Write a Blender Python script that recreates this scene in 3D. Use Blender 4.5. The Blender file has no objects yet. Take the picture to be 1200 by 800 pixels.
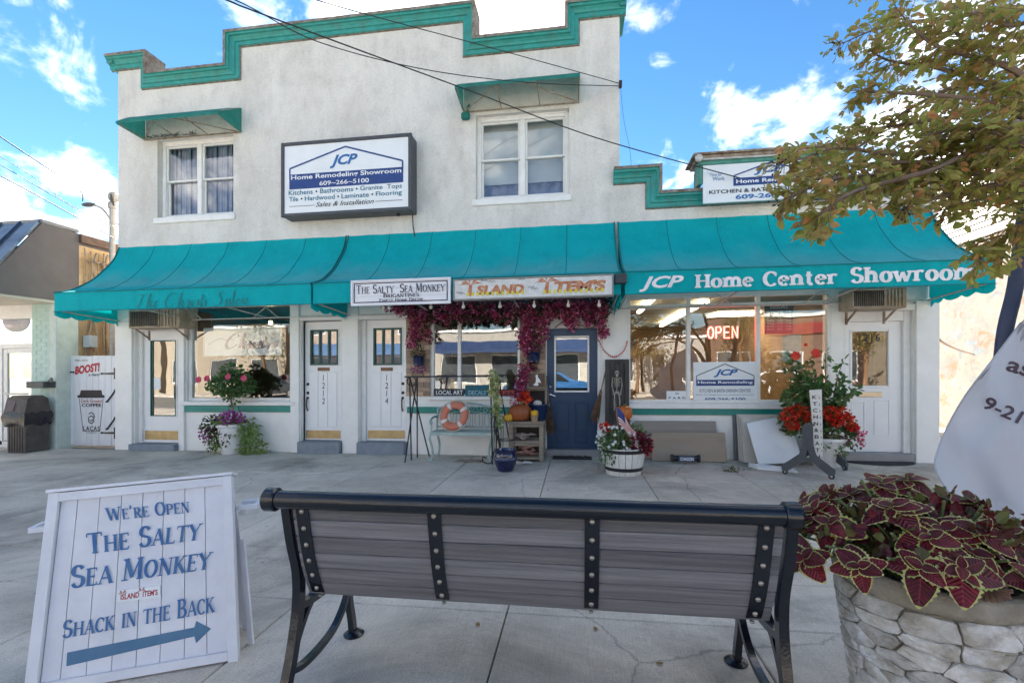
import bpy, bmesh, math, random
from math import sin, cos, pi, radians, sqrt
from mathutils import Vector, Matrix
random.seed(7)
SC = bpy.context.scene
COL = SC.collection
# ------------------------------------------------------------------ camera, world, sun, exposure
F, HOR, DIST, EYE, SLOPE = 545.0, 435.0, 7.72, 1.40, 0.0082
TH = math.atan(75.0 / F)
ST, CT = sin(TH), cos(TH)
cam_d = bpy.data.cameras.new('camera'); cam = bpy.data.objects.new('camera', cam_d); COL.objects.link(cam)
cam.location = (0, -DIST, EYE); cam.rotation_euler = (radians(90), 0, TH)
cam_d.sensor_width = 36; cam_d.lens = F / 1200 * 36; cam_d.shift_y = 35.0 / 1200
cam_d.clip_start = 0.05; cam_d.clip_end = 3000
SC.camera = cam
SUN_EL, SUN_AZ = radians(31), radians(-26)
world = bpy.data.worlds.new('World'); SC.world = world; world.use_nodes = True
SC.view_settings.view_transform = 'Standard'; SC.view_settings.look = 'None'
SC.view_settings.exposure = 2.52; SC.view_settings.gamma = 1.0
SC.render.resolution_x = 1024; SC.render.resolution_y = 682
SC.render.engine = 'CYCLES'
SKY_STRENGTH, SUN_STRENGTH = 0.13, 5.0

def pix_dir(px, py):
    r = (px - 600) / F
    return Vector((-ST + r * CT, CT + r * ST, (HOR - py) / F)).normalized()

def build_world():
    nt = world.node_tree; N = nt.nodes; L = nt.links; N.clear()
    out = N.new('ShaderNodeOutputWorld'); bg = N.new('ShaderNodeBackground'); bg.inputs[1].default_value = SKY_STRENGTH
    sky = N.new('ShaderNodeTexSky'); sky.sky_type = 'NISHITA'; sky.sun_disc = False
    sky.sun_elevation = SUN_EL; sky.sun_rotation = SUN_AZ; sky.air_density = 1.0; sky.dust_density = 0.0; sky.ozone_density = 1.6
    tc = N.new('ShaderNodeTexCoord')
    def math_(op, a, b=None, c=None):
        n = N.new('ShaderNodeMath'); n.operation = op
        for i, q in enumerate((a, b, c)):
            if q is None: continue
            if isinstance(q, (int, float)): n.inputs[i].default_value = q
            else: L.new(q, n.inputs[i])
        return n.outputs[0]
    sky.location = (0, 0)
    sep = N.new('ShaderNodeSeparateXYZ'); L.new(tc.outputs['Generated'], sep.inputs[0])
    zz = math_('MAXIMUM', sep.outputs[2], 0.06)
    zz = math_('ADD', zz, 0.12)
    cmb = N.new('ShaderNodeCombineXYZ')
    L.new(math_('DIVIDE', sep.outputs[0], zz), cmb.inputs[0]); L.new(math_('DIVIDE', sep.outputs[1], zz), cmb.inputs[1])
    n1 = N.new('ShaderNodeTexNoise'); n1.inputs['Scale'].default_value = 1.0; n1.inputs['Detail'].default_value = 9; n1.inputs['Roughness'].default_value = 0.62
    n1.inputs['Distortion'].default_value = 0.3
    ofs = N.new('ShaderNodeVectorMath'); ofs.operation = 'ADD'; L.new(cmb.outputs[0], ofs.inputs[0]); ofs.inputs[1].default_value = (19.7, 8, 9)
    L.new(ofs.outputs[0], n1.inputs['Vector'])
    n2 = N.new('ShaderNodeTexNoise'); n2.inputs['Scale'].default_value = 9; n2.inputs['Detail'].default_value = 8; n2.inputs['Roughness'].default_value = 0.6; n2.inputs['Distortion'].default_value = .6
    L.new(tc.outputs['Generated'], n2.inputs['Vector'])
    # cumulus patches of this afternoon sky (directions), edges broken by the noise
    total = None
    for (px, py, rad, amp) in ((75, 75, .062, .5), (100, 210, .055, .62), (10, 60, .05, .3), (440, 5, .13, .6), (620, 18, .12, .85), (560, 60, .08, .5), (690, 60, .07, .5),
                               (855, 140, .05, .72), (750, 15, .05, .5), (1080, 130, .09, .4), (1130, 200, .08, .5), (15, 245, .05, .45), (1090, 20, .1, .6), (120, 250, .05, .5)):
        d = N.new('ShaderNodeVectorMath'); d.operation = 'DISTANCE'; L.new(tc.outputs['Generated'], d.inputs[0]); d.inputs[1].default_value = pix_dir(px, py)
        m = N.new('ShaderNodeMapRange'); m.interpolation_type = 'SMOOTHERSTEP'
        m.inputs[1].default_value = 0; m.inputs[2].default_value = rad * 1.3; m.inputs[3].default_value = amp * .5; m.inputs[4].default_value = 0
        L.new(d.outputs['Value'], m.inputs[0])
        total = m.outputs[0] if total is None else math_('MAXIMUM', total, m.outputs[0])
    hi = math_('MULTIPLY', math_('SUBTRACT', n1.outputs[0], 0.5), 1.2)
    f = math_('ADD', total, math_('MULTIPLY', math_('SUBTRACT', n2.outputs[0], 0.5), 1.7))
    f = math_('ADD', f, math_('MULTIPLY', hi, 2.4)); f = math_('ADD', f, .185)
    mr = N.new('ShaderNodeMapRange'); mr.interpolation_type = 'SMOOTHSTEP'; mr.inputs[1].default_value = 0.15; mr.inputs[2].default_value = 0.95
    L.new(f, mr.inputs[0])
    mx = N.new('ShaderNodeMix'); mx.data_type = 'RGBA'
    L.new(math_('MULTIPLY', mr.outputs[0], 0.9), mx.inputs[0])
    hs = N.new('ShaderNodeHueSaturation'); hs.inputs['Saturation'].default_value = 1.27; hs.inputs['Value'].default_value = 0.31
    L.new(sky.outputs[0], hs.inputs['Color'])
    L.new(hs.outputs[0], mx.inputs[6])
    mx.inputs[7].default_value = (7.6, 7.3, 6.8, 1)
    L.new(mx.outputs[2], bg.inputs[0]); L.new(bg.outputs[0], out.inputs[0])
build_world()
sl = bpy.data.lights.new('sun', 'SUN'); sl.energy = SUN_STRENGTH; sl.angle = radians(0.5); sl.color = (1, .93, .82)
sun = bpy.data.objects.new('sun', sl); COL.objects.link(sun)
sdir = Vector((sin(SUN_AZ) * cos(SUN_EL), cos(SUN_AZ) * cos(SUN_EL), sin(SUN_EL)))
sun.rotation_euler = sdir.to_track_quat('Z', 'Y').to_euler(); sun.location = sdir * 40

# ------------------------------------------------------------------ measuring helpers
def W(px, py, y=0.0):
    """point of the vertical plane at depth y seen at a pixel -> (x, height above the sloping ground line)"""
    r = (px - 600) / F; rx = -ST + r * CT; ry = CT + r * ST
    t = (y + DIST) / ry; x = t * rx
    return x, EYE + (HOR - py) / F * t - SLOPE * x
def WX(px, y=0.0): return W(px, 400, y)[0]
def WZ(px, py, y=0.0): return W(px, py, y)[1]
def RC(p0, p1, t, b, y=0.0):
    """rectangle: left px, right px, top py, bottom py (at its middle) -> x0,x1,z0,z1"""
    m = (p0 + p1) / 2
    return WX(p0, y), WX(p1, y), WZ(m, b, y), WZ(m, t, y)
def G(px, py):
    x = 0
    for _ in range(6):
        t = (EYE - SLOPE * x) * F / (py - HOR); r = (px - 600) / F; x = t * (-ST + r * CT)
    return x, t * (CT + r * ST) - DIST
def CP(px, py, t):
    """point at a camera distance t (metres along the view axis)"""
    X = (px - 600) / F * t
    return Vector((X * CT - t * ST, X * ST + t * CT - DIST, EYE + (HOR - py) / F * t))

# ------------------------------------------------------------------ materials
MATS = {}
def new_mat(name):
    m = bpy.data.materials.new(name); m.use_nodes = True; m.node_tree.nodes.clear(); return m
def M(name, col, rough=0.6, col2=None, scale=6.0, amt=0.5, bump=0.0, bscale=None, metal=0.0, stretch=(1, 1, 1), world_=False,
      spec=0.5, vary=0.0, dirt=0.0, dirtcol=(.12, .1, .08), dscale=1.5, trans=0.0, emit=None, estr=0.0, detail=5, coat=0.0):
    if name in MATS: return MATS[name]
    m = new_mat(name); N = m.node_tree.nodes; L = m.node_tree.links
    out = N.new('ShaderNodeOutputMaterial'); p = N.new('ShaderNodeBsdfPrincipled'); L.new(p.outputs[0], out.inputs[0])
    p.inputs['Roughness'].default_value = rough; p.inputs['Metallic'].default_value = metal
    p.inputs['Specular IOR Level'].default_value = spec
    if coat: p.inputs['Coat Weight'].default_value = coat
    if world_:
        src = N.new('ShaderNodeNewGeometry').outputs['Position']
    else:
        src = N.new('ShaderNodeTexCoord').outputs['Object']
    mp = N.new('ShaderNodeMapping'); mp.inputs['Scale'].default_value = stretch; L.new(src, mp.inputs[0])
    vec = mp.outputs[0]
    oi = N.new('ShaderNodeObjectInfo')
    if not world_:
        ad = N.new('ShaderNodeVectorMath'); ad.operation = 'ADD'; L.new(vec, ad.inputs[0])
        ml = N.new('ShaderNodeVectorMath'); ml.operation = 'SCALE'; ml.inputs[0].default_value = (7.3, 3.1, 5.7); L.new(oi.outputs['Random'], ml.inputs['Scale'])
        L.new(ml.outputs[0], ad.inputs[1]); vec = ad.outputs[0]
    c1 = (*col, 1)
    if col2 is None: col2 = tuple(c * 0.8 for c in col)
    nz = N.new('ShaderNodeTexNoise'); nz.inputs['Scale'].default_value = scale; nz.inputs['Detail'].default_value = detail; nz.inputs['Roughness'].default_value = .6
    L.new(vec, nz.inputs['Vector'])
    mr = N.new('ShaderNodeMapRange'); mr.inputs[1].default_value = .5 - .25 / max(.2, 1); mr.inputs[2].default_value = .75; mr.inputs[1].default_value = .32; mr.inputs[2].default_value = .7
    mr.inputs[4].default_value = amt * 2 if amt < .5 else 1.0
    L.new(nz.outputs[0], mr.inputs[0])
    mx = N.new('ShaderNodeMix'); mx.data_type = 'RGBA'; L.new(mr.outputs[0], mx.inputs[0]); mx.inputs[6].default_value = c1; mx.inputs[7].default_value = (*col2, 1)
    colout = mx.outputs[2]
    if dirt > 0:
        n3 = N.new('ShaderNodeTexNoise'); n3.inputs['Scale'].default_value = dscale; n3.inputs['Detail'].default_value = 8; n3.inputs['Roughness'].default_value = .68
        L.new(vec, n3.inputs['Vector'])
        m3 = N.new('ShaderNodeMapRange'); m3.inputs[1].default_value = .48; m3.inputs[2].default_value = .78; m3.inputs[4].default_value = dirt; L.new(n3.outputs[0], m3.inputs[0])
        x3 = N.new('ShaderNodeMix'); x3.data_type = 'RGBA'; L.new(m3.outputs[0], x3.inputs[0]); L.new(colout, x3.inputs[6]); x3.inputs[7].default_value = (*dirtcol, 1)
        colout = x3.outputs[2]
    if vary > 0:
        hs = N.new('ShaderNodeHueSaturation'); L.new(colout, hs.inputs['Color'])
        mv = N.new('ShaderNodeMapRange'); mv.inputs[3].default_value = 1 - vary; mv.inputs[4].default_value = 1 + vary; L.new(oi.outputs['Random'], mv.inputs[0]); L.new(mv.outputs[0], hs.inputs['Value'])
        colout = hs.outputs[0]
    L.new(colout, p.inputs['Base Color'])
    if bump > 0:
        nb = N.new('ShaderNodeTexNoise'); nb.inputs['Scale'].default_value = bscale or scale * 4; nb.inputs['Detail'].default_value = 6; L.new(vec, nb.inputs['Vector'])
        b = N.new('ShaderNodeBump'); b.inputs['Strength'].default_value = min(1, bump); b.inputs['Distance'].default_value = 0.01; L.new(nb.outputs[0], b.inputs['Height']); L.new(b.outputs[0], p.inputs['Normal'])
    if trans > 0:
        t = N.new('ShaderNodeBsdfTranslucent'); L.new(colout, t.inputs[0]); s = N.new('ShaderNodeMixShader'); s.inputs[0].default_value = trans
        L.new(p.outputs[0], s.inputs[1]); L.new(t.outputs[0], s.inputs[2]); L.new(s.outputs[0], out.inputs[0])
    if emit: p.inputs['Emission Color'].default_value = (*emit, 1); p.inputs['Emission Strength'].default_value = estr
    MATS[name] = m; return m

def leaf_mat(name, cols, trans=.35, rough=.5):
    m = new_mat(name); N = m.node_tree.nodes; L = m.node_tree.links
    out = N.new('ShaderNodeOutputMaterial'); p = N.new('ShaderNodeBsdfPrincipled'); p.inputs['Roughness'].default_value = rough
    g = N.new('ShaderNodeNewGeometry'); oi = N.new('ShaderNodeObjectInfo')
    ad = N.new('ShaderNodeMath'); ad.operation = 'ADD'; L.new(g.outputs['Random Per Island'], ad.inputs[0]); L.new(oi.outputs['Random'], ad.inputs[1])
    fr = N.new('ShaderNodeMath'); fr.operation = 'FRACT'; L.new(ad.outputs[0], fr.inputs[0])
    cr = N.new('ShaderNodeValToRGB'); e = cr.color_ramp.elements
    e[0].position = 0; e[0].color = (*cols[0], 1); e[1].position = 1; e[1].color = (*cols[-1], 1)
    for i, c in enumerate(cols[1:-1]): x = e.new((i + 1) / (len(cols) - 1)); x.color = (*c, 1)
    L.new(fr.outputs[0], cr.inputs[0])
    L.new(cr.outputs[0], p.inputs['Base Color'])
    t = N.new('ShaderNodeBsdfTranslucent'); L.new(cr.outputs[0], t.inputs[0]); s = N.new('ShaderNodeMixShader'); s.inputs[0].default_value = trans
    L.new(p.outputs[0], s.inputs[1]); L.new(t.outputs[0], s.inputs[2]); L.new(s.outputs[0], out.inputs[0])
    MATS[name] = m; return m

def glass_mat(name, fac=.3, tint=(.92, .95, .95), rough=0.0, refl=(1, 1, 1)):
    m = new_mat(name); N = m.node_tree.nodes; L = m.node_tree.links
    out = N.new('ShaderNodeOutputMaterial'); t = N.new('ShaderNodeBsdfTransparent'); t.inputs[0].default_value = (*tint, 1)
    g = N.new('ShaderNodeBsdfGlossy'); g.inputs['Roughness'].default_value = rough; g.inputs[0].default_value = (*refl, 1)
    lw = N.new('ShaderNodeFresnel'); lw.inputs[0].default_value = 1.5
    ad = N.new('ShaderNodeMath'); ad.operation = 'ADD'; ad.use_clamp = True; L.new(lw.outputs[0], ad.inputs[0]); ad.inputs[1].default_value = fac
    nz = N.new('ShaderNodeTexNoise'); nz.inputs['Scale'].default_value = 1.1; L.new(N.new('ShaderNodeTexCoord').outputs['Object'], nz.inputs['Vector'])
    b = N.new('ShaderNodeBump'); b.inputs['Strength'].default_value = .12; b.inputs['Distance'].default_value = .02; L.new(nz.outputs[0], b.inputs['Height']); L.new(b.outputs[0], g.inputs['Normal'])
    ge = N.new('ShaderNodeNewGeometry'); sb = N.new('ShaderNodeMath'); sb.operation = 'SUBTRACT'; sb.inputs[0].default_value = 1; L.new(ge.outputs['Backfacing'], sb.inputs[1]); mb_ = N.new('ShaderNodeMath'); mb_.operation = 'MULTIPLY'; L.new(ad.outputs[0], mb_.inputs[0]); L.new(sb.outputs[0], mb_.inputs[1])
    s = N.new('ShaderNodeMixShader'); L.new(mb_.outputs[0], s.inputs[0]); L.new(t.outputs[0], s.inputs[1]); L.new(g.outputs[0], s.inputs[2]); L.new(s.outputs[0], out.inputs[0])
    MATS[name] = m; return m

# ------------------------------------------------------------------ mesh builder
class MB:
    def __init__(s): s.v = []; s.f = []; s.m = []
    def add(s, vs, fs, mi=0):
        o = len(s.v); s.v += [tuple(v) for v in vs]; s.f += [tuple(i + o for i in f) for f in fs]; s.m += [mi] * len(fs); return s
    def box(s, x0, x1, y0, y1, z0, z1, mi=0, b=0.0):
        if x0 > x1: x0, x1 = x1, x0
        if y0 > y1: y0, y1 = y1, y0
        if z0 > z1: z0, z1 = z1, z0
        if b <= 0:
            vs = [(x, y, z) for x in (x0, x1) for y in (y0, y1) for z in (z0, z1)]
            return s.add(vs, [(0, 1, 3, 2), (4, 6, 7, 5), (0, 4, 5, 1), (2, 3, 7, 6), (0, 2, 6, 4), (1, 5, 7, 3)], mi)
        b = min(b, (x1 - x0) * .45, (y1 - y0) * .45, (z1 - z0) * .45)
        X, Y, Z = (x0, x1), (y0, y1), (z0, z1); vs = []; idx = {}
        for i in (0, 1):
            for j in (0, 1):
                for k in (0, 1):
                    for a in range(3):
                        p = [X[i], Y[j], Z[k]]; sg = [1 - 2 * i, 1 - 2 * j, 1 - 2 * k]
                        for q in range(3):
                            if q != a: p[q] += sg[q] * b
                        idx[(i, j, k, a)] = len(vs); vs.append(p)
        fs = []
        for i in (0, 1):
            fs.append([idx[(i, 0, 0, 0)], idx[(i, 1, 0, 0)], idx[(i, 1, 1, 0)], idx[(i, 0, 1, 0)]])
            fs.append([idx[(0, i, 0, 1)], idx[(1, i, 0, 1)], idx[(1, i, 1, 1)], idx[(0, i, 1, 1)]])
            fs.append([idx[(0, 0, i, 2)], idx[(1, 0, i, 2)], idx[(1, 1, i, 2)], idx[(0, 1, i, 2)]])
        for i in (0, 1):
            for j in (0, 1):
                fs.append([idx[(i, j, 0, 0)], idx[(i, j, 1, 0)], idx[(i, j, 1, 1)], idx[(i, j, 0, 1)]])
                fs.append([idx[(i, 0, j, 0)], idx[(i, 1, j, 0)], idx[(i, 1, j, 2)], idx[(i, 0, j, 2)]])
                fs.append([idx[(0, i, j, 1)], idx[(1, i, j, 1)], idx[(1, i, j, 2)], idx[(0, i, j, 2)]])
                for k in (0, 1): fs.append([idx[(i, j, k, a)] for a in range(3)])
        return s.add(vs, fs, mi)
    def beam(s, a, b, w, h, up=(0, 0, 1), mi=0):
        a, b = Vector(a), Vector(b); d = (b - a).normalized(); u = Vector(up)
        r = d.cross(u)
        if r.length < 1e-4: r = d.cross(Vector((1, 0, 0)))
        r.normalize(); u = r.cross(d)
        vs = [p + r * (sx * w / 2) + u * (sz * h / 2) for p in (a, b) for sx, sz in ((-1, -1), (1, -1), (1, 1), (-1, 1))]
        return s.add(vs, [(0, 1, 2, 3), (7, 6, 5, 4), (0, 4, 5, 1), (1, 5, 6, 2), (2, 6, 7, 3), (3, 7, 4, 0)], mi)
    def tube(s, pts, r, n=8, mi=0, cap=True, flat=None):
        pts = [Vector(p) for p in pts]; k = len(pts); rs = r if isinstance(r, (list, tuple)) else [r] * k
        vs = []; ref = None
        for i, p in enumerate(pts):
            d = (pts[min(i + 1, k - 1)] - pts[max(i - 1, 0)]).normalized()
            if ref is None:
                ref = d.orthogonal().normalized() if flat is None else Vector(flat)
            ref = (ref - d * ref.dot(d)); ref = ref.normalized() if ref.length > 1e-5 else d.orthogonal().normalized()
            q = d.cross(ref)
            for j in range(n):
                a = 2 * pi * (j + .5) / n; vs.append(p + ref * (cos(a) * rs[i]) + q * (sin(a) * rs[i]))
        fs = [(i * n + j, i * n + (j + 1) % n, (i + 1) * n + (j + 1) % n, (i + 1) * n + j) for i in range(k - 1) for j in range(n)]
        if cap: fs += [tuple(range(n)), tuple(range((k - 1) * n, k * n))]
        return s.add(vs, fs, mi)
    def ribbon(s, pts, w, h, up, mi=0):
        """bar of rectangular section w (along up x d) by h (along up) bent through pts"""
        pts = [Vector(p) for p in pts]; k = len(pts); vs = []; up = Vector(up).normalized()
        for i, p in enumerate(pts):
            d = (pts[min(i + 1, k - 1)] - pts[max(i - 1, 0)]).normalized(); r = d.cross(up).normalized()
            for a, b in ((-1, -1), (1, -1), (1, 1), (-1, 1)): vs.append(p + r * (a * w / 2) + up * (b * h / 2))
        fs = [(i * 4 + j, i * 4 + (j + 1) % 4, i * 4 + 4 + (j + 1) % 4, i * 4 + 4 + j) for i in range(k - 1) for j in range(4)] + [(0, 1, 2, 3), (4 * k - 4, 4 * k - 3, 4 * k - 2, 4 * k - 1)]
        return s.add(vs, fs, mi)
    def lathe(s, prof, n=20, c=(0, 0, 0), mi=0, cap=True, wob=None):
        vs = []; k = len(prof)
        for i, (r, z) in enumerate(prof):
            for j in range(n):
                a = 2 * pi * j / n; q = r * (wob(a, i) if wob else 1); vs.append((c[0] + cos(a) * q, c[1] + sin(a) * q, c[2] + z))
        fs = [(i * n + j, i * n + (j + 1) % n, (i + 1) * n + (j + 1) % n, (i + 1) * n + j) for i in range(k - 1) for j in range(n)]
        if cap: fs += [tuple(range(n)), tuple(range((k - 1) * n, k * n))]
        return s.add(vs, fs, mi)
    def ball(s, c, r, n=10, m=6, mi=0, sq=(1, 1, 1)):
        c = Vector(c); vs = [c + Vector((0, 0, -r * sq[2]))]
        for i in range(1, m):
            a = -pi / 2 + pi * i / m
            for j in range(n): b = 2 * pi * j / n; vs.append(c + Vector((cos(a) * cos(b) * r * sq[0], cos(a) * sin(b) * r * sq[1], sin(a) * r * sq[2])))
        vs.append(c + Vector((0, 0, r * sq[2]))); fs = [(0, 1 + (j + 1) % n, 1 + j) for j in range(n)]
        for i in range(m - 2):
            for j in range(n): fs.append((1 + i * n + j, 1 + i * n + (j + 1) % n, 1 + (i + 1) * n + (j + 1) % n, 1 + (i + 1) * n + j))
        t = len(vs) - 1; o = 1 + (m - 2) * n; fs += [(t, o + j, o + (j + 1) % n) for j in range(n)]
        return s.add(vs, fs, mi)
    def prism(s, poly, fn, d0, d1, mi=0):
        """2-D polygon (a,b) through fn(a,b,d) extruded d0..d1"""
        n = len(poly); vs = [fn(a, b, d0) for a, b in poly] + [fn(a, b, d1) for a, b in poly]
        fs = [tuple(range(n)), tuple(range(2 * n - 1, n - 1, -1))] + [(i, (i + 1) % n, n + (i + 1) % n, n + i) for i in range(n)]
        return s.add(vs, fs, mi)
    def leaf(s, p, d, nrm, l, w, mi=0, fold=.18, droop=.15):
        p = Vector(p); d = Vector(d).normalized(); nrm = Vector(nrm); sd = d.cross(nrm)
        if sd.length < 1e-4: sd = d.orthogonal()
        sd.normalize(); nn = sd.cross(d)
        a = p; m1 = p + d * (l * .35) - nn * (w * fold); m2 = p + d * (l * .7) - nn * (w * fold + l * droop * .4); t = p + d * l - nn * (l * droop)
        vs = [a, m1, m2, t, p + d * (l * .3) + sd * (w * .5), p + d * (l * .68) + sd * (w * .4) - nn * (l * droop * .3), p + d * (l * .3) - sd * (w * .5), p + d * (l * .68) - sd * (w * .4) - nn * (l * droop * .3)]
        return s.add(vs, [(0, 4, 1), (1, 4, 5, 2), (2, 5, 3), (0, 1, 6), (1, 2, 7, 6), (2, 3, 7)], mi)
    def build(s, name, mats, parent=None, smooth=None, shear=True, loc=None, fixn=True):
        me = bpy.data.meshes.new(name)
        root = parent
        while root is not None and root.parent is not None: root = root.parent
        local = (root is not None and root.get('_loc')) or loc is not None
        off = Vector((0, 0, 0)) if root is None or local else Vector(root.location)
        if local: vs = s.v
        else:
            k = SLOPE if shear else 0
            vs = [(x - off.x, y - off.y, z + k * x - off.z) for x, y, z in s.v]
        me.from_pydata(vs, [], s.f)
        if not isinstance(mats, (list, tuple)): mats = [mats]
        for q in mats: me.materials.append(q)
        if len(mats) > 1: me.polygons.foreach_set('material_index', s.m)
        if fixn:
            bm = bmesh.new(); bm.from_mesh(me); bmesh.ops.recalc_face_normals(bm, faces=bm.faces); bm.to_mesh(me); bm.free()
        if smooth is not None:
            me.polygons.foreach_set('use_smooth', [True] * len(me.polygons)); me.set_sharp_from_angle(angle=radians(smooth))
        me.update()
        o = bpy.data.objects.new(name, me); COL.objects.link(o)
        if parent is not None: o.parent = parent
        if loc is not None: o.location = loc
        return o
def tag(o, label=None, cat=None, group=None, kind=None):
    if label: o['label'] = label
    if cat: o['category'] = cat
    if group: o['group'] = group
    if kind: o['kind'] = kind
    return o
def thing(name, label, cat, loc=(0, 0, 0), rot=None, group=None, local=False):
    """an Empty at the thing's base; local=True: its parts are written in its own coordinates"""
    o = bpy.data.objects.new(name, None); COL.objects.link(o); o.empty_display_size = .1
    o.location = (loc[0], loc[1], loc[2] + SLOPE * loc[0])
    if rot is not None: o.rotation_euler = rot if isinstance(rot, (tuple, list)) else (0, 0, rot)
    if local: o['_loc'] = 1
    return tag(o, label, cat, group)
def copy_tree(o, parent=None):
    c = o.copy(); COL.objects.link(c); c.parent = parent
    for ch in list(o.children): copy_tree(ch, c)
    return c
def share(name, me, parent, loc=(0, 0, 0), rot=(0, 0, 0), scale=(1, 1, 1)):
    o = bpy.data.objects.new(name, me); COL.objects.link(o); o.parent = parent; o.location = loc; o.rotation_euler = rot; o.scale = scale; return o

# ------------------------------------------------------------------ lettering
def catmull(pts, k=6, closed=False):
    pts = [Vector(p) for p in pts]; n = len(pts); out = []
    rng = range(n if closed else n - 1)
    for i in rng:
        g = (lambda j: pts[j % n]) if closed else (lambda j: pts[max(0, min(n - 1, j))])
        p0, p1, p2, p3 = g(i - 1), g(i), g(i + 1), g(i + 2)
        for j in range(k):
            t = j / k; out.append(.5 * ((2 * p1) + (p2 - p0) * t + (2 * p0 - 5 * p1 + 4 * p2 - p3) * t * t + (3 * p1 - p0 - 3 * p2 + p3) * t ** 3))
    if not closed: out.append(pts[-1])
    return out
def arc(cx, cy, rx, ry, a0, a1, n=9): return [(cx + rx * cos(radians(a0 + (a1 - a0) * i / n)), cy + ry * sin(radians(a0 + (a1 - a0) * i / n))) for i in range(n + 1)]
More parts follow.
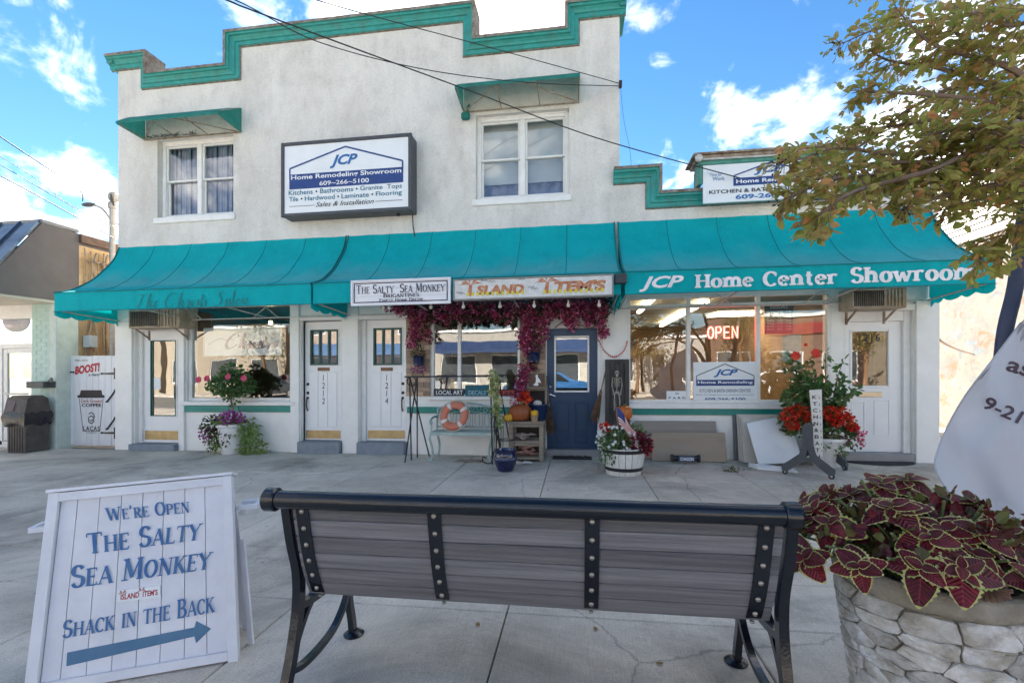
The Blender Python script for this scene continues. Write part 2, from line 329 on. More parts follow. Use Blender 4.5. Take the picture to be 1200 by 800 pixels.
# strokes: (points, weight 0 thin..1 thick, serif ends 's' start 'e' end)
GL = {
 'A': (.86, [([(.08, 0), (.42, 1)], 0, 's'), ([(.42, 1), (.78, 0)], 1, 'e'), ([(.2, .33), (.64, .33)], 0, '')]),
 'B': (.74, [([(.16, 0), (.16, 1)], 1, 'se'), ([(.16, .97)] + arc(.36, .74, .22, .23, 90, -90) + [(.16, .51)], .45, ''), ([(.16, .5)] + arc(.38, .26, .27, .24, 90, -90) + [(.16, .03)], .45, '')]),
 'C': (.78, [(arc(.44, .5, .36, .48, 45, 315, 14), .6, ''), ([(.7, .95), (.7, .68)], 0, '')]),
 'D': (.86, [([(.16, 0), (.16, 1)], 1, 'se'), ([(.16, .97)] + arc(.34, .5, .42, .47, 90, -90, 12) + [(.16, .03)], .5, '')]),
 'E': (.7, [([(.16, 0), (.16, 1)], 1, 'se'), ([(.16, .97), (.62, .97)], 0, 'v'), ([(.16, .51), (.5, .51)], 0, 'v'), ([(.16, .03), (.65, .03)], 0, 'v')]),
 'F': (.66, [([(.16, 0), (.16, 1)], 1, 'se'), ([(.16, .97), (.62, .97)], 0, 'v'), ([(.16, .51), (.5, .51)], 0, 'v')]),
 'G': (.84, [(arc(.44, .5, .36, .48, 45, 330, 14), .6, ''), ([(.74, .02), (.74, .42)], 1, 'e')]),
 'H': (.9, [([(.16, 0), (.16, 1)], 1, 'se'), ([(.74, 0), (.74, 1)], 1, 'se'), ([(.16, .51), (.74, .51)], 0, '')]),
 'I': (.36, [([(.18, 0), (.18, 1)], 1, 'se')]),
 'K': (.84, [([(.16, 0), (.16, 1)], 1, 'se'), ([(.68, 1), (.2, .45)], 0, 's'), ([(.32, .58), (.74, 0)], 1, 'e')]),
 'L': (.68, [([(.16, 0), (.16, 1)], 1, 'se'), ([(.16, .03), (.64, .03)], 0, 'v')]),
 'M': (1.02, [([(.12, 0), (.16, 1)], 0, 'se'), ([(.16, 1), (.5, .12)], 1, ''), ([(.5, .12), (.84, 1)], 0, ''), ([(.84, 1), (.88, 0)], 1, 'se')]),
 'N': (.9, [([(.14, 0), (.14, 1)], 0, 'se'), ([(.14, 1), (.76, 0)], 1, ''), ([(.76, 0), (.76, 1)], 0, 'e')]),
 'O': (.86, [(arc(.43, .5, .34, .48, 0, 360, 20), .6, '')]),
 'P': (.72, [([(.16, 0), (.16, 1)], 1, 'se'), ([(.16, .97)] + arc(.36, .72, .26, .25, 90, -90) + [(.16, .47)], .5, '')]),
 'R': (.8, [([(.16, 0), (.16, 1)], 1, 'se'), ([(.16, .97)] + arc(.36, .73, .24, .24, 90, -90) + [(.16, .49)], .5, ''), ([(.36, .49), (.7, 0)], 1, 'e')]),
 'S': (.66, [([(.55, .82)] + arc(.33, .74, .22, .24, 40, 230, 8) + arc(.34, .27, .25, .25, 50, -130, 8) + [(.1, .2)], .6, '')]),
 'T': (.8, [([(.4, 0), (.4, 1)], 1, 's'), ([(.04, .97), (.76, .97)], 0, 'vw')]),
 'U': (.86, [([(.14, 1), (.14, .35)] + arc(.41, .32, .27, .3, 180, 360, 8) + [(.68, 1)], .6, 'se')]),
 'W': (1.16, [([(.08, 1), (.34, 0)], 1, 's'), ([(.34, 0), (.56, .9)], 0, ''), ([(.56, .9), (.8, 0)], 1, ''), ([(.8, 0), (1.06, 1)], 0, 'e')]),
 'Y': (.84, [([(.06, 1), (.42, .48)], 1, 's'), ([(.78, 1), (.42, .48)], 0, 's'), ([(.42, .5), (.42, 0)], 1, 'e')]),
 'e': (.62, [([(.1, .36), (.52, .36)] + arc(.32, .34, .22, .32, 10, 320, 12), .4, '')]),
 'o': (.66, [(arc(.33, .34, .24, .32, 0, 360, 16), .65, '')]),
 'm': (1.12, [([(.16, 0), (.16, .68)], 1, 'se'), (arc(.37, .44, .19, .22, 160, 0, 7) + [(.56, 0)], 1, 'e'), (arc(.77, .44, .19, .22, 160, 0, 7) + [(.96, 0)], 1, 'e')]),
 'n': (.78, [([(.16, 0), (.16, .68)], 1, 'se'), (arc(.38, .42, .22, .24, 160, 0, 7) + [(.6, 0)], 1, 'e')]),
 'h': (.78, [([(.16, 0), (.16, 1)], 1, 'se'), (arc(.38, .42, .22, .24, 160, 0, 7) + [(.6, 0)], 1, 'e')]),
 't': (.5, [([(.2, .92), (.2, .15), (.28, .03), (.42, .06)], .8, ''), ([(.04, .66), (.4, .66)], .2, '')]),
 'r': (.58, [([(.16, 0), (.16, .68)], 1, 'se'), (arc(.36, .44, .2, .22, 160, 40, 5), .8, '')]),
 'w': (.98, [([(.08, .68), (.3, 0)], .9, 's'), ([(.3, 0), (.47, .6)], .3, ''), ([(.47, .6), (.68, 0)], .9, ''), ([(.68, 0), (.9, .68)], .3, 'e')]),
 '&': (.84, [([(.76, 0), (.26, .68), (.26, .86), (.38, .97), (.52, .86), (.48, .68), (.14, .36), (.14, .14), (.34, .02), (.56, .12), (.74, .44)], .5, '')]),
 "'": (.26, [([(.12, 1), (.1, .72)], .6, '')]), ' ': (.38, []), '.': (.28, [([(.1, .05), (.16, .05)], 1, '')]),
}
def serif_text(mb, text, fn, x0, x1, z0, h, thick=.19, thin=.075, small=.78, slab=.0, d0=0, caps=False, d1=.004, mi=0, gap=.06, fitw=True):
    """capitals with thick and thin strokes; lower-case input that has no glyph is drawn as small capitals"""
    pen = 0; glyphs = []
    for ch in text:
        if ch in GL and not (caps and ch.islower()): g = GL[ch]; k = 1
        elif ch.upper() in GL: g = GL[ch.upper()]; k = small
        else: pen += .3; continue
        glyphs.append((g, k, pen)); pen += (g[0] + gap) * k
    pen -= gap; sx = (x1 - x0) / pen
    eps = 0
    def poly(pts, wd, k, off):
        nonlocal eps
        pts = [Vector((p[0] * k, p[1] * k)) for p in pts]; n = len(pts); L = []; R = []
        closed = (pts[0] - pts[-1]).length < 1e-4
        for i, p in enumerate(pts):
            a = pts[i - 1] if i else (pts[-2] if closed else p); b = pts[i + 1] if i < n - 1 else (pts[1] if closed else p)
            d = (b - a)
            d = d.normalized() if d.length > 1e-6 else Vector((1, 0)); nrm = Vector((-d.y, d.x))
            w = wd(i / max(1, n - 1), d) * k * .5; L.append(p + nrm * w); R.append(p - nrm * w)
        eps += .00012
        for i in range(n - 1):
            q = [L[i], L[i + 1], R[i + 1], R[i]]
            vs = [fn(x0 + (off + c.x) * sx, z0 + c.y * h, d1 + eps) for c in q]
            mb.add(vs, [(0, 1, 2, 3)], mi)
    for (w, strokes), k, off in glyphs:
        for pts, wt, fl in strokes:
            tw = thin + (thick - thin) * wt
            if len(pts) > 4 and 0 < wt < 1: wd = lambda t, d, tw=tw: thin + (thick * 1.05 - thin) * abs(d.y) ** 1.3
            else: wd = lambda t, d, tw=tw: tw
            poly(pts, wd, k, off)
            sl_ = .15 + slab * .08; st_ = thin * .8 + slab * .05
            if 's' in fl: p = pts[0]; yy = p[1] + (st_ / 2 if p[1] < .5 else -st_ / 2); poly([(p[0] - sl_, yy), (p[0] + sl_, yy)], lambda t, d: st_, k, off)
            if 'e' in fl: p = pts[-1]; yy = p[1] + (st_ / 2 if p[1] < .5 else -st_ / 2); poly([(p[0] - sl_, yy), (p[0] + sl_, yy)], lambda t, d: st_, k, off)
            if 'v' in fl:
                p = pts[-1]; dy = .16 if p[1] < .4 else (-.16 if p[1] > .8 else .1)
                poly([(p[0], p[1] - (0 if abs(dy) > .12 else .1)), (p[0], p[1] + dy)], lambda t, d: thin * .8, k, off)
                if 'w' in fl: p = pts[0]; poly([(p[0], p[1]), (p[0], p[1] + dy)], lambda t, d: thin * .8, k, off)
    return mb
SCRIPT = {
 'C': (.95, [[(.75, .82), (.7, 1.0), (.5, 1.02), (.22, .75), (.1, .35), (.22, .02), (.5, .02), (.8, .3)]]),
 'T': (.8, [[(.02, .85), (.2, 1.0), (.5, .92), (.85, 1.02)], [(.5, .93), (.38, .4), (.2, .02), (.02, .1)]]),
 'S': (.8, [[(.7, .85), (.6, 1.02), (.38, .9), (.4, .65), (.55, .4), (.42, .05), (.12, .02), (.02, .2)]]),
 'h': (.5, [[(0, 0), (.22, .6), (.3, .95), (.2, 1.0), (.12, .5), (.06, 0)], [(.08, .2), (.26, .48), (.34, .4), (.3, .08), (.38, .0), (.52, .12)]]),
 'r': (.36, [[(0, .05), (.12, .4), (.2, .48), (.24, .38), (.22, .05), (.3, 0), (.38, .1)]]),
 'i': (.26, [[(0, .1), (.12, .44), (.1, .06), (.16, 0), (.28, .12)], [(.15, .62), (.18, .66)]]),
 's': (.34, [[(0, .08), (.18, .48), (.26, .3), (.2, .02), (.04, .04)], [(.2, .02), (.36, .12)]]),
 't': (.3, [[(0, .1), (.18, .85), (.1, .1), (.18, 0), (.3, .12)], [(.02, .6), (.3, .64)]]),
 'e': (.36, [[(0, .12), (.22, .3), (.24, .45), (.12, .44), (.06, .15), (.16, 0), (.36, .14)]]),
 'a': (.42, [[(.3, .4), (.14, .45), (.04, .2), (.12, 0), (.28, .2), (.3, .42), (.28, .05), (.34, 0), (.44, .12)]]),
 'l': (.28, [[(0, .1), (.2, .7), (.2, 1.0), (.1, .9), (.08, .1), (.16, 0), (.3, .12)]]),
 'o': (.4, [[(.2, .44), (.06, .3), (.08, .02), (.26, .02), (.3, .3), (.2, .44), (.28, .36), (.42, .34)]]),
 'n': (.46, [[(0, 0), (.08, .44), (.08, .1), (.24, .46), (.32, .38), (.28, .06), (.36, 0), (.48, .12)]]),
 "'": (.16, [[(.1, .95), (.05, .75)]]), ' ': (.35, []),
}
def script_text(mb, text, fn, x0, x1, z0, h, w=.05, d1=.004, mi=0, slant=.25):
    tot = sum(SCRIPT[c][0] for c in text); sx = (x1 - x0) / tot; pen = 0; eps = 0
    for ch in text:
        wd, sts = SCRIPT[ch]
        for s_ in sts:
            pts = catmull([(p[0] + pen, p[1]) for p in s_], 5); n = len(pts)
            for i in range(n - 1):
                a, b = pts[i], pts[i + 1]; d = Vector((b.x - a.x, b.y - a.y))
                if d.length < 1e-6: continue
                d.normalize(); ww = w * (.45 + .9 * max(0, -d.y)); nr = Vector((-d.y, d.x)) * ww * .5; eps += .00002
                q = [(a.x + nr.x, a.y + nr.y), (b.x + nr.x, b.y + nr.y), (b.x - nr.x, b.y - nr.y), (a.x - nr.x, a.y - nr.y)]
                mb.add([fn(x0 + (u + slant * v * .5) * sx, z0 + v * h, d1 + eps) for u, v in q], [(0, 1, 2, 3)], mi)
        pen += wd
    return mb
_fc = {}
def font_shape(text, bold=0, italic=0, space=1.0):
    key = (text, bold, italic, space)
    if key in _fc: return _fc[key]
    cu = bpy.data.curves.new('tmp', 'FONT'); cu.body = text; cu.offset = bold; cu.shear = italic; cu.resolution_u = 3; cu.space_character = space
    ob = bpy.data.objects.new('tmp', cu); me = bpy.data.meshes.new_from_object(ob)
    vs = [tuple(v.co) for v in me.vertices]; fs = [tuple(p.vertices) for p in me.polygons]
    bpy.data.objects.remove(ob); bpy.data.curves.remove(cu); bpy.data.meshes.remove(me)
    x0 = min(v[0] for v in vs); x1 = max(v[0] for v in vs); y0 = min(v[1] for v in vs); y1 = max(v[1] for v in vs)
    r = ([((v[0] - x0) / (x1 - x0), (v[1] - y0) / (y1 - y0)) for v in vs], fs); _fc[key] = r; return r
def sans(mb, text, fn, x0, x1, z0, z1, bold=0.0, italic=0.0, d=.004, mi=0, space=1.0):
    vs, fs = font_shape(text, bold, italic, space)
    mb.add([fn(x0 + u * (x1 - x0), z0 + v * (z1 - z0), d) for u, v in vs], fs, mi); return mb
def on_wall(y): return lambda a, b, d: (a, y - d, b)
def frame_ring(mb, x0, x1, y0, y1, z0, z1, w, mi=0, b=0, wt=None, wb=None):
    wt = w if wt is None else wt; wb = w if wb is None else wb
    mb.box(x0, x0 + w, y0, y1, z0, z1, mi, b); mb.box(x1 - w, x1, y0, y1, z0, z1, mi, b)
    mb.box(x0 + w, x1 - w, y0 + .001, y1, z1 - wt, z1, mi, b); mb.box(x0 + w, x1 - w, y0 + .001, y1, z0, z0 + wb, mi, b); return mb
# ================================================================== MATERIALS
stucco = M('white_stucco', (.78, .75, .70), .9, (.67, .64, .59), 1.6, .45, .8, 60, world_=True, stretch=(1, 1, .6), dirt=.5, dirtcol=(.33, .30, .27), dscale=.9)
whitew = M('white_masonry_paint', (.86, .84, .80), .6, (.78, .76, .72), 3, .35, .25, 50, world_=True, dirt=.18, dirtcol=(.45, .42, .38), dscale=2.2)
trimw = M('white_trim_paint', (.84, .83, .81), .45, (.72, .70, .67), 7, .35, .1, 60, dirt=.15, dirtcol=(.4, .34, .27), dscale=4)
doorw = M('white_door_paint', (.84, .835, .83), .38, (.78, .775, .77), 6, .3, .06, 40)
alum = M('white_aluminium', (.80, .79, .77), .35, (.66, .64, .6), 8, .3)
tealtrim = M('teal_cornice_paint', (.015, .24, .21), .5, (.03, .31, .28), 9, .5, .35, 40, dirt=.55, dirtcol=(.10, .085, .06), dscale=5)
rustlip = M('rusty_lip', (.13, .085, .055), .9, (.30, .29, .26), 12, .5, .6, 50)
canvas = M('teal_awning_canvas', (.002, .46, .50), .75, (.006, .52, .56), 2.2, .5, .25, 70, trans=.3, spec=.2)
def canvas_fade():
    m = canvas; N = m.node_tree.nodes; L = m.node_tree.links
    # sun-bleached, dusty lower part of each canopy
    g = N.new('ShaderNodeNewGeometry'); s = N.new('ShaderNodeSeparateXYZ'); L.new(g.outputs['Position'], s.inputs[0])
    nz = N.new('ShaderNodeTexNoise'); nz.inputs['Scale'].default_value = 2.0; nz.inputs['Detail'].default_value = 6; L.new(g.outputs['Position'], nz.inputs['Vector'])
    a = N.new('ShaderNodeMath'); a.operation = 'MULTIPLY_ADD'; L.new(nz.outputs[0], a.inputs[0]); a.inputs[1].default_value = .8; L.new(s.outputs[2], a.inputs[2])
    r = N.new('ShaderNodeMapRange'); r.interpolation_type = 'SMOOTHSTEP'; r.inputs[1].default_value = 3.72; r.inputs[2].default_value = 3.12; r.inputs[3].default_value = 0; r.inputs[4].default_value = .36; L.new(a.outputs[0], r.inputs[0])
    r2 = N.new('ShaderNodeMapRange'); r2.inputs[1].default_value = 2.80; r2.inputs[2].default_value = 2.88; L.new(s.outputs[2], r2.inputs[0])
    mu = N.new('ShaderNodeMath'); mu.operation = 'MULTIPLY'; L.new(r.outputs[0], mu.inputs[0]); L.new(r2.outputs[0], mu.inputs[1])
    p = [n for n in N if n.type == 'BSDF_PRINCIPLED'][0]; old = p.inputs['Base Color'].links[0].from_socket
    mx = N.new('ShaderNodeMix'); mx.data_type = 'RGBA'; L.new(mu.outputs[0], mx.inputs[0]); L.new(old, mx.inputs[6]); mx.inputs[7].default_value = (.33, .50, .50, 1); L.new(mx.outputs[2], p.inputs['Base Color'])
canvas_fade()
seamm = M('canvas_seam', (.0, .17, .18), .8)
steelw = M('white_steel', (.62, .62, .60), .5, (.40, .36, .3), 14, .4)
blackm = M('black_metal', (.012, .013, .016), .35, (.03, .03, .034), 20, .4, .08, 60)
darkm = M('dark_metal', (.045, .05, .06), .45, (.075, .075, .08), 12, .4, .1)
rust = M('rusty_metal', (.20, .10, .05), .9, (.42, .38, .32), 10, .5, .4)
bandteal = M('teal_band_paint', (.0, .20, .165), .4, (.01, .25, .21), 6, .4, .05, dirt=.15, dirtcol=(.3, .3, .28))
brass = M('brass_plate', (.55, .40, .20), .38, (.42, .30, .14), 10, .5, .1, metal=.55)
stepblue = M('blue_grey_step_paint', (.16, .20, .25), .6, (.24, .27, .30), 7, .5, .2, dirt=.3)
concrete = M('sidewalk_concrete', (.72, .64, .54), .85, (.58, .52, .44), 1.3, .5, .5, 90, world_=True, dirt=.6, dirtcol=(.22, .19, .15), dscale=1.1, vary=.07, stretch=(1, 1, 1))
def broom():
    m = concrete; N = m.node_tree.nodes; L = m.node_tree.links
    p = [n for n in N if n.type == 'BSDF_PRINCIPLED'][0]; g = N.new('ShaderNodeNewGeometry'); mp = N.new('ShaderNodeMapping'); mp.inputs['Scale'].default_value = (170, 6, 1); mp.inputs['Rotation'].default_value = (0, 0, .06)
    L.new(g.outputs['Position'], mp.inputs[0]); nz = N.new('ShaderNodeTexNoise'); nz.inputs['Scale'].default_value = 1; nz.inputs['Detail'].default_value = 3; L.new(mp.outputs[0], nz.inputs['Vector'])
    b = N.new('ShaderNodeBump'); b.inputs['Strength'].default_value = .55; b.inputs['Distance'].default_value = .004; L.new(nz.outputs[0], b.inputs['Height'])
    old = p.inputs['Normal'].links[0].from_socket; L.new(old, b.inputs['Normal']); L.new(b.outputs[0], p.inputs['Normal'])
    oc = p.inputs['Base Color'].links[0].from_socket; r = N.new('ShaderNodeMapRange'); r.inputs[1].default_value = .35; r.inputs[2].default_value = .65; r.inputs[3].default_value = .92; r.inputs[4].default_value = 1.04; L.new(nz.outputs[0], r.inputs[0])
    v = N.new('ShaderNodeVectorMath'); v.operation = 'SCALE'; L.new(oc, v.inputs[0]); L.new(r.outputs[0], v.inputs['Scale'])
    # old gum spots and drips
    vo = N.new('ShaderNodeTexVoronoi'); vo.inputs['Scale'].default_value = 3.2; L.new(g.outputs['Position'], vo.inputs['Vector'])
    r3 = N.new('ShaderNodeMapRange'); r3.inputs[1].default_value = .035; r3.inputs[2].default_value = .06; r3.inputs[3].default_value = .55; r3.inputs[4].default_value = 1; L.new(vo.outputs['Distance'], r3.inputs[0])
    v2 = N.new('ShaderNodeVectorMath'); v2.operation = 'SCALE'; L.new(v.outputs[0], v2.inputs[0]); L.new(r3.outputs[0], v2.inputs['Scale'])
    # damp stains, hairline cracks and grit
    n5 = N.new('ShaderNodeTexNoise'); n5.inputs['Scale'].default_value = .55; n5.inputs['Detail'].default_value = 10; n5.inputs['Roughness'].default_value = .72; n5.inputs['Distortion'].default_value = .8; L.new(g.outputs['Position'], n5.inputs['Vector'])
    r5 = N.new('ShaderNodeMapRange'); r5.inputs[1].default_value = .47; r5.inputs[2].default_value = .62; r5.inputs[3].default_value = 1; r5.inputs[4].default_value = .6; L.new(n5.outputs[0], r5.inputs[0])
    n6 = N.new('ShaderNodeTexNoise'); n6.inputs['Scale'].default_value = 140; n6.inputs['Detail'].default_value = 3; L.new(g.outputs['Position'], n6.inputs['Vector'])
    r6 = N.new('ShaderNodeMapRange'); r6.inputs[1].default_value = .3; r6.inputs[2].default_value = .7; r6.inputs[3].default_value = .82; r6.inputs[4].default_value = 1.15; L.new(n6.outputs[0], r6.inputs[0])
    vc = N.new('ShaderNodeTexVoronoi'); vc.feature = 'DISTANCE_TO_EDGE'; vc.inputs['Scale'].default_value = .38; L.new(n5.outputs['Color'], vc.inputs['Vector'])
    wv = N.new('ShaderNodeVectorMath'); wv.operation = 'MULTIPLY_ADD'; L.new(n5.outputs['Color'], wv.inputs[0]); wv.inputs[1].default_value = (.35, .35, 0); L.new(g.outputs['Position'], wv.inputs[2]); L.new(wv.outputs[0], vc.inputs['Vector'])
    r7 = N.new('ShaderNodeMapRange'); r7.inputs[1].default_value = .0; r7.inputs[2].default_value = .004; r7.inputs[3].default_value = .62; r7.inputs[4].default_value = 1; L.new(vc.outputs['Distance'], r7.inputs[0])
    m1 = N.new('ShaderNodeMath'); m1.operation = 'MULTIPLY'; L.new(r5.outputs[0], m1.inputs[0]); L.new(r6.outputs[0], m1.inputs[1]); m2 = N.new('ShaderNodeMath'); m2.operation = 'MULTIPLY'; L.new(m1.outputs[0], m2.inputs[0]); L.new(r7.outputs[0], m2.inputs[1])
    v3 = N.new('ShaderNodeVectorMath'); v3.operation = 'SCALE'; L.new(v2.outputs[0], v3.inputs[0]); L.new(m2.outputs[0], v3.inputs['Scale']); L.new(v3.outputs[0], p.inputs['Base Color'])
broom()
def grime(m, sc, lo, hi, k, zs):
    """fine soot speckle and long run-off streaks down a wall"""
    N = m.node_tree.nodes; L = m.node_tree.links; p = [n for n in N if n.type == 'BSDF_PRINCIPLED'][0]; oc = p.inputs['Base Color'].links[0].from_socket; g = N.new('ShaderNodeNewGeometry')
    fac = None
    for s_, z_, a, b, kk in ((sc, zs, lo, hi, k), (26, 1, .45, .75, .82), (3.0, 1, .5, .8, .8)):
        mp = N.new('ShaderNodeMapping'); mp.inputs['Scale'].default_value = (1, 1, z_); L.new(g.outputs['Position'], mp.inputs[0]); nz = N.new('ShaderNodeTexNoise'); nz.inputs['Scale'].default_value = s_; nz.inputs['Detail'].default_value = 8; nz.inputs['Roughness'].default_value = .7; L.new(mp.outputs[0], nz.inputs['Vector'])
        r = N.new('ShaderNodeMapRange'); r.inputs[1].default_value = a; r.inputs[2].default_value = b; r.inputs[3].default_value = 1; r.inputs[4].default_value = kk; L.new(nz.outputs[0], r.inputs[0])
        if fac is None: fac = r.outputs[0]
        else: q = N.new('ShaderNodeMath'); q.operation = 'MULTIPLY'; L.new(fac, q.inputs[0]); L.new(r.outputs[0], q.inputs[1]); fac = q.outputs[0]
    v = N.new('ShaderNodeVectorMath'); v.operation = 'SCALE'; L.new(oc, v.inputs[0]); L.new(fac, v.inputs['Scale']); L.new(v.outputs[0], p.inputs['Base Color'])
grime(stucco, 5, .5, .75, .86, .25); grime(canvas, 7, .5, .8, .80, .1)
asphalt = M('asphalt', (.14, .135, .13), .9, (.18, .175, .165), 30, .5, .6, 80, world_=True, dirt=.3, dirtcol=(.2, .2, .19), dscale=.3)
soil = M('joint_dirt', (.06, .055, .045), 1, (.10, .09, .07), 20, .5)
glass = glass_mat('window_glass', .20, (.86, .9, .9)); glass2 = glass_mat('shop_glass', .14, (.9, .93, .93)); glassu = glass_mat('upper_glass', .08, (.9, .92, .92)); glassd = glass_mat('dark_glass', .12, (.7, .75, .78))
curtain = M('curtain_fabric', (.40, .39, .50), .9, (.20, .19, .28), 5, .5)
blind = M('roller_blind', (.62, .62, .61), .8, (.55, .55, .54), 4, .4)
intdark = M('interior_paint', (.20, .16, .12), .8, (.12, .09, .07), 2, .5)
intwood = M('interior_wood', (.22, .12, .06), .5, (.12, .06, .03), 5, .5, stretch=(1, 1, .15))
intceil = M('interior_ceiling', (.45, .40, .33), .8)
lampm = M('lit_diffuser', (1, .9, .75), .5, emit=(1, .80, .52), estr=4)
navy = M('navy_door_paint', (.006, .034, .09), .35, (.008, .042, .105), 4, .4, .08, 30)
black_ink = M('black_ink', (.02, .02, .025), .6); navy_ink = M('navy_ink', (.012, .045, .19), .6, (.02, .06, .24), 9, .4)
blue_ink = M('jcp_blue_ink', (.015, .16, .42), .55, (.02, .12, .34), 9, .5); white_ink = M('white_ink', (.86, .87, .88), .6); grey_ink = M('grey_ink', (.10, .12, .15), .7)
signw = M('sign_face_white', (.80, .82, .84), .45, (.74, .77, .79), 3, .35, dirt=.1, dirtcol=(.4, .38, .33))

# ================================================================== GROUND
g = MB(); g.add([(-400, -700, -.06), (400, -700, -.06), (400, 900, -.06), (-400, 900, -.06)], [(0, 1, 2, 3)])
tag(g.build('ground', asphalt), kind='structure')
sw = tag(MB().box(-22, 17, -9.0, .3, -.055, -.03).build('sidewalk', soil), kind='structure')
YJ = [-9.0, -7.62, -6.32, -5.04, -4.47, -3.12, -1.62, -.02]
xj = [-.40 + 1.29 * k for k in range(-16, 14)]
for j in range(len(YJ) - 1):
    for i in range(len(xj) - 1):
        h = random.uniform(-.0015, .0015)
        MB().box(xj[i] + .004, xj[i + 1] - .004, YJ[j] + .004, YJ[j + 1] - .004, -.05, h, b=.006).build('slab', concrete, sw)
tag(MB().box(-22, 17, -9.16, -9.003, -.2, .0, b=.015).build('curb', concrete), kind='structure')
rd = MB(); rd.add([(-60, -18.5, -.052), (60, -18.5, -.052), (60, -9.17, -.052), (-60, -9.17, -.052)], [(0, 1, 2, 3)]); tag(rd.build('road', asphalt), kind='structure')
yl = M('yellow_road_paint', (.55, .38, .05), .7)
for yy in (-13.75, -13.95):
    q = MB(); q.add([(-60, yy, -.046), (60, yy, -.046), (60, yy + .1, -.046), (-60, yy + .1, -.046)], [(0, 1, 2, 3)]); tag(q.build('road_marking', yl), kind='structure')
tag(MB().box(-50, 40, -22, -18.5, -.08, .07, b=.02).build('far_sidewalk', concrete), kind='structure')
tag(MB().box(-11, -8.4, .2, 12, -.05, -.006).build('alley', concrete), kind='structure')
tag(MB().box(5.0, 40, -.018, 30, -.05, -.004).build('driveway', concrete), kind='structure')

# ================================================================== MAIN BUILDING
bld = thing('shop_building', 'long white stucco building with stepped teal parapet, two upstairs windows and five shop doors', 'building', (-2, 0, 0))
XL, XR, XT = WX(138.5), WX(1098), WX(726)
def zt(px, py): return WZ(px, py)
ZA, ZB, ZC, ZD, ZE = zt(156, 82.5), zt(230, 100), zt(414, 42), zt(610, 61.5), zt(700, 23)     # bottoms of the cornice
XAB, XBC, XCD, XDE = WX(176), WX(284), WX(544), WX(677)
ZF, ZG = zt(740, 216.5), zt(795, 244); XFG = WX(757)
MH = .225
def wall_cells(mb, x0, x1, z0, z1, y0, y1, holes, topf=None, mi=0):
    xs = sorted({x0, x1} | {h[0] for h in holes} | {h[1] for h in holes} | ({x for x in topf[0] if x0 < x < x1} if topf else set()))
    xs = [x for x in xs if x0 <= x <= x1]
    for a, b in zip(xs, xs[1:]):
        if b - a < 1e-6: continue
        m = (a + b) / 2; top = topf[1](m) if topf else z1
        cuts = sorted([(h[2], h[3]) for h in holes if h[0] <= m <= h[1]]); z = z0
        for c0, c1 in cuts:
            if min(c0, top) > z + 1e-6: mb.box(a, b, y0, y1, z, min(c0, top), mi)
            z = max(z, c1)
        if top > z + 1e-6: mb.box(a, b, y0, y1, z, top, mi)
def roofline(x):
    return (ZA if x < XAB else ZB if x < XBC else ZC if x < XCD else ZD if x < XDE else ZE if x < XT else ZF if x < XFG else ZG) + MH
Z_ = {}
UW1 = RC(184.5, 273.5, 161, 253); UW2 = RC(557.5, 667, 131, 231)
D1 = RC(158, 211.5, 384, 519.5); W1 = RC(219, 341.5, 355, 470)
D2 = RC(353, 402, 375, 519); D3 = RC(421.5, 477, 374, 519)
W2 = RC(505, 609, 368, 464.5); D4 = RC(637, 704, 367, 527)
W3 = RC(735, 974, 344, 472); D5 = RC(988, 1070, 364, 533)
for q in (D1, D2, D3, D4, D5): pass
holes = [UW1, UW2, W1, W2, W3] + [(q[0], q[1], -.05, q[3]) for q in (D1, D2, D3, D4, D5)]
ZSP = WZ(600, 285)     # change from rough stucco above to painted masonry under the awnings
mb = MB(); wall_cells(mb, XL, XR, ZSP, 9, 0, .25, holes, ([XAB, XBC, XCD, XDE, XT, XFG], roofline)); mb.build('upper_wall', stucco, bld)
mb = MB(); wall_cells(mb, XL, XR, -.05, ZSP, 0, .25, holes); mb.build('lower_wall', whitew, bld)
mb = MB(); mb.box(XL, XL + .25, .25, 9, -.05, ZA + MH - .15); mb.build('side_wall', stucco, bld)
mb = MB(); mb.box(XT - .25, XT, .25, 9, ZSP, ZB + .1); mb.build('side_wall', stucco, bld)
mb = MB(); mb.box(XR - .25, XR, .25, 8, -.05, ZG + MH - .1); mb.build('side_wall', whitew, bld)
mb = MB(); mb.box(XL, XR, 8.9, 9.1, -.05, ZSP + .3); mb.box(XL, XT, 8.9, 9.1, ZSP + .3, ZB + .1); mb.build('rear_wall', stucco, bld)
mb = MB(); mb.box(XL + .25, XT - .25, .25, 8.9, ZB - .35, ZB - .25); mb.box(XT, XR - .25, .25, 8.9, ZG - .1, ZG); mb.build('roof', M('roof_felt', (.10, .10, .10), .9), bld)
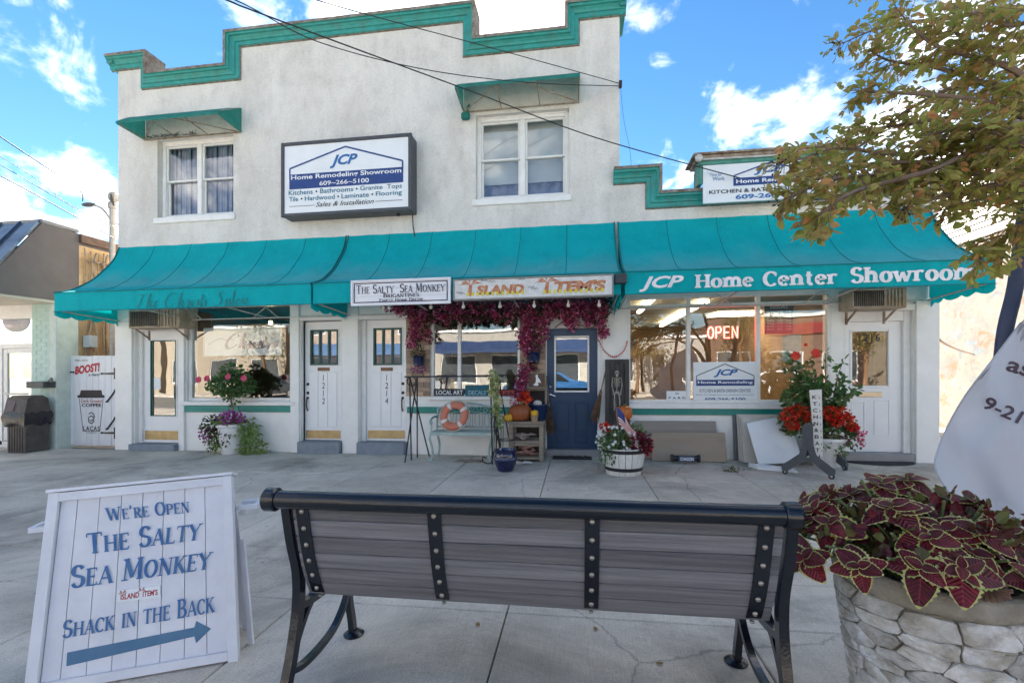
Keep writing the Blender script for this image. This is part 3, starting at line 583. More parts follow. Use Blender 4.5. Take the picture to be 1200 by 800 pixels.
# parapet piers with their depth
mb = MB(); mb.box(XL, XAB - .003, .252, .6, ZB, ZA + MH - .003); mb.box(XCD - .3, XCD - .003, .252, .5, ZD, ZC + MH - .003); mb.box(XDE, XT - .003, .252, .6, ZD, ZE + MH - .003); mb.box(XBC, XBC + .3, .252, .45, ZB, ZC + MH - .003)
mb.build('parapet_pier', trimw, bld)
def moulding(name, path, prof):
    """path: corner points (x,z) of the top outline, left to right; wall lies below/inside"""
    n = len(path); mbs = MB()
    offs = []
    for i, (x, z) in enumerate(path):
        a = path[i - 1] if i else None; b = path[i + 1] if i < n - 1 else None
        def nr(p, q):
            dx, dz = q[0] - p[0], q[1] - p[1]; l = math.hypot(dx, dz); return (dz / l, -dx / l)
        ns = []
        if a: ns.append(nr(a, (x, z)))
        if b: ns.append(nr((x, z), b))
        if len(ns) == 1: offs.append(ns[0])
        else: offs.append((ns[0][0] + ns[1][0], ns[0][1] + ns[1][1]))
    vs = []
    for (d, w) in prof:
        for i, (x, z) in enumerate(path): vs.append((x + offs[i][0] * d, -w, z + offs[i][1] * d))
    k = len(prof)
    for j in range(k - 1):
        mi = 1 if j in (0, 1, k - 2) else 0
        for i in range(n - 1):
            q = [vs[j * n + i], vs[j * n + i + 1], vs[(j + 1) * n + i + 1], vs[(j + 1) * n + i]]; mbs.add(q, [(0, 1, 2, 3)], mi)
    # return ends
    for i in (0, n - 1):
        pts = [vs[j * n + i] for j in range(k)] + [(path[i][0] + offs[i][0] * prof[-1][0], .02, path[i][1] + offs[i][1] * prof[-1][0]), (path[i][0], .02, path[i][1])]
        mbs.add(pts, [tuple(range(len(pts)))], 0)
    return mbs.build(name, [tealtrim, rustlip], bld, fixn=False)
PR = [(-.02, -.26), (-.02, .17), (.035, .17), (.04, .145), (.075, .14), (.085, .11), (.12, .085), (.16, .075), (.17, .055), (.235, .05), (.245, .03), (.262, -.004)]
EXT = .12
path = [(XL - EXT, ZA + MH), (XAB + .0, ZA + MH), (XAB + .0, ZB + MH), (XBC - MH + .0, ZB + MH), (XBC - MH, ZC + MH), (XCD + .22, ZC + MH), (XCD + .22, ZD + MH), (XDE - .2, ZD + MH), (XDE - .2, ZE + MH), (XT + .12, ZE + MH)]
# the vertical runs sit inside the taller wall
path = [(XL - EXT, ZA + MH), (XAB + .05, ZA + MH), (XAB + .05, ZB + MH), (XBC - .24, ZB + MH), (XBC - .24, ZC + MH), (XCD + .2, ZC + MH), (XCD + .2, ZD + MH), (XDE - .19, ZD + MH), (XDE - .19, ZE + MH), (XT + .1, ZE + MH)]
PR = [(d * .86, w) for d, w in PR]; PR2 = PR
moulding('cornice', path, PR2)
mb = MB(); wall_cells(mb, XBC - .24, XBC, ZB + MH, ZC + MH - .02, 0, .25, []); mb.box(XCD, XCD + .2, 0, .25, ZD + MH - .01, ZC + MH - .02); mb.box(XDE - .19, XDE, 0, .25, ZD + MH - .01, ZE + MH - .02); mb.box(XAB, XAB + .05, 0, .25, ZB + MH - .01, ZA + MH - .02); mb.build('parapet_edge', stucco, bld)
# returns at the two tower corners (side faces)
mb = MB()
for d, w in ((0, .17), ): pass
mb.box(XL - .12, XL - .002, -.12, .6, ZA + .1, ZA + MH); mb.box(XL - .07, XL - .002, -.05, .6, ZA + .0, ZA + .1); mb.box(XT + .002, XT + .1, -.12, .6, ZE + .1, ZE + MH); mb.box(XT + .002, XT + .05, -.05, .6, ZE, ZE + .1)
mb.build('cornice_return', tealtrim, bld)
moulding('cornice', [(XT - .1, ZF + MH), (XFG + .21, ZF + MH), (XFG + .21, ZG + MH), (WX(1044), ZG + MH), (WX(1044), ZG + .02 + MH)][:4], PR)
mb = MB(); mb.box(XFG, XFG + .21, 0, .25, ZG + MH - .01, ZF + MH - .02); mb.build('parapet_edge', stucco, bld)
mb = MB(); mb.box(XFG + .18, WX(832), -.05, .27, ZG + MH - .02, ZG + MH + .05, b=.01); mb.build('coping', M('grey_flashing', (.42, .41, .39), .6), bld)
# upstairs windows
def double_hung(q, inner, y=.1, low=None):
    x0, x1, z0, z1 = q
    w = MB(); frame_ring(w, x0, x1, y, y + .14, z0, z1, .07, b=.008); xm = (x0 + x1) / 2
    w.box(xm - .045, xm + .045, y + .002, y + .12, z0 + .07, z1 - .07, b=.008)
    w.box(x0 + .02, x1 - .02, y - .02, y + .02, z1 - .02, z1 - .001)
    win = w.build('window', trimw, bld)
    MB().box(x0 - .06, x1 + .04, -.035, .1, z0 - .11, z0 - .002, b=.01).build('sill', trimw, bld)
    zm = (z0 + z1) / 2
    for a, b in ((x0 + .07, xm - .045), (xm + .045, x1 - .07)):
        s = MB(); frame_ring(s, a, b, y + .03, y + .07, zm - .02, z1 - .07, .035, b=.005); frame_ring(s, a, b, y + .07, y + .11, z0 + .07, zm + .02, .035, b=.005); s.build('sash', alum, win)
        MB().box(a + .036, b - .036, y + .045, y + .05, zm + .015, z1 - .105).build('pane', glassu, win)
        MB().box(a + .036, b - .036, y + .085, y + .09, z0 + .105, zm - .015).build('pane', glassu, win)
    if inner == 'curtain':
        c = MB(); n = 26
        for i in range(n):
            a_ = x0 + .075 + i / n * (x1 - x0 - .15); b_ = x0 + .075 + (i + 1) / n * (x1 - x0 - .15); yy = y + .17 + .02 * (i % 2) + .012 * sin(i * 1.9)
            c.box(a_ + .001, b_ - .001, yy, yy + .012, z0 + .01, z1 - .01, b=.004)
        c.build('curtain', curtain, win)
    else:
        MB().box(x0 + .06, x1 - .06, y + .2, y + .205, z0 + .33 * (z1 - z0) - .12, z1).build('blind', blind, win)
        c = MB(); n = 40
        for i in range(n):
            a = x0 + .05 + i / n * (x1 - x0 - .1); b = x0 + .05 + (i + 1) / n * (x1 - x0 - .1)
            c.add([(a, y + .26 + .02 * sin(i), z0), (b, y + .26 + .02 * sin(i + 1), z0), (b, y + .26 + .02 * sin(i + 1), z1), (a, y + .26 + .02 * sin(i), z1)], [(0, 1, 2, 3)])
        c.build('curtain', curtain, win)
    r = MB(); r.box(x0 - .2, x1 + .2, 2.2, 2.25, z0 - .3, z1 + .3); r.build('room_wall', intdark, win)
double_hung(UW1, 'curtain'); double_hung(UW2, 'blind')
# bulkhead bands, sills, base
def band(p0, p1, t, b, nm='band', m=bandteal, y0=-.035):
    x0, x1, z0, z1 = RC(p0, p1, t, b); MB().box(x0, x1, y0, -.001, z0, z1, b=.006).build(nm, m, bld)
ws = W1; MB().box(W1[0] - .1, W1[1] + .1, -.06, .05, W1[2] - .075, W1[2] - .0015, b=.01).build('sill', trimw, bld)
MB().box(W2[0] - .02, W2[1] + .02, -.05, .05, W2[2] - .06, W2[2] - .0015, b=.01).build('sill', trimw, bld)
MB().box(W3[0] - .06, W3[1] + .06, -.07, .05, W3[2] - .09, W3[2] - .0015, b=.01).build('sill', trimw, bld)
band(211.5, 281, 475, 482.5); band(281.6, 348, 475, 482.5); band(477.5, 625, 476.5, 484); band(735, 984, 478.5, 486)
# corner piers and pilasters standing proud
for p0, p1 in ((137.5, 157), (211.5, 218), (342, 352), (402.5, 421), (1071, 1098.5)):
    x0, x1 = WX(p0), WX(p1); MB().box(x0, x1, -.05, .01, -.03, WZ((p0 + p1) / 2, 352), b=.008).build('pier', whitew, bld)
MB().box(WX(706), WX(733), -.02, .01, -.03, WZ(720, 350), b=.006).build('pier', whitew, bld)
# head trim over doors
for q in (D1, D2, D3, D5): MB().box(q[0] - .06, q[1] + .06, -.03, .02, q[3] - .002, q[3] + .09, b=.008).build('head_trim', trimw, bld)
# ---- doors
def panel_groove(mb, x0, x1, z0, z1, y): frame_ring(mb, x0, x1, y - .012, y + .002, z0, z1, .022, b=.006)
def door(q, leaf, y, gl, m, nm='door', step=None, mats=None, jam=trimw):
    """q opening, leaf px rect, gl glass px rect"""
    lx0, lx1, lz0, lz1 = RC(*leaf, y); gx0, gx1, gz0, gz1 = RC(*gl, y)
    jb = MB(); jb.box(q[0], lx0 - .002, y - .05, .249, lz0 - .03, q[3] - .001, b=.006); jb.box(lx1 + .002, q[1], y - .05, .249, lz0 - .03, q[3] - .001, b=.006)
    if q[3] > lz1 + .02: jb.box(lx0 - .001, lx1 + .001, y - .048, .249, lz1 + .003, q[3] - .0015, b=.006)
    jb.build('door_frame', jam, bld)
    d = MB(); wall_cells(d, lx0, lx1, lz0, lz1, y, y + .045, [(gx0, gx1, gz0, gz1)]); frame_ring(d, gx0 - .03, gx1 + .03, y - .012, y + .0005, gz0 - .03, gz1 + .03, .034, b=.006)
    dr = d.build(nm, m, bld)
    MB().box(gx0 + .001, gx1 - .001, y + .02, y + .026, gz0 + .001, gz1 - .001).build('pane', glass, dr)
    st = MB(); st.box(q[0] + .002, q[1] - .002, -.14 if step else -.05, .2, -.03, lz0 - .004, b=.01); st.build('step', stepblue if step else M('threshold_metal', (.3, .31, .33), .4, metal=.5), bld)
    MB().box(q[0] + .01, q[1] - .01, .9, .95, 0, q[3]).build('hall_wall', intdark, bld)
    return dr, (lx0, lx1, lz0, lz1), (gx0, gx1, gz0, gz1)
def kick(dr, l, y, h0, h1, m=0.02):
    MB().box(l[0] + m, l[1] - m, y - .006, y - .0005, h0, h1, b=.002).build('kick_plate', brass, dr)
YD = .12
dr, l, gq = door(D1, (169, 211, 388, 518), YD, (177, 206.5, 399, 487), doorw, step=True); kick(dr, l, YD, WZ(190, 515, YD), WZ(190, 504.5, YD))
t = MB(); frame_ring(t, gq[0] - .005, gq[1] + .005, YD - .016, YD + .01, gq[2] - .005, gq[3] + .005, .016); t.build('glazing_bead', M('teal_bead', (.0, .13, .11), .4), dr)
MB().tube([(l[1] - .07, YD - .05, .95), (l[1] - .07, YD - .05, 1.2)], .01).build('handle', darkm, dr)
MB().box(gq[0] + .05, gq[0] + .19, YD + .012, YD + .018, gq[2] + .5, gq[2] + .72).build('notice', signw, dr)
for (D, lf, gl, num, nx) in ((D2, (357.5, 400.5, 377, 515), (364.5, 396, 387, 427), '1212', 379.5), (D3, (430, 476, 375, 516), (438.5, 470.5, 385, 427), '1214', 453.5)):
    dr, l, gq = door(D, lf, YD, gl, doorw, step=True)
    m = MB(); frame_ring(m, gq[0] - .012, gq[1] + .012, YD - .02, YD + .012, gq[2] - .012, gq[3] + .012, .03, b=.004)
    for k in (1, 2): xx = gq[0] + (gq[1] - gq[0]) * k / 3; m.box(xx - .016, xx + .016, YD - .019, YD + .012, gq[2] + .018, gq[3] - .018, b=.004)
    m.build('muntin', M('dark_green_paint', (.01, .09, .07), .4), dr)
    c = MB(); c.add([(gq[0], .22, gq[2]), (gq[1], .22, gq[2]), (gq[1], .22, gq[3]), (gq[0], .22, gq[3])], [(0, 1, 2, 3)]); c.build('curtain', curtain, dr)
    zt1 = WZ(nx, 436, YD); zb1 = WZ(nx, 500, YD); w3 = (l[1] - l[0] - .16) / 3
    pn = MB()
    for k in range(3): x0 = l[0] + .08 + k * w3; pn.box(x0 + .006, x0 + w3 - .006, YD - .012, YD, zb1, zt1, b=.008)
    pn.build('panel', doorw, dr)
    kick(dr, l, YD, WZ(nx, 513.5, YD), WZ(nx, 504, YD))
    MB().box(WX(nx - 7, YD), WX(nx + 7, YD), YD - .012, YD - .001, WZ(nx, 434.5, YD), WZ(nx, 430.5, YD), b=.003).build('mail_slot', M('bronze', (.16, .09, .05), .4, metal=.5), dr)
    tx = MB()
    for k, ch in enumerate(num):
        z1 = WZ(nx, 443 + k * 9, YD); sans(tx, ch, on_wall(YD - .0125), WX(nx, YD) - (.026 if ch != '1' else .009), WX(nx, YD) + (.026 if ch != '1' else .009), z1 - .045, z1 + .06, .0, .1)
    tx.build('house_number', black_ink, dr)
    hx = l[0] + .06 if num == '1212' else l[1] - .06
    hd = MB(); z0 = WZ(nx, 468, YD)
    for dz in (.28, .12): hd.lathe([(.0, 0), (.028, .001), (.024, .014), (0, .016)], 12, (0, 0, 0)); hd.v[-48:] = [(hx + a, YD - c - .001, z0 + dz + b) for a, b, c in hd.v[-48:]]
    hd.tube([(hx, YD - .004, z0 + .03), (hx, YD - .05, z0), (hx, YD - .055, z0 - .1), (hx, YD - .04, z0 - .16), (hx, YD - .01, z0 - .2)], .011, 8); hd.ball((hx, YD - .012, z0 + .03), .022)
    hd.build('handle', M('dark_bronze', (.05, .035, .025), .35, metal=.6), dr)
# blue door
dr, l, gq = door(D4, (641, 700, 385, 525), .06, (651.5, 688.5, 395.5, 457.5), navy)
MB_ = MB(); frame_ring(MB_, gq[0] - .028, gq[1] + .028, .06 - .026, .06 - .0125, gq[2] - .028, gq[3] + .028, .03, b=.004); MB_.build('glass_trim', trimw, dr)
pn = MB(); y = .06
for (a, b, t_, bo) in ((651, 668, 470, 506), (673, 690, 470, 506), (651, 668, 508, 519), (673, 690, 508, 519)):
    x0, x1, z0, z1 = RC(a, b, t_, bo, y); frame_ring(pn, x0, x1, y - .007, y + .0005, z0, z1, .022, b=.006); pn.box(x0 + .04, x1 - .04, y - .009, y, z0 + .04, z1 - .04, b=.01)
pn.build('panel', navy, dr)
hx = WX(645, .06); hd = MB(); hd.ball((hx, .03, WZ(645, 453, .06)), .022); hd.tube([(hx, .05, WZ(645, 462, .06)), (hx, .01, WZ(645, 462, .06)), (hx + .09, .0, WZ(645, 464, .06))], .012); hd.ball((hx, .045, WZ(645, 462, .06)), .026); hd.build('handle', M('chrome', (.7, .7, .68), .2, metal=.9), dr)
x0, x1, z0, z1 = RC(640, 705, 368, 384, -.004); tr = MB(); frame_ring(tr, x0, x1, -.03, -.0015, z0, z1 - .002, .045, b=.006); tr.build('transom_frame', trimw, bld)
# 1216 door
dr, l, gq = door(D5, (990, 1056, 377, 529), .1, (998, 1041, 388, 452), doorw)
pn = MB(); y = .1
for (a, b, t_, bo) in ((997, 1014, 470, 518), (1024, 1043, 468, 510)):
    x0, x1, z0, z1 = RC(a, b, t_, bo, y); frame_ring(pn, x0, x1, y - .008, y + .0005, z0, z1, .024, b=.007)
pn.build('panel', doorw, dr)
MB().box(WX(1006, y), WX(1033, y), y - .02, y - .001, WZ(1020, 465, y), WZ(1020, 459, y), b=.005).build('mail_slot', M('brass_slot', (.62, .5, .36), .35, metal=.5), dr)
tx = MB(); x0, x1, z0, z1 = RC(1008, 1032, 391, 400, y); sans(tx, '1216', on_wall(y + .018), x0, x1, z0, z1, .01, 0, .001, space=1.25); tx.build('house_number', black_ink, dr)
MB().tube([(l[0] + .07, y - .045, .95), (l[0] + .07, y - .045, 1.02)], .02).build('handle', brass, dr)

# ---- shop windows
def shopwin(q, y, bars, fw=.06, transom=None, gm=None):
    x0, x1, z0, z1 = q; w = MB(); frame_ring(w, x0, x1, y, y + .1, z0, z1, fw, b=.006)
    xs = [x0 + fw] + [v for b in bars for v in (b - .03, b + .03)] + [x1 - fw]
    for b in bars: w.box(b - .03, b + .03, y + .002, y + .09, z0 + fw, z1 - fw, b=.006)
    if transom: w.box(x0 + fw, x1 - fw, y - .004, y + .085, transom - .03, transom + .03, b=.006)
    win = w.build('shop_window', alum, bld)
    for k in range(0, len(xs), 2):
        if transom:
            MB().box(xs[k] + .001, xs[k + 1] - .001, y + .04, y + .048, z0 + fw + .001, transom - .031).build('pane', gm or glass2, win)
            MB().box(xs[k] + .001, xs[k + 1] - .001, y + .04, y + .048, transom + .031, z1 - fw - .001).build('pane', gm or glass2, win)
        else: MB().box(xs[k] + .001, xs[k + 1] - .001, y + .04, y + .048, z0 + fw + .001, z1 - fw - .001).build('pane', gm or glass2, win)
    return win
win1 = shopwin(W1, .04, []); win2 = shopwin(W2, .03, [WX(538, .03)], fw=.04); win3 = shopwin(W3, .0, [WX(807), WX(889)], transom=WZ(850, 357), fw=.05)
# ---- interiors
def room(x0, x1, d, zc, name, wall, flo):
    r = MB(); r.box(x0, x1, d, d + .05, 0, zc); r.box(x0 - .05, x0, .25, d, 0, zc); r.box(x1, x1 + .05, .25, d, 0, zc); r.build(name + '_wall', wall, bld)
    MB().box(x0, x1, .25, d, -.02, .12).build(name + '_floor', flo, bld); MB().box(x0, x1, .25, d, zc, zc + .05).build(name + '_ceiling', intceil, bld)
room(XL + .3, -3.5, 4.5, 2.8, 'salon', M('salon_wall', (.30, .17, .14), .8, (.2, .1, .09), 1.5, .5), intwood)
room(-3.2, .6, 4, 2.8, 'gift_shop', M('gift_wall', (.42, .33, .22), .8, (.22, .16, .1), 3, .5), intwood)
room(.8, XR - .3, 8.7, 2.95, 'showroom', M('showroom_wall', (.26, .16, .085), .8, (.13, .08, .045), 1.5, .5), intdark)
for x0, y0, x1, y1 in ((2.75, 2.6, 2.75, 8.0), (1.55, 1.0, 1.55, 4.2)):
    MB().beam((x0, y0, 2.86), (x1, y1, 2.86), .09, .05).build('strip_light', lampm, bld)
for x0 in (3.7,): MB().box(x0, x0 + 1.1, 5.2, 6.0, 2.9, 2.93).build('ceiling_light', lampm, bld)
MB().ball((WX(317, .6), .6, WZ(317, 378, .6)), .035).build('ceiling_light', M('bulb_lit', (1, .8, .5), .5, emit=(1, .72, .35), estr=14), bld)
# ---- air conditioners over the doors
acm = M('ac_case', (.48, .43, .35), .6, (.30, .2, .12), 9, .5, .2, dirt=.5, dirtcol=(.16, .08, .04), dscale=5)
def ac(p0, p1, t, b, label, pr=.34):
    x0, x1, z0, z1 = RC(p0, p1, t, b, -pr); r = thing('air_conditioner', label, 'air conditioner', ((x0 + x1) / 2, -.1, z0), group='window air conditioners over the doors')
    xg = x0 + (x1 - x0) * .62
    MB().box(x0, x1, -pr + .02, .03, z0, z1, b=.01).build('case', acm, r)
    gg = MB(); frame_ring(gg, x0 + .01, xg, -pr, -pr + .021, z0 + .01, z1 - .01, .025, b=.004); gg.build('grille_frame', acm, r)
    MB().box(x0 + .035, xg - .025, -pr + .012, -pr + .019, z0 + .035, z1 - .035).build('coil', blackm, r)
    n = 16; f = MB()
    for i in range(1, n): xx = x0 + .035 + (xg - .06 - x0) * i / n; f.box(xx - .002, xx + .002, -pr + .004, -pr + .011, z0 + .036, z1 - .036)
    f.build('grille', rust, r)
    s = MB()
    for i in range(5):
        a = xg + .03 + i * (x1 - xg - .05) / 5; s.box(a, a + .02, -pr - .0, -pr + .019, z0 + .03, z1 - .03)
    s.build('louvre', acm, r)
    for xx in (x0 + .1, x1 - .12): bk = MB(); bk.beam((xx, -.02, z0 - .16), (xx, -pr + .06, z0 - .012), .025, .02); bk.box(xx - .0125, xx + .0125, -.03, -.001, z0 - .2, z0 - .012); bk.build('bracket', rust, r)
ac(150, 209, 362, 384, 'rusty window air conditioner above the far left glass door'); ac(998, 1064, 337, 361, 'window air conditioner on rusty brackets above the door marked 1216')

# ================================================================== AWNINGS
def prof_from_px():
    out = []
    for px, py in [(142.7, 291), (134, 303.7), (125, 314), (111, 326.5), (99, 333.5), (85, 339.5), (63, 343.2)]:
        r = (px - 600) / F; rx = -ST + r * CT; ry = CT + r * ST; yr = XA0 * ry / rx; t = yr / ry
        out.append((yr - DIST, EYE + (HOR - py) / F * t - SLOPE * XA0))
    return out
XA0 = -8.56
PROF = prof_from_px(); PROF[0] = (-.012, PROF[0][1]); PW = 1.12; PROF[-1] = (-PW, PROF[-1][1]); ZV1 = PROF[-1][1]; ZV0 = ZV1 - .31
pc = catmull([(0, a, b) for a, b in PROF], 4)
def awning(x0, x1, n, label, endL, endR):
    r = thing('shop_awning', label, 'awning', ((x0 + x1) / 2, -PW / 2, ZV0), group='big teal awnings over the shopfronts')
    w = (x1 - x0) / n
    for i in range(n):
        a, b = x0 + i * w, x0 + (i + 1) * w; vs = []; K = 6; P = len(pc)
        for j, p in enumerate(pc):
            for k in range(K + 1):
                u = k / K; sag = .022 * 4 * u * (1 - u) * sin(pi * j / (P - 1)) + .004 * sin(9 * u + j + i * 3) * sin(pi * u)
                vs.append((a + u * w, p.y + sag * .5, p.z - sag))
        fs = [(j * (K + 1) + k, j * (K + 1) + k + 1, (j + 1) * (K + 1) + k + 1, (j + 1) * (K + 1) + k) for j in range(P - 1) for k in range(K)]
        m_ = MB(); m_.add(vs, fs); m_.build('canopy_panel', canvas, r, smooth=60)
    for i in range(n + 1):
        s = MB()
        if i in (0, n): s.tube([(x0 + i * w, p.y - .004, p.z + .006) for p in pc], .013, 6)
        else: s.tube([(x0 + i * w, p.y - .001, p.z + .0015) for p in pc], .0045, 5)
        s.build('seam', seamm, r)
    K = 40; vs = []
    for rr in range(4):
        for k in range(K + 1):
            u = k / K; zz = ZV1 - (ZV1 - ZV0) * rr / 3 - (.006 * sin(u * 50) if rr == 3 else 0); vs.append((x0 + u * (x1 - x0), -PW - .004 + .006 * sin(u * 31 + rr), zz))
    v = MB(); v.add(vs, [(q * (K + 1) + k, q * (K + 1) + k + 1, (q + 1) * (K + 1) + k + 1, (q + 1) * (K + 1) + k) for q in range(3) for k in range(K)]); v.build('valance', canvas, r, smooth=60)
    e = MB(); e.beam((x0, -PW - .012, ZV1), (x1, -PW - .012, ZV1), .012, .012); e.beam((x0, -PW - .012, ZV0), (x1, -PW - .012, ZV0), .012, .01); e.build('piping', seamm, r)
    for x, on in ((x0, endL), (x1, endR)):
        q = MB(); pts = [(x, p.y, p.z) for p in pc] + [(x, -PW, ZV0), (x, -PW * .5, ZV0 - .01), (x, -.01, ZV0 - (.0 if on else .08))]; q.add(pts, [tuple(range(len(pts)))]); q.build('side_panel', canvas, r)
        if on:   # little scalloped flap hanging from the end
            q = MB(); N_ = 16; vs = []
            for i in range(N_ + 1):
                u = i / N_; vs += [(x, -PW + u * (PW - .03), ZV0), (x + .02 * sin(i), -PW + u * (PW - .03), ZV0 - .06 - .045 * abs(sin(u * pi * 4)) - (.12 if i == N_ else 0))]
            q.add(vs, [(2 * i, 2 * i + 1, 2 * i + 3, 2 * i + 2) for i in range(N_)]); q.build('flap', canvas, r)
    f = MB(); f.tube([(x0 + .02, -PW + .03, ZV0 + .02), (x1 - .02, -PW + .03, ZV0 + .02)], .014); f.tube([(x0 + .02, -.04, ZV0 - .05), (x1 - .02, -.04, ZV0 - .05)], .012)
    for i in range(0, n + 1, 2):
        x = min(max(x0 + i * w, x0 + .03), x1 - .03); f.tube([(x, -PW + .03, ZV0 + .02), (x, -.03, ZV0 - .04)], .012); f.tube([(x, -PW + .2, ZV0 + .03), (x, -.03, ZV0 + .42)], .01)
        if 0 < i < n: f.tube([(x - .25, -.05, ZV0 - .05), (x, -.05, ZV0 + .14), (x + .25, -.05, ZV0 - .05)], .009)
    f.build('frame', steelw, r); return r
XM1 = WX(407.5); XM2 = WX(722)
aw1 = awning(XA0, XM1 - .02, 6, 'teal awning on the left end over the salon door and window', True, True)
aw2 = awning(XM1 + .02, XM2 - .03, 6, 'teal awning in the middle behind the two small shop signs', False, True)
aw3 = awning(XM2 + .03, 5.21, 6, 'teal awning on the right printed Home Center Showroom', False, True)
fn = on_wall(-PW - .012)
t1 = MB(); x0, x1, z0, z1 = RC(749, 801, 323.5, 341.5, -PW); sans(t1, 'JCP', fn, x0, x1, z0, z1, .03, .32, .004)
def lab(text, p0, p1, t, b):
    x0, x1, z0, z1 = RC(p0, p1, t, b, -PW); serif_text(t1, text, fn, x0, x1, z0, z1 - z0, thick=.24, thin=.11, slab=.5)
lab('Home', 814.5, 882, 321, 336.5); lab('Center', 894, 981, 317.5, 334); lab('Showroom', 996, 1142, 311.5, 329.5)
t1.build('lettering', white_ink, aw3)
ghost = M('faded_lettering', (.02, .17, .17), .8, (.0, .24, .25), 14, .5); t2 = MB()
x0, x1, z0, z1 = RC(158, 292, 341, 359, -PW); script_text(t2, 'The Christi Salon', fn, x0, x1, z0, (z1 - z0) * .9, .06); t2.build('lettering', ghost, aw1)
# small wedge awnings over the upstairs windows
canv2 = M('old_green_canvas', (.02, .26, .22), .8, (.05, .33, .28), 6, .5, .2, dirt=.5, dirtcol=(.10, .12, .09), dscale=5, trans=.45)
for (xa, xb, zt_, zb_, zf, lb) in ((-8.016, -6.03, 6.24, 5.79, 5.86, 'small torn green awning over the upstairs window at the left'), (WX(543), WX(679.5), WZ(679, 89), WZ(679, 121), WZ(679, 121) + .12, 'small faded green awning over the upstairs window at the right')):
    pw = .57; r = thing('window_awning', lb, 'awning', ((xa + xb) / 2, -.2, zb_), group='small green window awnings')
    m_ = MB(); n = 5
    for k in range(n):
        a, b = xa + (xb - xa) * k / n, xa + (xb - xa) * (k + 1) / n; zs = zf + .01 * sin(k * 2.1)
        m_.add([(a, -.005, zt_), (b, -.005, zt_), (b, -pw * .6, zt_ - (zt_ - zf) * .5), (b, -pw, zf), (a, -pw, zf), (a, -pw * .6, zt_ - (zt_ - zf) * .5)], [(0, 1, 2, 5), (5, 2, 3, 4)])
    m_.add([(xa, -pw - .002, zf), (xb, -pw - .002, zf), (xb, -pw - .004, zf - .045), (xa, -pw - .004, zf - .04)], [(0, 1, 2, 3)])
    m_.build('canvas', canv2, r)
    for x in (xa, xb): q = MB(); q.add([(x, -.005, zt_), (x, -pw, zf), (x, -pw, zf - .045), (x, -.005, zb_)], [(0, 1, 2, 3)]); q.build('side_panel', canv2, r)
    f = MB(); tb = .011
    f.tube([(xa, -pw + .01, zf - .02), (xb, -pw + .01, zf - .02)], tb); f.tube([(xa, -.03, zb_), (xb, -.03, zb_)], tb)
    for k in range(4): x = xa + .02 + (xb - xa - .04) * k / 3; f.tube([(x, -pw + .01, zf - .02), (x, -.02, zb_ + .01)], tb * .8); f.tube([(x, -pw + .01, zf), (x, -.02, zt_ - .01)], tb * .7)
    f.tube([(xa + .02, -.03, zb_), (xa + .7, -pw + .03, zf - .015)], tb * .8); f.tube([(xb - .02, -.03, zb_), (xb - .9, -pw + .03, zf - .015)], tb * .8)
    f.build('frame', rust, r)
    if xa < -5:   # twig nest and torn edge along the back rail
        nb = MB()
        for k in range(70):
            x = random.uniform(xa + .1, xa + 1.15); a = Vector((x, -.05 + random.uniform(-.02, .02), zb_ + .02 + random.uniform(0, .03))); nb.tube([a, a + Vector((random.uniform(-.1, .1), random.uniform(-.03, .03), random.uniform(-.02, .05)))], .004, 4)
        nb.build('torn_edge', blackm, r)
    else:
        nb = MB(); nb.box(xa - .02, xa + .12, -.1, -.01, zb_ - .14, zb_ - .03, b=.02); nb.tube([(xa + .05, -.05, zb_ - .05), (xa + .12, -.06, zb_ + .1)], .02); nb.build('junction_box', canv2, r)
# ================================================================== SIGNS
def jcp_house(mb, fn, x0, x1, z0, z1, w=.018, mi=0):
    """gabled house outline of the shop's mark"""
    xm = (x0 + x1) / 2
    for a, b in (((x0, z0), (x0, z1 - (z1 - z0) * .62)), ((x0, z1 - (z1 - z0) * .62), (xm, z1)), ((xm, z1), (x1, z1 - (z1 - z0) * .62)), ((x1, z1 - (z1 - z0) * .62), (x1, z0))):
        d = Vector((b[0] - a[0], b[1] - a[1])).normalized(); n = Vector((-d.y, d.x)) * w / 2
        mb.add([fn(a[0] + n.x, a[1] + n.y, .003), fn(b[0] + n.x, b[1] + n.y, .003), fn(b[0] - n.x, b[1] - n.y, .003), fn(a[0] - n.x, a[1] - n.y, .003)], [(0, 1, 2, 3)], mi)
# big light box
YS = -.30
x0, x1, z0, z1 = RC(329.5, 481.5, 162, 249.5, YS)
s = thing('light_box_sign', 'dark framed white and blue remodeling showroom light box high on the stucco wall', 'sign', ((x0 + x1) / 2, -.15, z0))
MB().box(x0, x1, YS + .03, -.004, z0, z1, b=.01).build('case', darkm, s)
fr = MB(); frame_ring(fr, x0 - .01, x1 + .01, YS, YS + .05, z0 - .01, z1 + .01, .06, b=.008); fr.build('frame', darkm, s)
fc = MB(); fx0, fx1, fz0, fz1 = x0 + .05, x1 - .05, z0 + .05, z1 - .05; fc.box(fx0, fx1, YS + .02, YS + .03, fz0, fz1); fc.build('face', signw, s)
fn = on_wall(YS + .0195); U = lambda u: fx0 + (fx1 - fx0) * u; V = lambda v: fz0 + (fz1 - fz0) * v
k = MB(); jcp_house(k, fn, U(.045), U(.955), V(.5), V(.93), .028); k.build('emblem', navy_ink, s)
k = MB(); k.add([fn(U(.04), V(.355), .002), fn(U(.96), V(.355), .002), fn(U(.96), V(.575), .002), fn(U(.04), V(.575), .002)], [(0, 1, 2, 3)]); k.build('blue_panel', navy_ink, s)
k = MB(); sans(k, 'JCP', fn, U(.375), U(.60), V(.625), V(.82), .035, .35, .004); k.build('lettering', blue_ink, s)
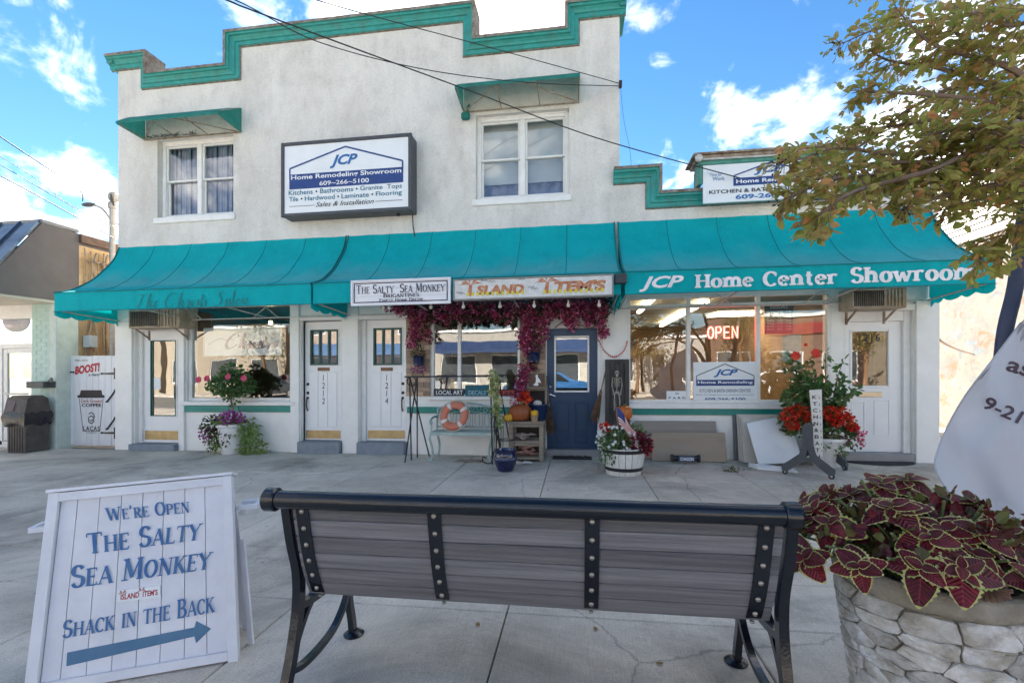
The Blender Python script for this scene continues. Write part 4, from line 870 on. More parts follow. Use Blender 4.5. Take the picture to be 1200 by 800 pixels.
k = MB(); sans(k, 'Home Remodeling Showroom', fn, U(.055), U(.945), V(.475), V(.562), .02, 0, .004); sans(k, '609~266~5100', fn, U(.29), U(.69), V(.385), V(.45), .012, 0, .004); k.build('lettering', white_ink, s)
k = MB(); tl = M('teal_blue_ink', (.015, .16, .26), .6)
sans(k, 'Kitchens', fn, U(.035), U(.235), V(.27), V(.34), .01, 0, .004); sans(k, 'Bathrooms', fn, U(.295), U(.565), V(.27), V(.34), .01, 0, .004); sans(k, 'Granite  Tops', fn, U(.62), U(.95), V(.255), V(.34), .01, 0, .004)
sans(k, 'Tile', fn, U(.04), U(.115), V(.175), V(.245), .01, 0, .004); sans(k, 'Hardwood', fn, U(.17), U(.415), V(.175), V(.245), .01, 0, .004); sans(k, 'Laminate', fn, U(.47), U(.69), V(.175), V(.245), .01, 0, .004); sans(k, 'Flooring', fn, U(.745), U(.95), V(.16), V(.245), .01, 0, .004); k.build('lettering', tl, s)
k = MB()
for u, v in ((.265, .305), (.593, .305), (.143, .21), (.443, .21), (.717, .21)): k.prism([(U(u) + .016 * cos(a * pi / 5), V(v) + .016 * sin(a * pi / 5)) for a in range(10)], lambda a, b, d: fn(a, b, d), .001, .004)
sans(k, 'Sales & Installation', fn, U(.26), U(.73), V(.075), V(.145), .008, .35, .004)
for a, b in ((.04, .25), (.74, .955)): k.box(U(a), U(b), YS + .0155, YS + .019, V(.1), V(.106))
k.build('lettering', black_ink, s)
cb = MB(); cb.tube([(x1 - .06, -.06, z0), (x1 - .06, -.03, z0 - .2), (x1 - .02, -.03, z0 - .42), (x1 + .02, -.03, z0 - .5)], .01); cb.tube([(x1 - .3, -.1, z0 + .001), (x1 - .3, -.1, z0 - .03)], .03); cb.build('cable', blackm, s)
# roof sign on the low parapet
YR = -.26
x0, x1, z0, z1 = RC(824, 986, 190, 238, YR); z0 = WZ(826, 238.5, YR); z1 = WZ(826, 194, YR)
s = thing('roof_sign', 'white kitchen and bath sign with green framing standing on the low parapet', 'sign', ((x0 + x1) / 2, -.05, z0))
MB().box(x0, x1, YR, YR + .03, z0, z1, b=.004).build('face', signw, s)
tg = M('green_trim', (.03, .20, .15), .5, (.10, .30, .25), 9, .5, .1, dirt=.5, dirtcol=(.1, .09, .07), dscale=5)
fr = MB(); fr.box(x0 - .06, x1 + .06, YR - .015, YR + .3, z1 + .002, z1 + .09, b=.01); fr.box(x0 - .07, x0 - .002, YR + .005, YR + .3, z0 + .3, z1, b=.01); fr.box(x1 + .002, x1 + .07, YR + .005, YR + .3, z0, z1, b=.01); fr.build('frame', tg, s)
fr = MB(); fr.box(x0 - .16, x1 + .1, YR - .09, YR + .5, z1 + .14, z1 + .17, b=.01); fr.box(x0 - .1, x1 + .08, YR - .05, YR + .45, z1 + .092, z1 + .138, b=.01); fr.build('roof_edge', rust, s)
gt = MB(); gt.tube([(x0 - .05, YR - .04, z1 + .08), (x0 + 1, YR - .035, z1 + .07), (x1, YR - .04, z1 + .09)], .016); gt.ball((x0 - .08, YR - .07, z1 + .09), .06, sq=(1, .8, 1)); gt.build('conduit', steelw, s)
br = MB(); br.beam((x0 + .3, YR + .05, z1 - .1), (x0 + .3, 1.3, z0 - .1), .06, .06); br.beam((x1 - .3, YR + .05, z1 - .1), (x1 - .3, 1.3, z0 - .1), .06, .06); br.build('brace', rust, s)
fn = on_wall(YR - .0005); U = lambda u: x0 + (x1 - x0) * u; V = lambda v: z0 + (z1 - z0) * v
k = MB(); jcp_house(k, fn, U(.23), U(.77), V(.5), V(.98), .02); k.build('emblem', navy_ink, s)
k = MB(); k.add([fn(U(.225), V(.415), .002), fn(U(.775), V(.415), .002), fn(U(.775), V(.62), .002), fn(U(.225), V(.62), .002)], [(0, 1, 2, 3)]); k.build('blue_panel', navy_ink, s)
k = MB(); sans(k, 'JCP', fn, U(.375), U(.60), V(.66), V(.9), .035, .35, .004); k.build('lettering', blue_ink, s)
k = MB(); sans(k, 'Home Remodeling', fn, U(.245), U(.755), V(.445), V(.575), .025, 0, .004); k.build('lettering', white_ink, s)
k = MB(); sans(k, 'KITCHEN & BATH DESIGN CENTER', fn, U(.045), U(.955), V(.235), V(.335), .02, 0, .004); k.build('lettering', black_ink, s)
k = MB(); sans(k, '609-266-5100', fn, U(.24), U(.76), V(.06), V(.185), .03, 0, .004)
sans(k, 'Time for', fn, U(.05), U(.14), V(.70), V(.78), .0, 0, .004); sans(k, 'Work', fn, U(.07), U(.16), V(.58), V(.68), .0, 0, .004); k.build('lettering', blue_ink, s)
# the salty sea monkey board
YB = -1.22
x0, x1, _, _ = RC(411, 528, 324, 357, YB); z0 = WZ(470, 357, YB); z1 = WZ(470, 326.5, YB)
wb = M('white_sign_board', (.78, .78, .80), .5, (.70, .70, .72), 6, .35, .1, stretch=(1, 1, 8))
s = thing('shop_sign', 'white planked shop sign lettered The Salty Sea Monkey on the middle awning', 'sign', ((x0 + x1) / 2, YB + .03, z0))
n = 3
for i in range(n): MB().box(x0 + .02, x1 - .02, YB + .01, YB + .04, z0 + .02 + (z1 - z0 - .04) * i / n + .001, z0 + .02 + (z1 - z0 - .04) * (i + 1) / n - .001, b=.002).build('plank', wb, s)
fr = MB(); frame_ring(fr, x0, x1, YB - .005, YB + .04, z0, z1, .03, b=.004); fr.build('frame', wb, s)
fn = on_wall(YB + .0098); U = lambda u: x0 + (x1 - x0) * u; V = lambda v: z0 + (z1 - z0) * v
k = MB(); frame_ring(k, U(.03), U(.97), YB + .004, YB + .0095, V(.115), V(.885), .014)
serif_text(k, 'The Salty  Sea Monkey', fn, U(.055), U(.945), V(.47), (z1 - z0) * .335, caps=True, thick=.17, thin=.07)
serif_text(k, 'Brigantines', fn, U(.33), U(.69), V(.295), (z1 - z0) * .17, caps=True, thick=.2, thin=.1)
serif_text(k, 'Finest Home Decor', fn, U(.29), U(.73), V(.135), (z1 - z0) * .12, caps=True, thick=.2, thin=.1)
k.build('lettering', M('brown_navy_ink', (.06, .03, .05), .6, (.02, .03, .07), 20, .5), s)
# island items light box
x0, x1 = WX(531, YB), WX(719, YB); z0 = WZ(625, 349.5, YB); z1 = WZ(625, 324, YB)
s = thing('shop_sign', 'long weathered light box sign lettered Island Items with palm tree letters', 'sign', ((x0 + x1) / 2, YB + .03, z0))
MB().box(x0, x1, YB + .01, YB + .12, z0, z1, b=.006).build('case', M('grey_frame', (.28, .27, .25), .5, (.18, .17, .15), 9, .5), s)
fr = MB(); frame_ring(fr, x0, x1, YB - .006, YB + .012, z0, z1, .022, b=.004); fr.build('frame', M('grey_frame', (0, 0, 0)), s)
MB().box(x0 + .02, x1 - .02, YB + .004, YB + .0095, z0 + .02, z1 - .02).build('face', M('weathered_face', (.70, .70, .68), .5, (.55, .55, .53), 14, .5, dirt=.3, dirtcol=(.35, .33, .3), dscale=9), s)
fn = on_wall(YB + .0038); U = lambda u: x0 + (x1 - x0) * u; V = lambda v: z0 + (z1 - z0) * v
redi = M('faded_red_paint', (.40, .09, .06), .6, (.55, .30, .12), 18, .5); yeli = M('yellow_paint', (.72, .62, .05), .6)
def palm(mb, px_, pz, sc):
    for a in (20, 60, 100, 140, 175): mb.add([fn(px_, pz, .002), fn(px_ + sc * .5 * cos(radians(a)), pz + sc * .32 * sin(radians(a)) + sc * .1, .0022), fn(px_ + sc * .95 * cos(radians(a)), pz + sc * .3 * sin(radians(a)) - sc * .04, .0024), fn(px_ + sc * .45 * cos(radians(a)), pz + sc * .18 * sin(radians(a)), .0021)], [(0, 1, 2, 3)])
k = MB(); sans(k, 'SLAND', fn, U(.15), U(.455), V(.24), V(.68), .06, .15, .003); sans(k, "TEM'S", fn, U(.64), U(.955), V(.26), V(.76), .06, .15, .003); palm(k, U(.115), V(.72), .2); palm(k, U(.60), V(.72), .2)
k.add([fn(U(.09), V(.2), .003), fn(U(.12), V(.2), .003), fn(U(.125), V(.72), .003), fn(U(.105), V(.72), .003)], [(0, 1, 2, 3)]); k.add([fn(U(.575), V(.2), .003), fn(U(.605), V(.2), .003), fn(U(.61), V(.72), .003), fn(U(.59), V(.72), .003)], [(0, 1, 2, 3)]); k.build('lettering', redi, s)
k = MB()
for a, b in ((.08, .46), (.565, .95)):
    m_ = int((b - a) / .03)
    for i in range(m_): u = a + (b - a) * (i + .5) / m_; k.add([fn(U(u - .009), V(.2), .0035), fn(U(u + .009), V(.2), .0035), fn(U(u + .007), V(.38), .0035), fn(U(u - .007), V(.36), .0035)], [(0, 1, 2, 3)])
k.build('lettering_shadow', yeli, s)
k = MB()
for u, v in ((.04, .35), (.055, .3), (.2, .86), (.25, .82), (.5, .5), (.52, .42), (.44, .87)):
    c = [(U(u) + .05 * q, V(v) + .016 * sin(pi * abs(q)) * 1.4) for q in (-1, -.5, 0, .5, 1)]
    for p_, q_ in zip(c, c[1:]): k.add([fn(p_[0], p_[1], .002), fn(q_[0], q_[1], .002), fn(q_[0], q_[1] - .008, .002), fn(p_[0], p_[1] - .008, .002)], [(0, 1, 2, 3)])
k.build('gull', black_ink, s)
MB().box(x1 + .02, x1 + .18, YB - .0, YB + .1, z1 - .13, z1 + .0, b=.004).build('mount', blackm, s)
# window signs
def flat(name, q, y, m, parent): return MB().box(q[0], q[1], y - .01, y, q[2], q[3], b=.002).build(name, m, parent)
q = RC(812, 886.5, 424, 471, .05); s = thing('window_sign', 'white and blue home remodeling sign filling the lower middle shop window', 'sign', (q[0], .05, q[2])); flat('board', q, .032, signw, s)
fn = on_wall(.0215); U = lambda u: q[0] + (q[1] - q[0]) * u; V = lambda v: q[2] + (q[3] - q[2]) * v
k = MB(); jcp_house(k, fn, U(.05), U(.95), V(.48), V(.95), .014); sans(k, 'KITCHEN & BATH DESIGN CENTER', fn, U(.1), U(.9), V(.25), V(.33), .0, 0, .003); sans(k, 'Maid To Organize our business Counter', fn, U(.04), U(.96), V(.165), V(.2), .0, 0, .003); k.build('lettering', grey_ink, s)
k = MB(); k.add([fn(U(.045), V(.41), .002), fn(U(.955), V(.41), .002), fn(U(.955), V(.56), .002), fn(U(.045), V(.56), .002)], [(0, 1, 2, 3)]); sans(k, '609-266-5100', fn, U(.18), U(.82), V(.04), V(.115), .025, 0, .003); k.build('blue_panel', navy_ink, s)
k = MB(); sans(k, 'JCP', fn, U(.32), U(.70), V(.62), V(.82), .04, .35, .003); k.build('lettering', blue_ink, s)
k = MB(); sans(k, 'Home Remodeling', fn, U(.07), U(.93), V(.445), V(.53), .03, 0, .004); k.build('lettering', white_ink, s)
q = RC(828, 866, 383, 396, .25); s = thing('neon_sign', 'red neon OPEN sign glowing in the middle shop window', 'neon sign', (q[0], .25, q[2])); k = MB()
LT = {'O': [[(.5 + .42 * cos(a * pi / 8), .5 + .5 * sin(a * pi / 8)) for a in range(17)]], 'P': [[(.1, 0), (.1, 1), (.7, 1), (.85, .75), (.7, .5), (.1, .5)]], 'E': [[(.85, 1), (.1, 1), (.1, 0), (.85, 0)], [(.1, .5), (.75, .5)]], 'N': [[(.1, 0), (.1, 1), (.85, 0), (.85, 1)]]}
for i, ch in enumerate('OPEN'):
    for st in LT[ch]: k.tube([(q[0] + (q[1] - q[0]) * (i + p_[0] * .82 + .05) / 4, .22, q[2] + (q[3] - q[2]) * p_[1]) for p_ in st], .0085, 6)
k.build('neon_tube', M('neon_red', (1, .05, .03), .4, emit=(1, .07, .05), estr=7), s); MB().box(q[0], q[1], .24, .25, q[2] - .02, q[3] + .02).build('backing', glassd, s)
def board(nm, q, y, m, label, cat='sign', tx=None, ink=None, group=None):
    s = thing(nm, label, cat, (q[0], y, q[2]), group=group); flat('board', q, y, m, s)
    if tx:
        k = MB()
        for (t_, u0, u1, v0, v1) in tx: sans(k, t_, on_wall(y - .0101), q[0] + (q[1] - q[0]) * u0, q[0] + (q[1] - q[0]) * u1, q[2] + (q[3] - q[2]) * v0, q[2] + (q[3] - q[2]) * v1, .01, 0, .002)
        k.build('lettering', ink or white_ink, s)
    return s
bb = M('black_board', (.02, .02, .022), .6, (.04, .04, .04), 12, .5)
rows = [('BUSINESS', .1, .9, .88, .95), ('HOURS', .2, .8, .78, .85)] + [('MON    9:00    5:00', .08, .92, .66 - .09 * i, .70 - .09 * i) for i in range(7)]
board('hours_board', RC(896, 930, 353, 391, .12), .13, bb, 'black business hours board hanging in the right hand shop window', tx=rows)
cs = thing('hanging_sign', 'clear panel with script lettering hanging inside the salon window', 'sign', (-6.5, .2, 1.9)); q = RC(240, 330, 384, 416, .2)
flat('panel', q, .2, M('frosted_panel', (.80, .84, .88), .3, (.72, .76, .8), 2, .5), cs); fr = MB(); frame_ring(fr, q[0] - .01, q[1] + .01, .18, .205, q[2] - .01, q[3] + .01, .014); fr.build('frame', alum, cs)
k = MB(); script_text(k, "Christi's", on_wall(.1885), q[0] + (q[1] - q[0]) * .26, q[0] + (q[1] - q[0]) * .95, q[2] + (q[3] - q[2]) * .25, (q[3] - q[2]) * .52, .15, .002, slant=.5)
c_ = catmull([(.05, .4), (.2, .62), (.3, .55), (.42, .66)], 5)
for a, b in zip(c_, c_[1:]): k.add([on_wall(.1885)(q[0] + (q[1] - q[0]) * p_[0], q[2] + (q[3] - q[2]) * p_[1] + o, .002) for p_, o in ((a, .004), (b, .004), (b, -.004), (a, -.004))], [(0, 1, 2, 3)])
k.build('lettering', navy_ink, cs); h = MB(); [h.tube([(x, .195, q[3]), (x, .195, 2.5)], .004, 4) for x in (q[0] + .15, q[1] - .15)]; h.build('cord', steelw, cs)
Y2 = .02
board('window_sign', RC(508, 544, 455.5, 464, Y2), Y2 + .02, bb, 'small black board lettered Local Art at the bottom of the gift window', tx=[('LOCAL ART', .08, .95, .2, .8)])
board('window_sign', RC(545, 572, 451, 464, Y2), Y2 + .018, M('teal_board', (.01, .12, .17), .6), 'small teal board lettered Decals at the bottom of the gift window', tx=[('DECALS', .15, .9, .12, .5)], ink=M('pale_teal_ink', (.35, .55, .6), .6))
board('window_sign', RC(577, 606, 456, 464, Y2), Y2 + .019, M('dark_red_board', (.12, .015, .02), .6), 'small dark red board at the right end of the gift window', tx=[('GIFTS', .1, .9, .2, .8)], ink=M('red_ink', (.6, .08, .06), .6))
board('poster', RC(917, 939, 392, 424, .15), .16, M('poster_paper', (.62, .60, .52), .6, (.25, .42, .35), 6, .7), 'pale framed picture behind the hibiscus in the right hand window', 'picture')
board('card', RC(781, 806, 458, 469, .03), .034, signw, 'small white parking notice in the lower corner of the left showroom window', 'notice', tx=[('NO', .42, .58, .62, .85), ('P A R K', .1, .9, .15, .4)], ink=black_ink)

# ================================================================== LEFT NEIGHBOUR
mint = M('mint_brick_paint', (.50, .64, .57), .7, (.42, .56, .50), 3, .4, .2, 40, dirt=.15, dirtcol=(.3, .33, .3)); cream = M('cream_paint', (.66, .60, .50), .7, (.56, .5, .42), 4, .5, dirt=.2)
stain = M('orange_stained_stucco', (.62, .40, .19), .95, (.36, .25, .15), 2.0, .5, 1.0, 45, world_=True, dirt=.85, dirtcol=(.78, .62, .42), dscale=1.7)
brownm = M('brown_cladding', (.10, .085, .085), .6, (.125, .11, .11), 3, .4, dirt=.2, dirtcol=(.2, .18, .16))
nb = thing('corner_shop', 'low neighbouring shop with mint brick column, glass door and brown mansard at far left', 'building', (-12, 0, 0))
XN = -9.83
MB().box(XN - .25, XN - .003, .3, 12, -.05, 4.05).build('side_wall', stain, nb)
cp = MB(); cp.box(XN - .3, XN + .06, .3, 12.05, 4.05, 4.22, b=.01); cp.build('coping', M('dark_coping', (.09, .05, .035), .7, (.16, .1, .07), 8, .5), nb)
xm0, xm1 = WX(37, -.1), WX(58, -.1); rows_ = 34; H = 2.78
mb = MB()
for r_ in range(rows_):
    z = r_ * H / rows_; o = .11 if r_ % 2 else 0; x = xm0 - .11 + o
    while x < xm1 - .005:
        a = max(x, xm0); b = min(x + .215, xm1)
        if b - a > .02: mb.box(a + .003, b - .003, -.1, .1, z + .003, z + H / rows_ - .003, b=.004)
        x += .22
tag(mb.build('painted_brick', mint, nb), kind='stuff')
MB().box(xm0 + .002, xm1 - .002, -.093, .3, -.05, H - .004).build('column', mint, nb); MB().box(xm1, XN - .003, -.11, .3, -.05, H, b=.01).build('corner_board', M('pale_mint', (.60, .68, .62), .6), nb)
# storefront
sx0, sx1 = -14.5, xm0
fr = MB(); fr.box(sx1 - .06, sx1, -.02, .1, .05, 2.6); fr.box(sx0, sx1, -.02, .1, 2.52, 2.78); zt_ = WZ(20, 405, 0); fr.box(sx0, sx1 - .061, -.018, .098, zt_ - .05, zt_ + .04)
xd = WX(2, 0); fr.box(xd - .05, xd + .03, -.018, .097, .05, zt_ - .051); fr.box(-14.5, sx1 - .061, -.018, .095, .0, .12); fr.build('door_frame', alum, nb)
MB().box(sx0, sx1 - .061, .03, .036, zt_ + .041, 2.519).build('pane', glass2, nb)
dd = MB(); frame_ring(dd, xd + .035, sx1 - .065, .0, .05, .13, zt_ - .055, .09, b=.006); dd = dd.build('door', alum, nb); MB().box(xd + .126, sx1 - .156, .02, .026, .221, zt_ - .146).build('pane', glass, dd); MB().tube([(xd + .14, -.04, 1.05), (sx1 - .17, -.04, 1.05)], .018).build('push_bar', steelw, dd)
MB().box(sx0, xd - .051, .03, .036, .121, zt_ - .051).build('pane', glass2, nb)
MB().box(-14.5, XN - .26, 3.5, 3.55, 0, 4).build('back_wall', intdark, nb); MB().box(sx0, xm0, .3, 3.5, -.02, .1).build('inner_floor', intwood, nb)
MB().box(sx0, XN - .02, -1.38, .3, 2.781, 2.84, b=.005).build('soffit', cream, nb)
# mansard: brown end wall, standing seam slope in front
prf = [(-1.40, 2.82), (-.97, 3.31), (-.33, 4.26), (.3, 4.22), (.3, 2.84)]
mb = MB(); mb.add([(XN + dx, y, z) for dx in (0, -.04) for y, z in prf], [(0, 1, 2, 3, 4), (9, 8, 7, 6, 5)] + [(i, (i + 1) % 5, 5 + (i + 1) % 5, 5 + i) for i in range(5)]); mb.build('gable_end', brownm, nb)
mt = M('blue_metal_roof', (.04, .07, .12), .3, (.16, .24, .34), 2.5, .6, metal=.6)
for i in range(10):
    a = XN - .05 - i * .42; b = a - .41; m_ = MB(); m_.add([(a, -1.41, 2.83), (b, -1.41, 2.83), (b, -.975, 3.335), (a, -.975, 3.335), (b, -.34, 4.275), (a, -.34, 4.275)], [(0, 1, 2, 3), (3, 2, 4, 5)])
    m_.beam((a, -1.43, 2.84), (a, -.99, 3.35), .03, .04, (0, -1, .5)); m_.beam((a, -.99, 3.35), (a, -.35, 4.29), .03, .04, (0, -1, .5)); m_.build('roof_panel', mt, nb)
MB().box(-14.5, XN + .01, -.36, .3, 4.24, 4.31, b=.01).build('ridge_cap', M('grey_cap', (.25, .25, .26), .5), nb); MB().box(-14.5, XN, .3, 12, 4.0, 4.05).build('roof', brownm, nb)
ml = MB(); q = RC(33, 57.5, 447, 454.5, -.3); ml.box(q[0], q[1] - .08, -.34, -.12, q[2], q[3], b=.01); ml.beam((q[1] - .1, -.22, q[3] - .03), (q[1], -.25, q[3] + .03), .03, .1); ml.build('handrail', darkm, nb)
pk = M('pink_sign', (.55, .25, .22), .6, (.45, .08, .08), 5, .6); s = thing('oval_sign', 'oval pink and red sign behind the transom glass of the corner shop', 'sign', (WX(20, .2), .2, 2)); q = RC(5, 36, 361, 389, .2); m_ = MB(); cx, cz, rx_, rz_ = (q[0] + q[1]) / 2, (q[2] + q[3]) / 2, (q[1] - q[0]) / 2, (q[3] - q[2]) / 2
m_.prism([(cx + rx_ * cos(a * pi / 14), cz + rz_ * sin(a * pi / 14)) for a in range(28)], on_wall(.2), 0, .03); m_.build('panel', pk, s); m_ = MB(); m_.prism([(cx + rx_ * .93 * cos(a * pi / 14), cz + rz_ * .9 * sin(a * pi / 14) + .0) for a in range(1, 14)], on_wall(.169), 0, .005); m_.build('panel_top', M('dark_red', (.25, .02, .03), .5), s)
# gate with coffee print
gate = thing('alley_gate', 'white plank gate with black hinges, coffee cup print and red Boost lettering closing the alley', 'gate', (WX(107, .15), .15, 0))
YG = .15; q = RC(74, 138, 416.5, 524, YG); q = (q[0], q[1], .02, q[3]); n = 8
gp = M('white_gate_paint', (.80, .80, .82), .55, (.70, .70, .72), 5, .4, .15, dirt=.2, dirtcol=(.4, .36, .33), stretch=(1, 1, .3))
MB().box(q[0], q[0] + .09, YG - .03, YG + .03, -.02, q[3] + .01, b=.008).build('post', gp, gate)
bx0 = q[0] + .1
for i in range(n): a = bx0 + (q[1] - bx0) * i / n; b = bx0 + (q[1] - bx0) * (i + 1) / n; MB().box(a + .0025, b - .0025, YG, YG + .025, q[2] + .01, q[3] - random.uniform(0, .01), b=.005).build('board', gp, gate)
fn = on_wall(YG - .0005); Xg = lambda p_: WX(p_, YG); Zg = lambda p_, y_: WZ(p_, y_, YG)
def hinge(px, py, dirn):
    h = MB(); x, z = Xg(px), Zg(px, py); h.prism([(x, z + .022), (x - dirn * .26, z + .012), (x - dirn * .30, z + .02), (x - dirn * .33, z), (x - dirn * .30, z - .02), (x - dirn * .26, z - .012), (x, z - .022)], fn, .001, .014); h.prism([(x - .02, z + .11), (x + .02, z + .11), (x + .018, z - .11), (x - .018, z - .11)], fn, .0145, .02); h.build('hinge', blackm, gate)
hinge(135.5, 437.5, 1); hinge(135.5, 507, 1); hinge(80, 436, -.45)
for p_, q_ in (((137, 456), (126, 471)), ((137, 488), (126, 503))): h = MB(); a = Vector((Xg(p_[0]), YG - .015, Zg(*p_))); b = Vector((Xg(q_[0]), YG - .015, Zg(*q_))); h.beam(a, b, .014, .03, (0, 1, 0)); h.beam(a, a + (b - a) * .12, .018, .05, (0, 1, 0)); h.beam(b, b + (a - b) * .12, .018, .05, (0, 1, 0)); h.build('strap', blackm, gate)
def gq(p0, p1, t, b): return Xg(p0), Xg(p1), Zg((p0 + p1) / 2, b), Zg((p0 + p1) / 2, t)
k = MB(); a = gq(88, 117, 425, 439); vs, fs = font_shape('BOOST!', .05, .1); k.add([fn(a[0] + u * (a[1] - a[0]), a[2] + v * (a[3] - a[2]) * .72 + u * (a[3] - a[2]) * .3, .003) for u, v in vs], fs); k.build('lettering', M('boost_red', (.50, .02, .03), .5), gate)
k = MB(); a = gq(104, 117, 437, 440.5); sans(k, 'is Here!', fn, *a, .01, .2); a = gq(88, 103, 421, 423); sans(k, 'Make Some', fn, *a, 0, .2)
a = gq(92, 115.5, 456.5, 466); px_ = a[0] - .0
cl = [(91, 466), (91, 463), (93.5, 462.5), (95, 457), (119, 457), (120, 462.5), (122.5, 463), (122.5, 466)]; k.prism([(Xg(c[0]), Zg(c[0], c[1])) for c in cl], fn, .0005, .003)
a = gq(96, 119, 472.5, 476.5); sans(k, 'COFFEE', fn, *a, .03, 0); a = gq(98, 117, 499, 504.5); sans(k, 'LACAS', fn, *a, .02, 0, space=1.2); a = gq(101, 113, 506, 507.5); sans(k, 'COFFEE CO', fn, *a)
# little bearded figure print: plain generic stroke drawing
for pts in ([(104, 485), (107, 483), (110, 485), (111, 489)], [(104, 489), (107, 487), (110, 489), (110, 494), (107, 496), (104, 494), (104, 489)], [(105, 492), (107, 493), (109, 491)]):
    for p_, q_ in zip(pts, pts[1:]): k.beam((Xg(p_[0]), YG - .0022, Zg(*p_)), (Xg(q_[0]), YG - .0022, Zg(*q_)), .002, .018, (0, 0, 1))
k.build('cup_print', M('dark_brown_ink', (.05, .04, .04), .6), gate)
k = MB(); a = gq(95.5, 119.5, 467.5, 471.5); sans(k, 'Dark Ground', fn, *a, .01, 0); k.build('lettering', M('brick_red_ink', (.45, .1, .08), .6), gate)
k = MB()
for pp in ([(93, 467), (97.5, 505)], [(121, 467), (117, 505)], [(97.5, 505), (117, 505)]): k.beam((Xg(pp[0][0]), YG - .002, Zg(*pp[0])), (Xg(pp[1][0]), YG - .002, Zg(*pp[1])), .002, .012)
k.build('cup_outline', grey_ink, gate)
# alley services
s = thing('service_mast', 'tall galvanised electric service mast with weatherhead in the alley', 'mast', (WX(131, .6), .6, 0)); x = WX(131.5, .6); zt_ = WZ(131, 237, .6); galv = M('galvanised', (.42, .40, .37), .5, (.3, .28, .25), 12, .5, .1, metal=.3)
MB().tube([(x, .6, .9), (x, .6, zt_)], .05, 12).build('pole', galv, s)
wh = MB(); wh.ball((x + .03, .6, zt_ + .1), .1, sq=(1, 1, 1.1)); wh.lathe([(.055, -.14), (.075, -.12), (.075, -.05), (.06, 0)], 12, (x, .6, zt_)); wh.build('weatherhead', galv, s); wi = MB()
for i in range(4): wi.tube([(x + .05, .52, zt_ + .12 - i * .03), (x + .14, .45, zt_ + .1 - i * .04), (x + .16, .5, zt_ - .12)], .014, 5)
wi.build('cable', blackm, s)
s = thing('street_lamp', 'small cobra head lamp on a curved arm beside the service mast', 'lamp', (WX(133, .8), .8, WZ(133, 262, .8))); pts = [(WX(a, .8), .8, WZ(a, b, .8)) for a, b in ((138, 263), (132, 261), (126, 252), (119, 244), (110, 240.5), (104, 240))]; MB().tube(catmull(pts, 4), .022, 6).build('arm', galv, s); hb = MB(); hb.ball(pts[-1], .1, sq=(1.7, .7, .45)); hb.build('lamp_head', darkm, s)
s = thing('electric_meter_group', 'meter box, round meter and conduits on the stained wall above the alley gate', 'meter', (WX(118, .9), .9, 1.6)); y = .8
m_ = MB(); q = RC(104.5, 112.5, 396, 416, y); m_.box(q[0], q[1], y, y + .12, q[2] - .1, q[3], b=.01); m_.build('box', M('grey_box', (.16, .17, .19), .5), s)
m_ = MB(); q = RC(113, 138, 402, 420, y + .2); m_.box(q[0], q[1], y + .2, y + .4, q[2] - .5, q[3], b=.01); m_.build('cabinet', cream, s)
c = (WX(125, y + .1), WZ(125, 410, y + .1)); m_ = MB(); m_.prism([(c[0] + .085 * cos(a * pi / 10), c[1] + .085 * sin(a * pi / 10)) for a in range(20)], on_wall(y + .2), 0, .1); m_.build('meter', M('copper_meter', (.5, .25, .13), .4, (.3, .15, .1), 9, .5), s)
m_ = MB(); c = (WX(72, .28), WZ(72, 400, .28)); m_.box(XN + .02, XN + .2, .35, .5, c[1] - .12, c[1] + .12, b=.01); m_.build('junction_box', M('pale_box', (.45, .5, .52), .5), s)
s = thing('conduit_bundle', 'tangle of old conduits and cables on the stained side wall', 'cables', (XN + .05, .5, 1.5)); random.seed(3)
for k_ in range(7):
    y0 = .36 + .09 * k_; pts = [(XN + .04 + random.uniform(0, .05), y0 + random.uniform(-.05, .05), 4.0 - .36 * i - random.uniform(0, .1)) for i in range(9 - k_ % 3)]; MB().tube(catmull(pts, 3), .012 + .006 * (k_ % 3), 6).build('conduit', M('old_conduit', (.22, .17, .12), .7, (.4, .3, .2), 9, .5), s)
m_ = MB(); m_.tube([(XN + .05, .4, 3.72), (XN + .05, 1.0, 3.72)], .02, 6); [m_.ball((XN + .1, .4 + .14 * i, 3.7), .03) for i in range(4)]; m_.tube([(XN + .08, .45, 2.0), (XN + .08, .95, 1.3)], .02); m_.tube([(XN + .08, .4, 1.5), (XN + .08, .9, 1.9)], .015)
m_.build('insulator_rack', rust, s); m_ = MB(); pts = [(XN + .07, .8 + .13 * cos(a * pi / 6), 2.95 + .13 * sin(a * pi / 6)) for a in range(13)]; m_.tube(pts, .012, 6); m_.build('cable_coil', blackm, s)
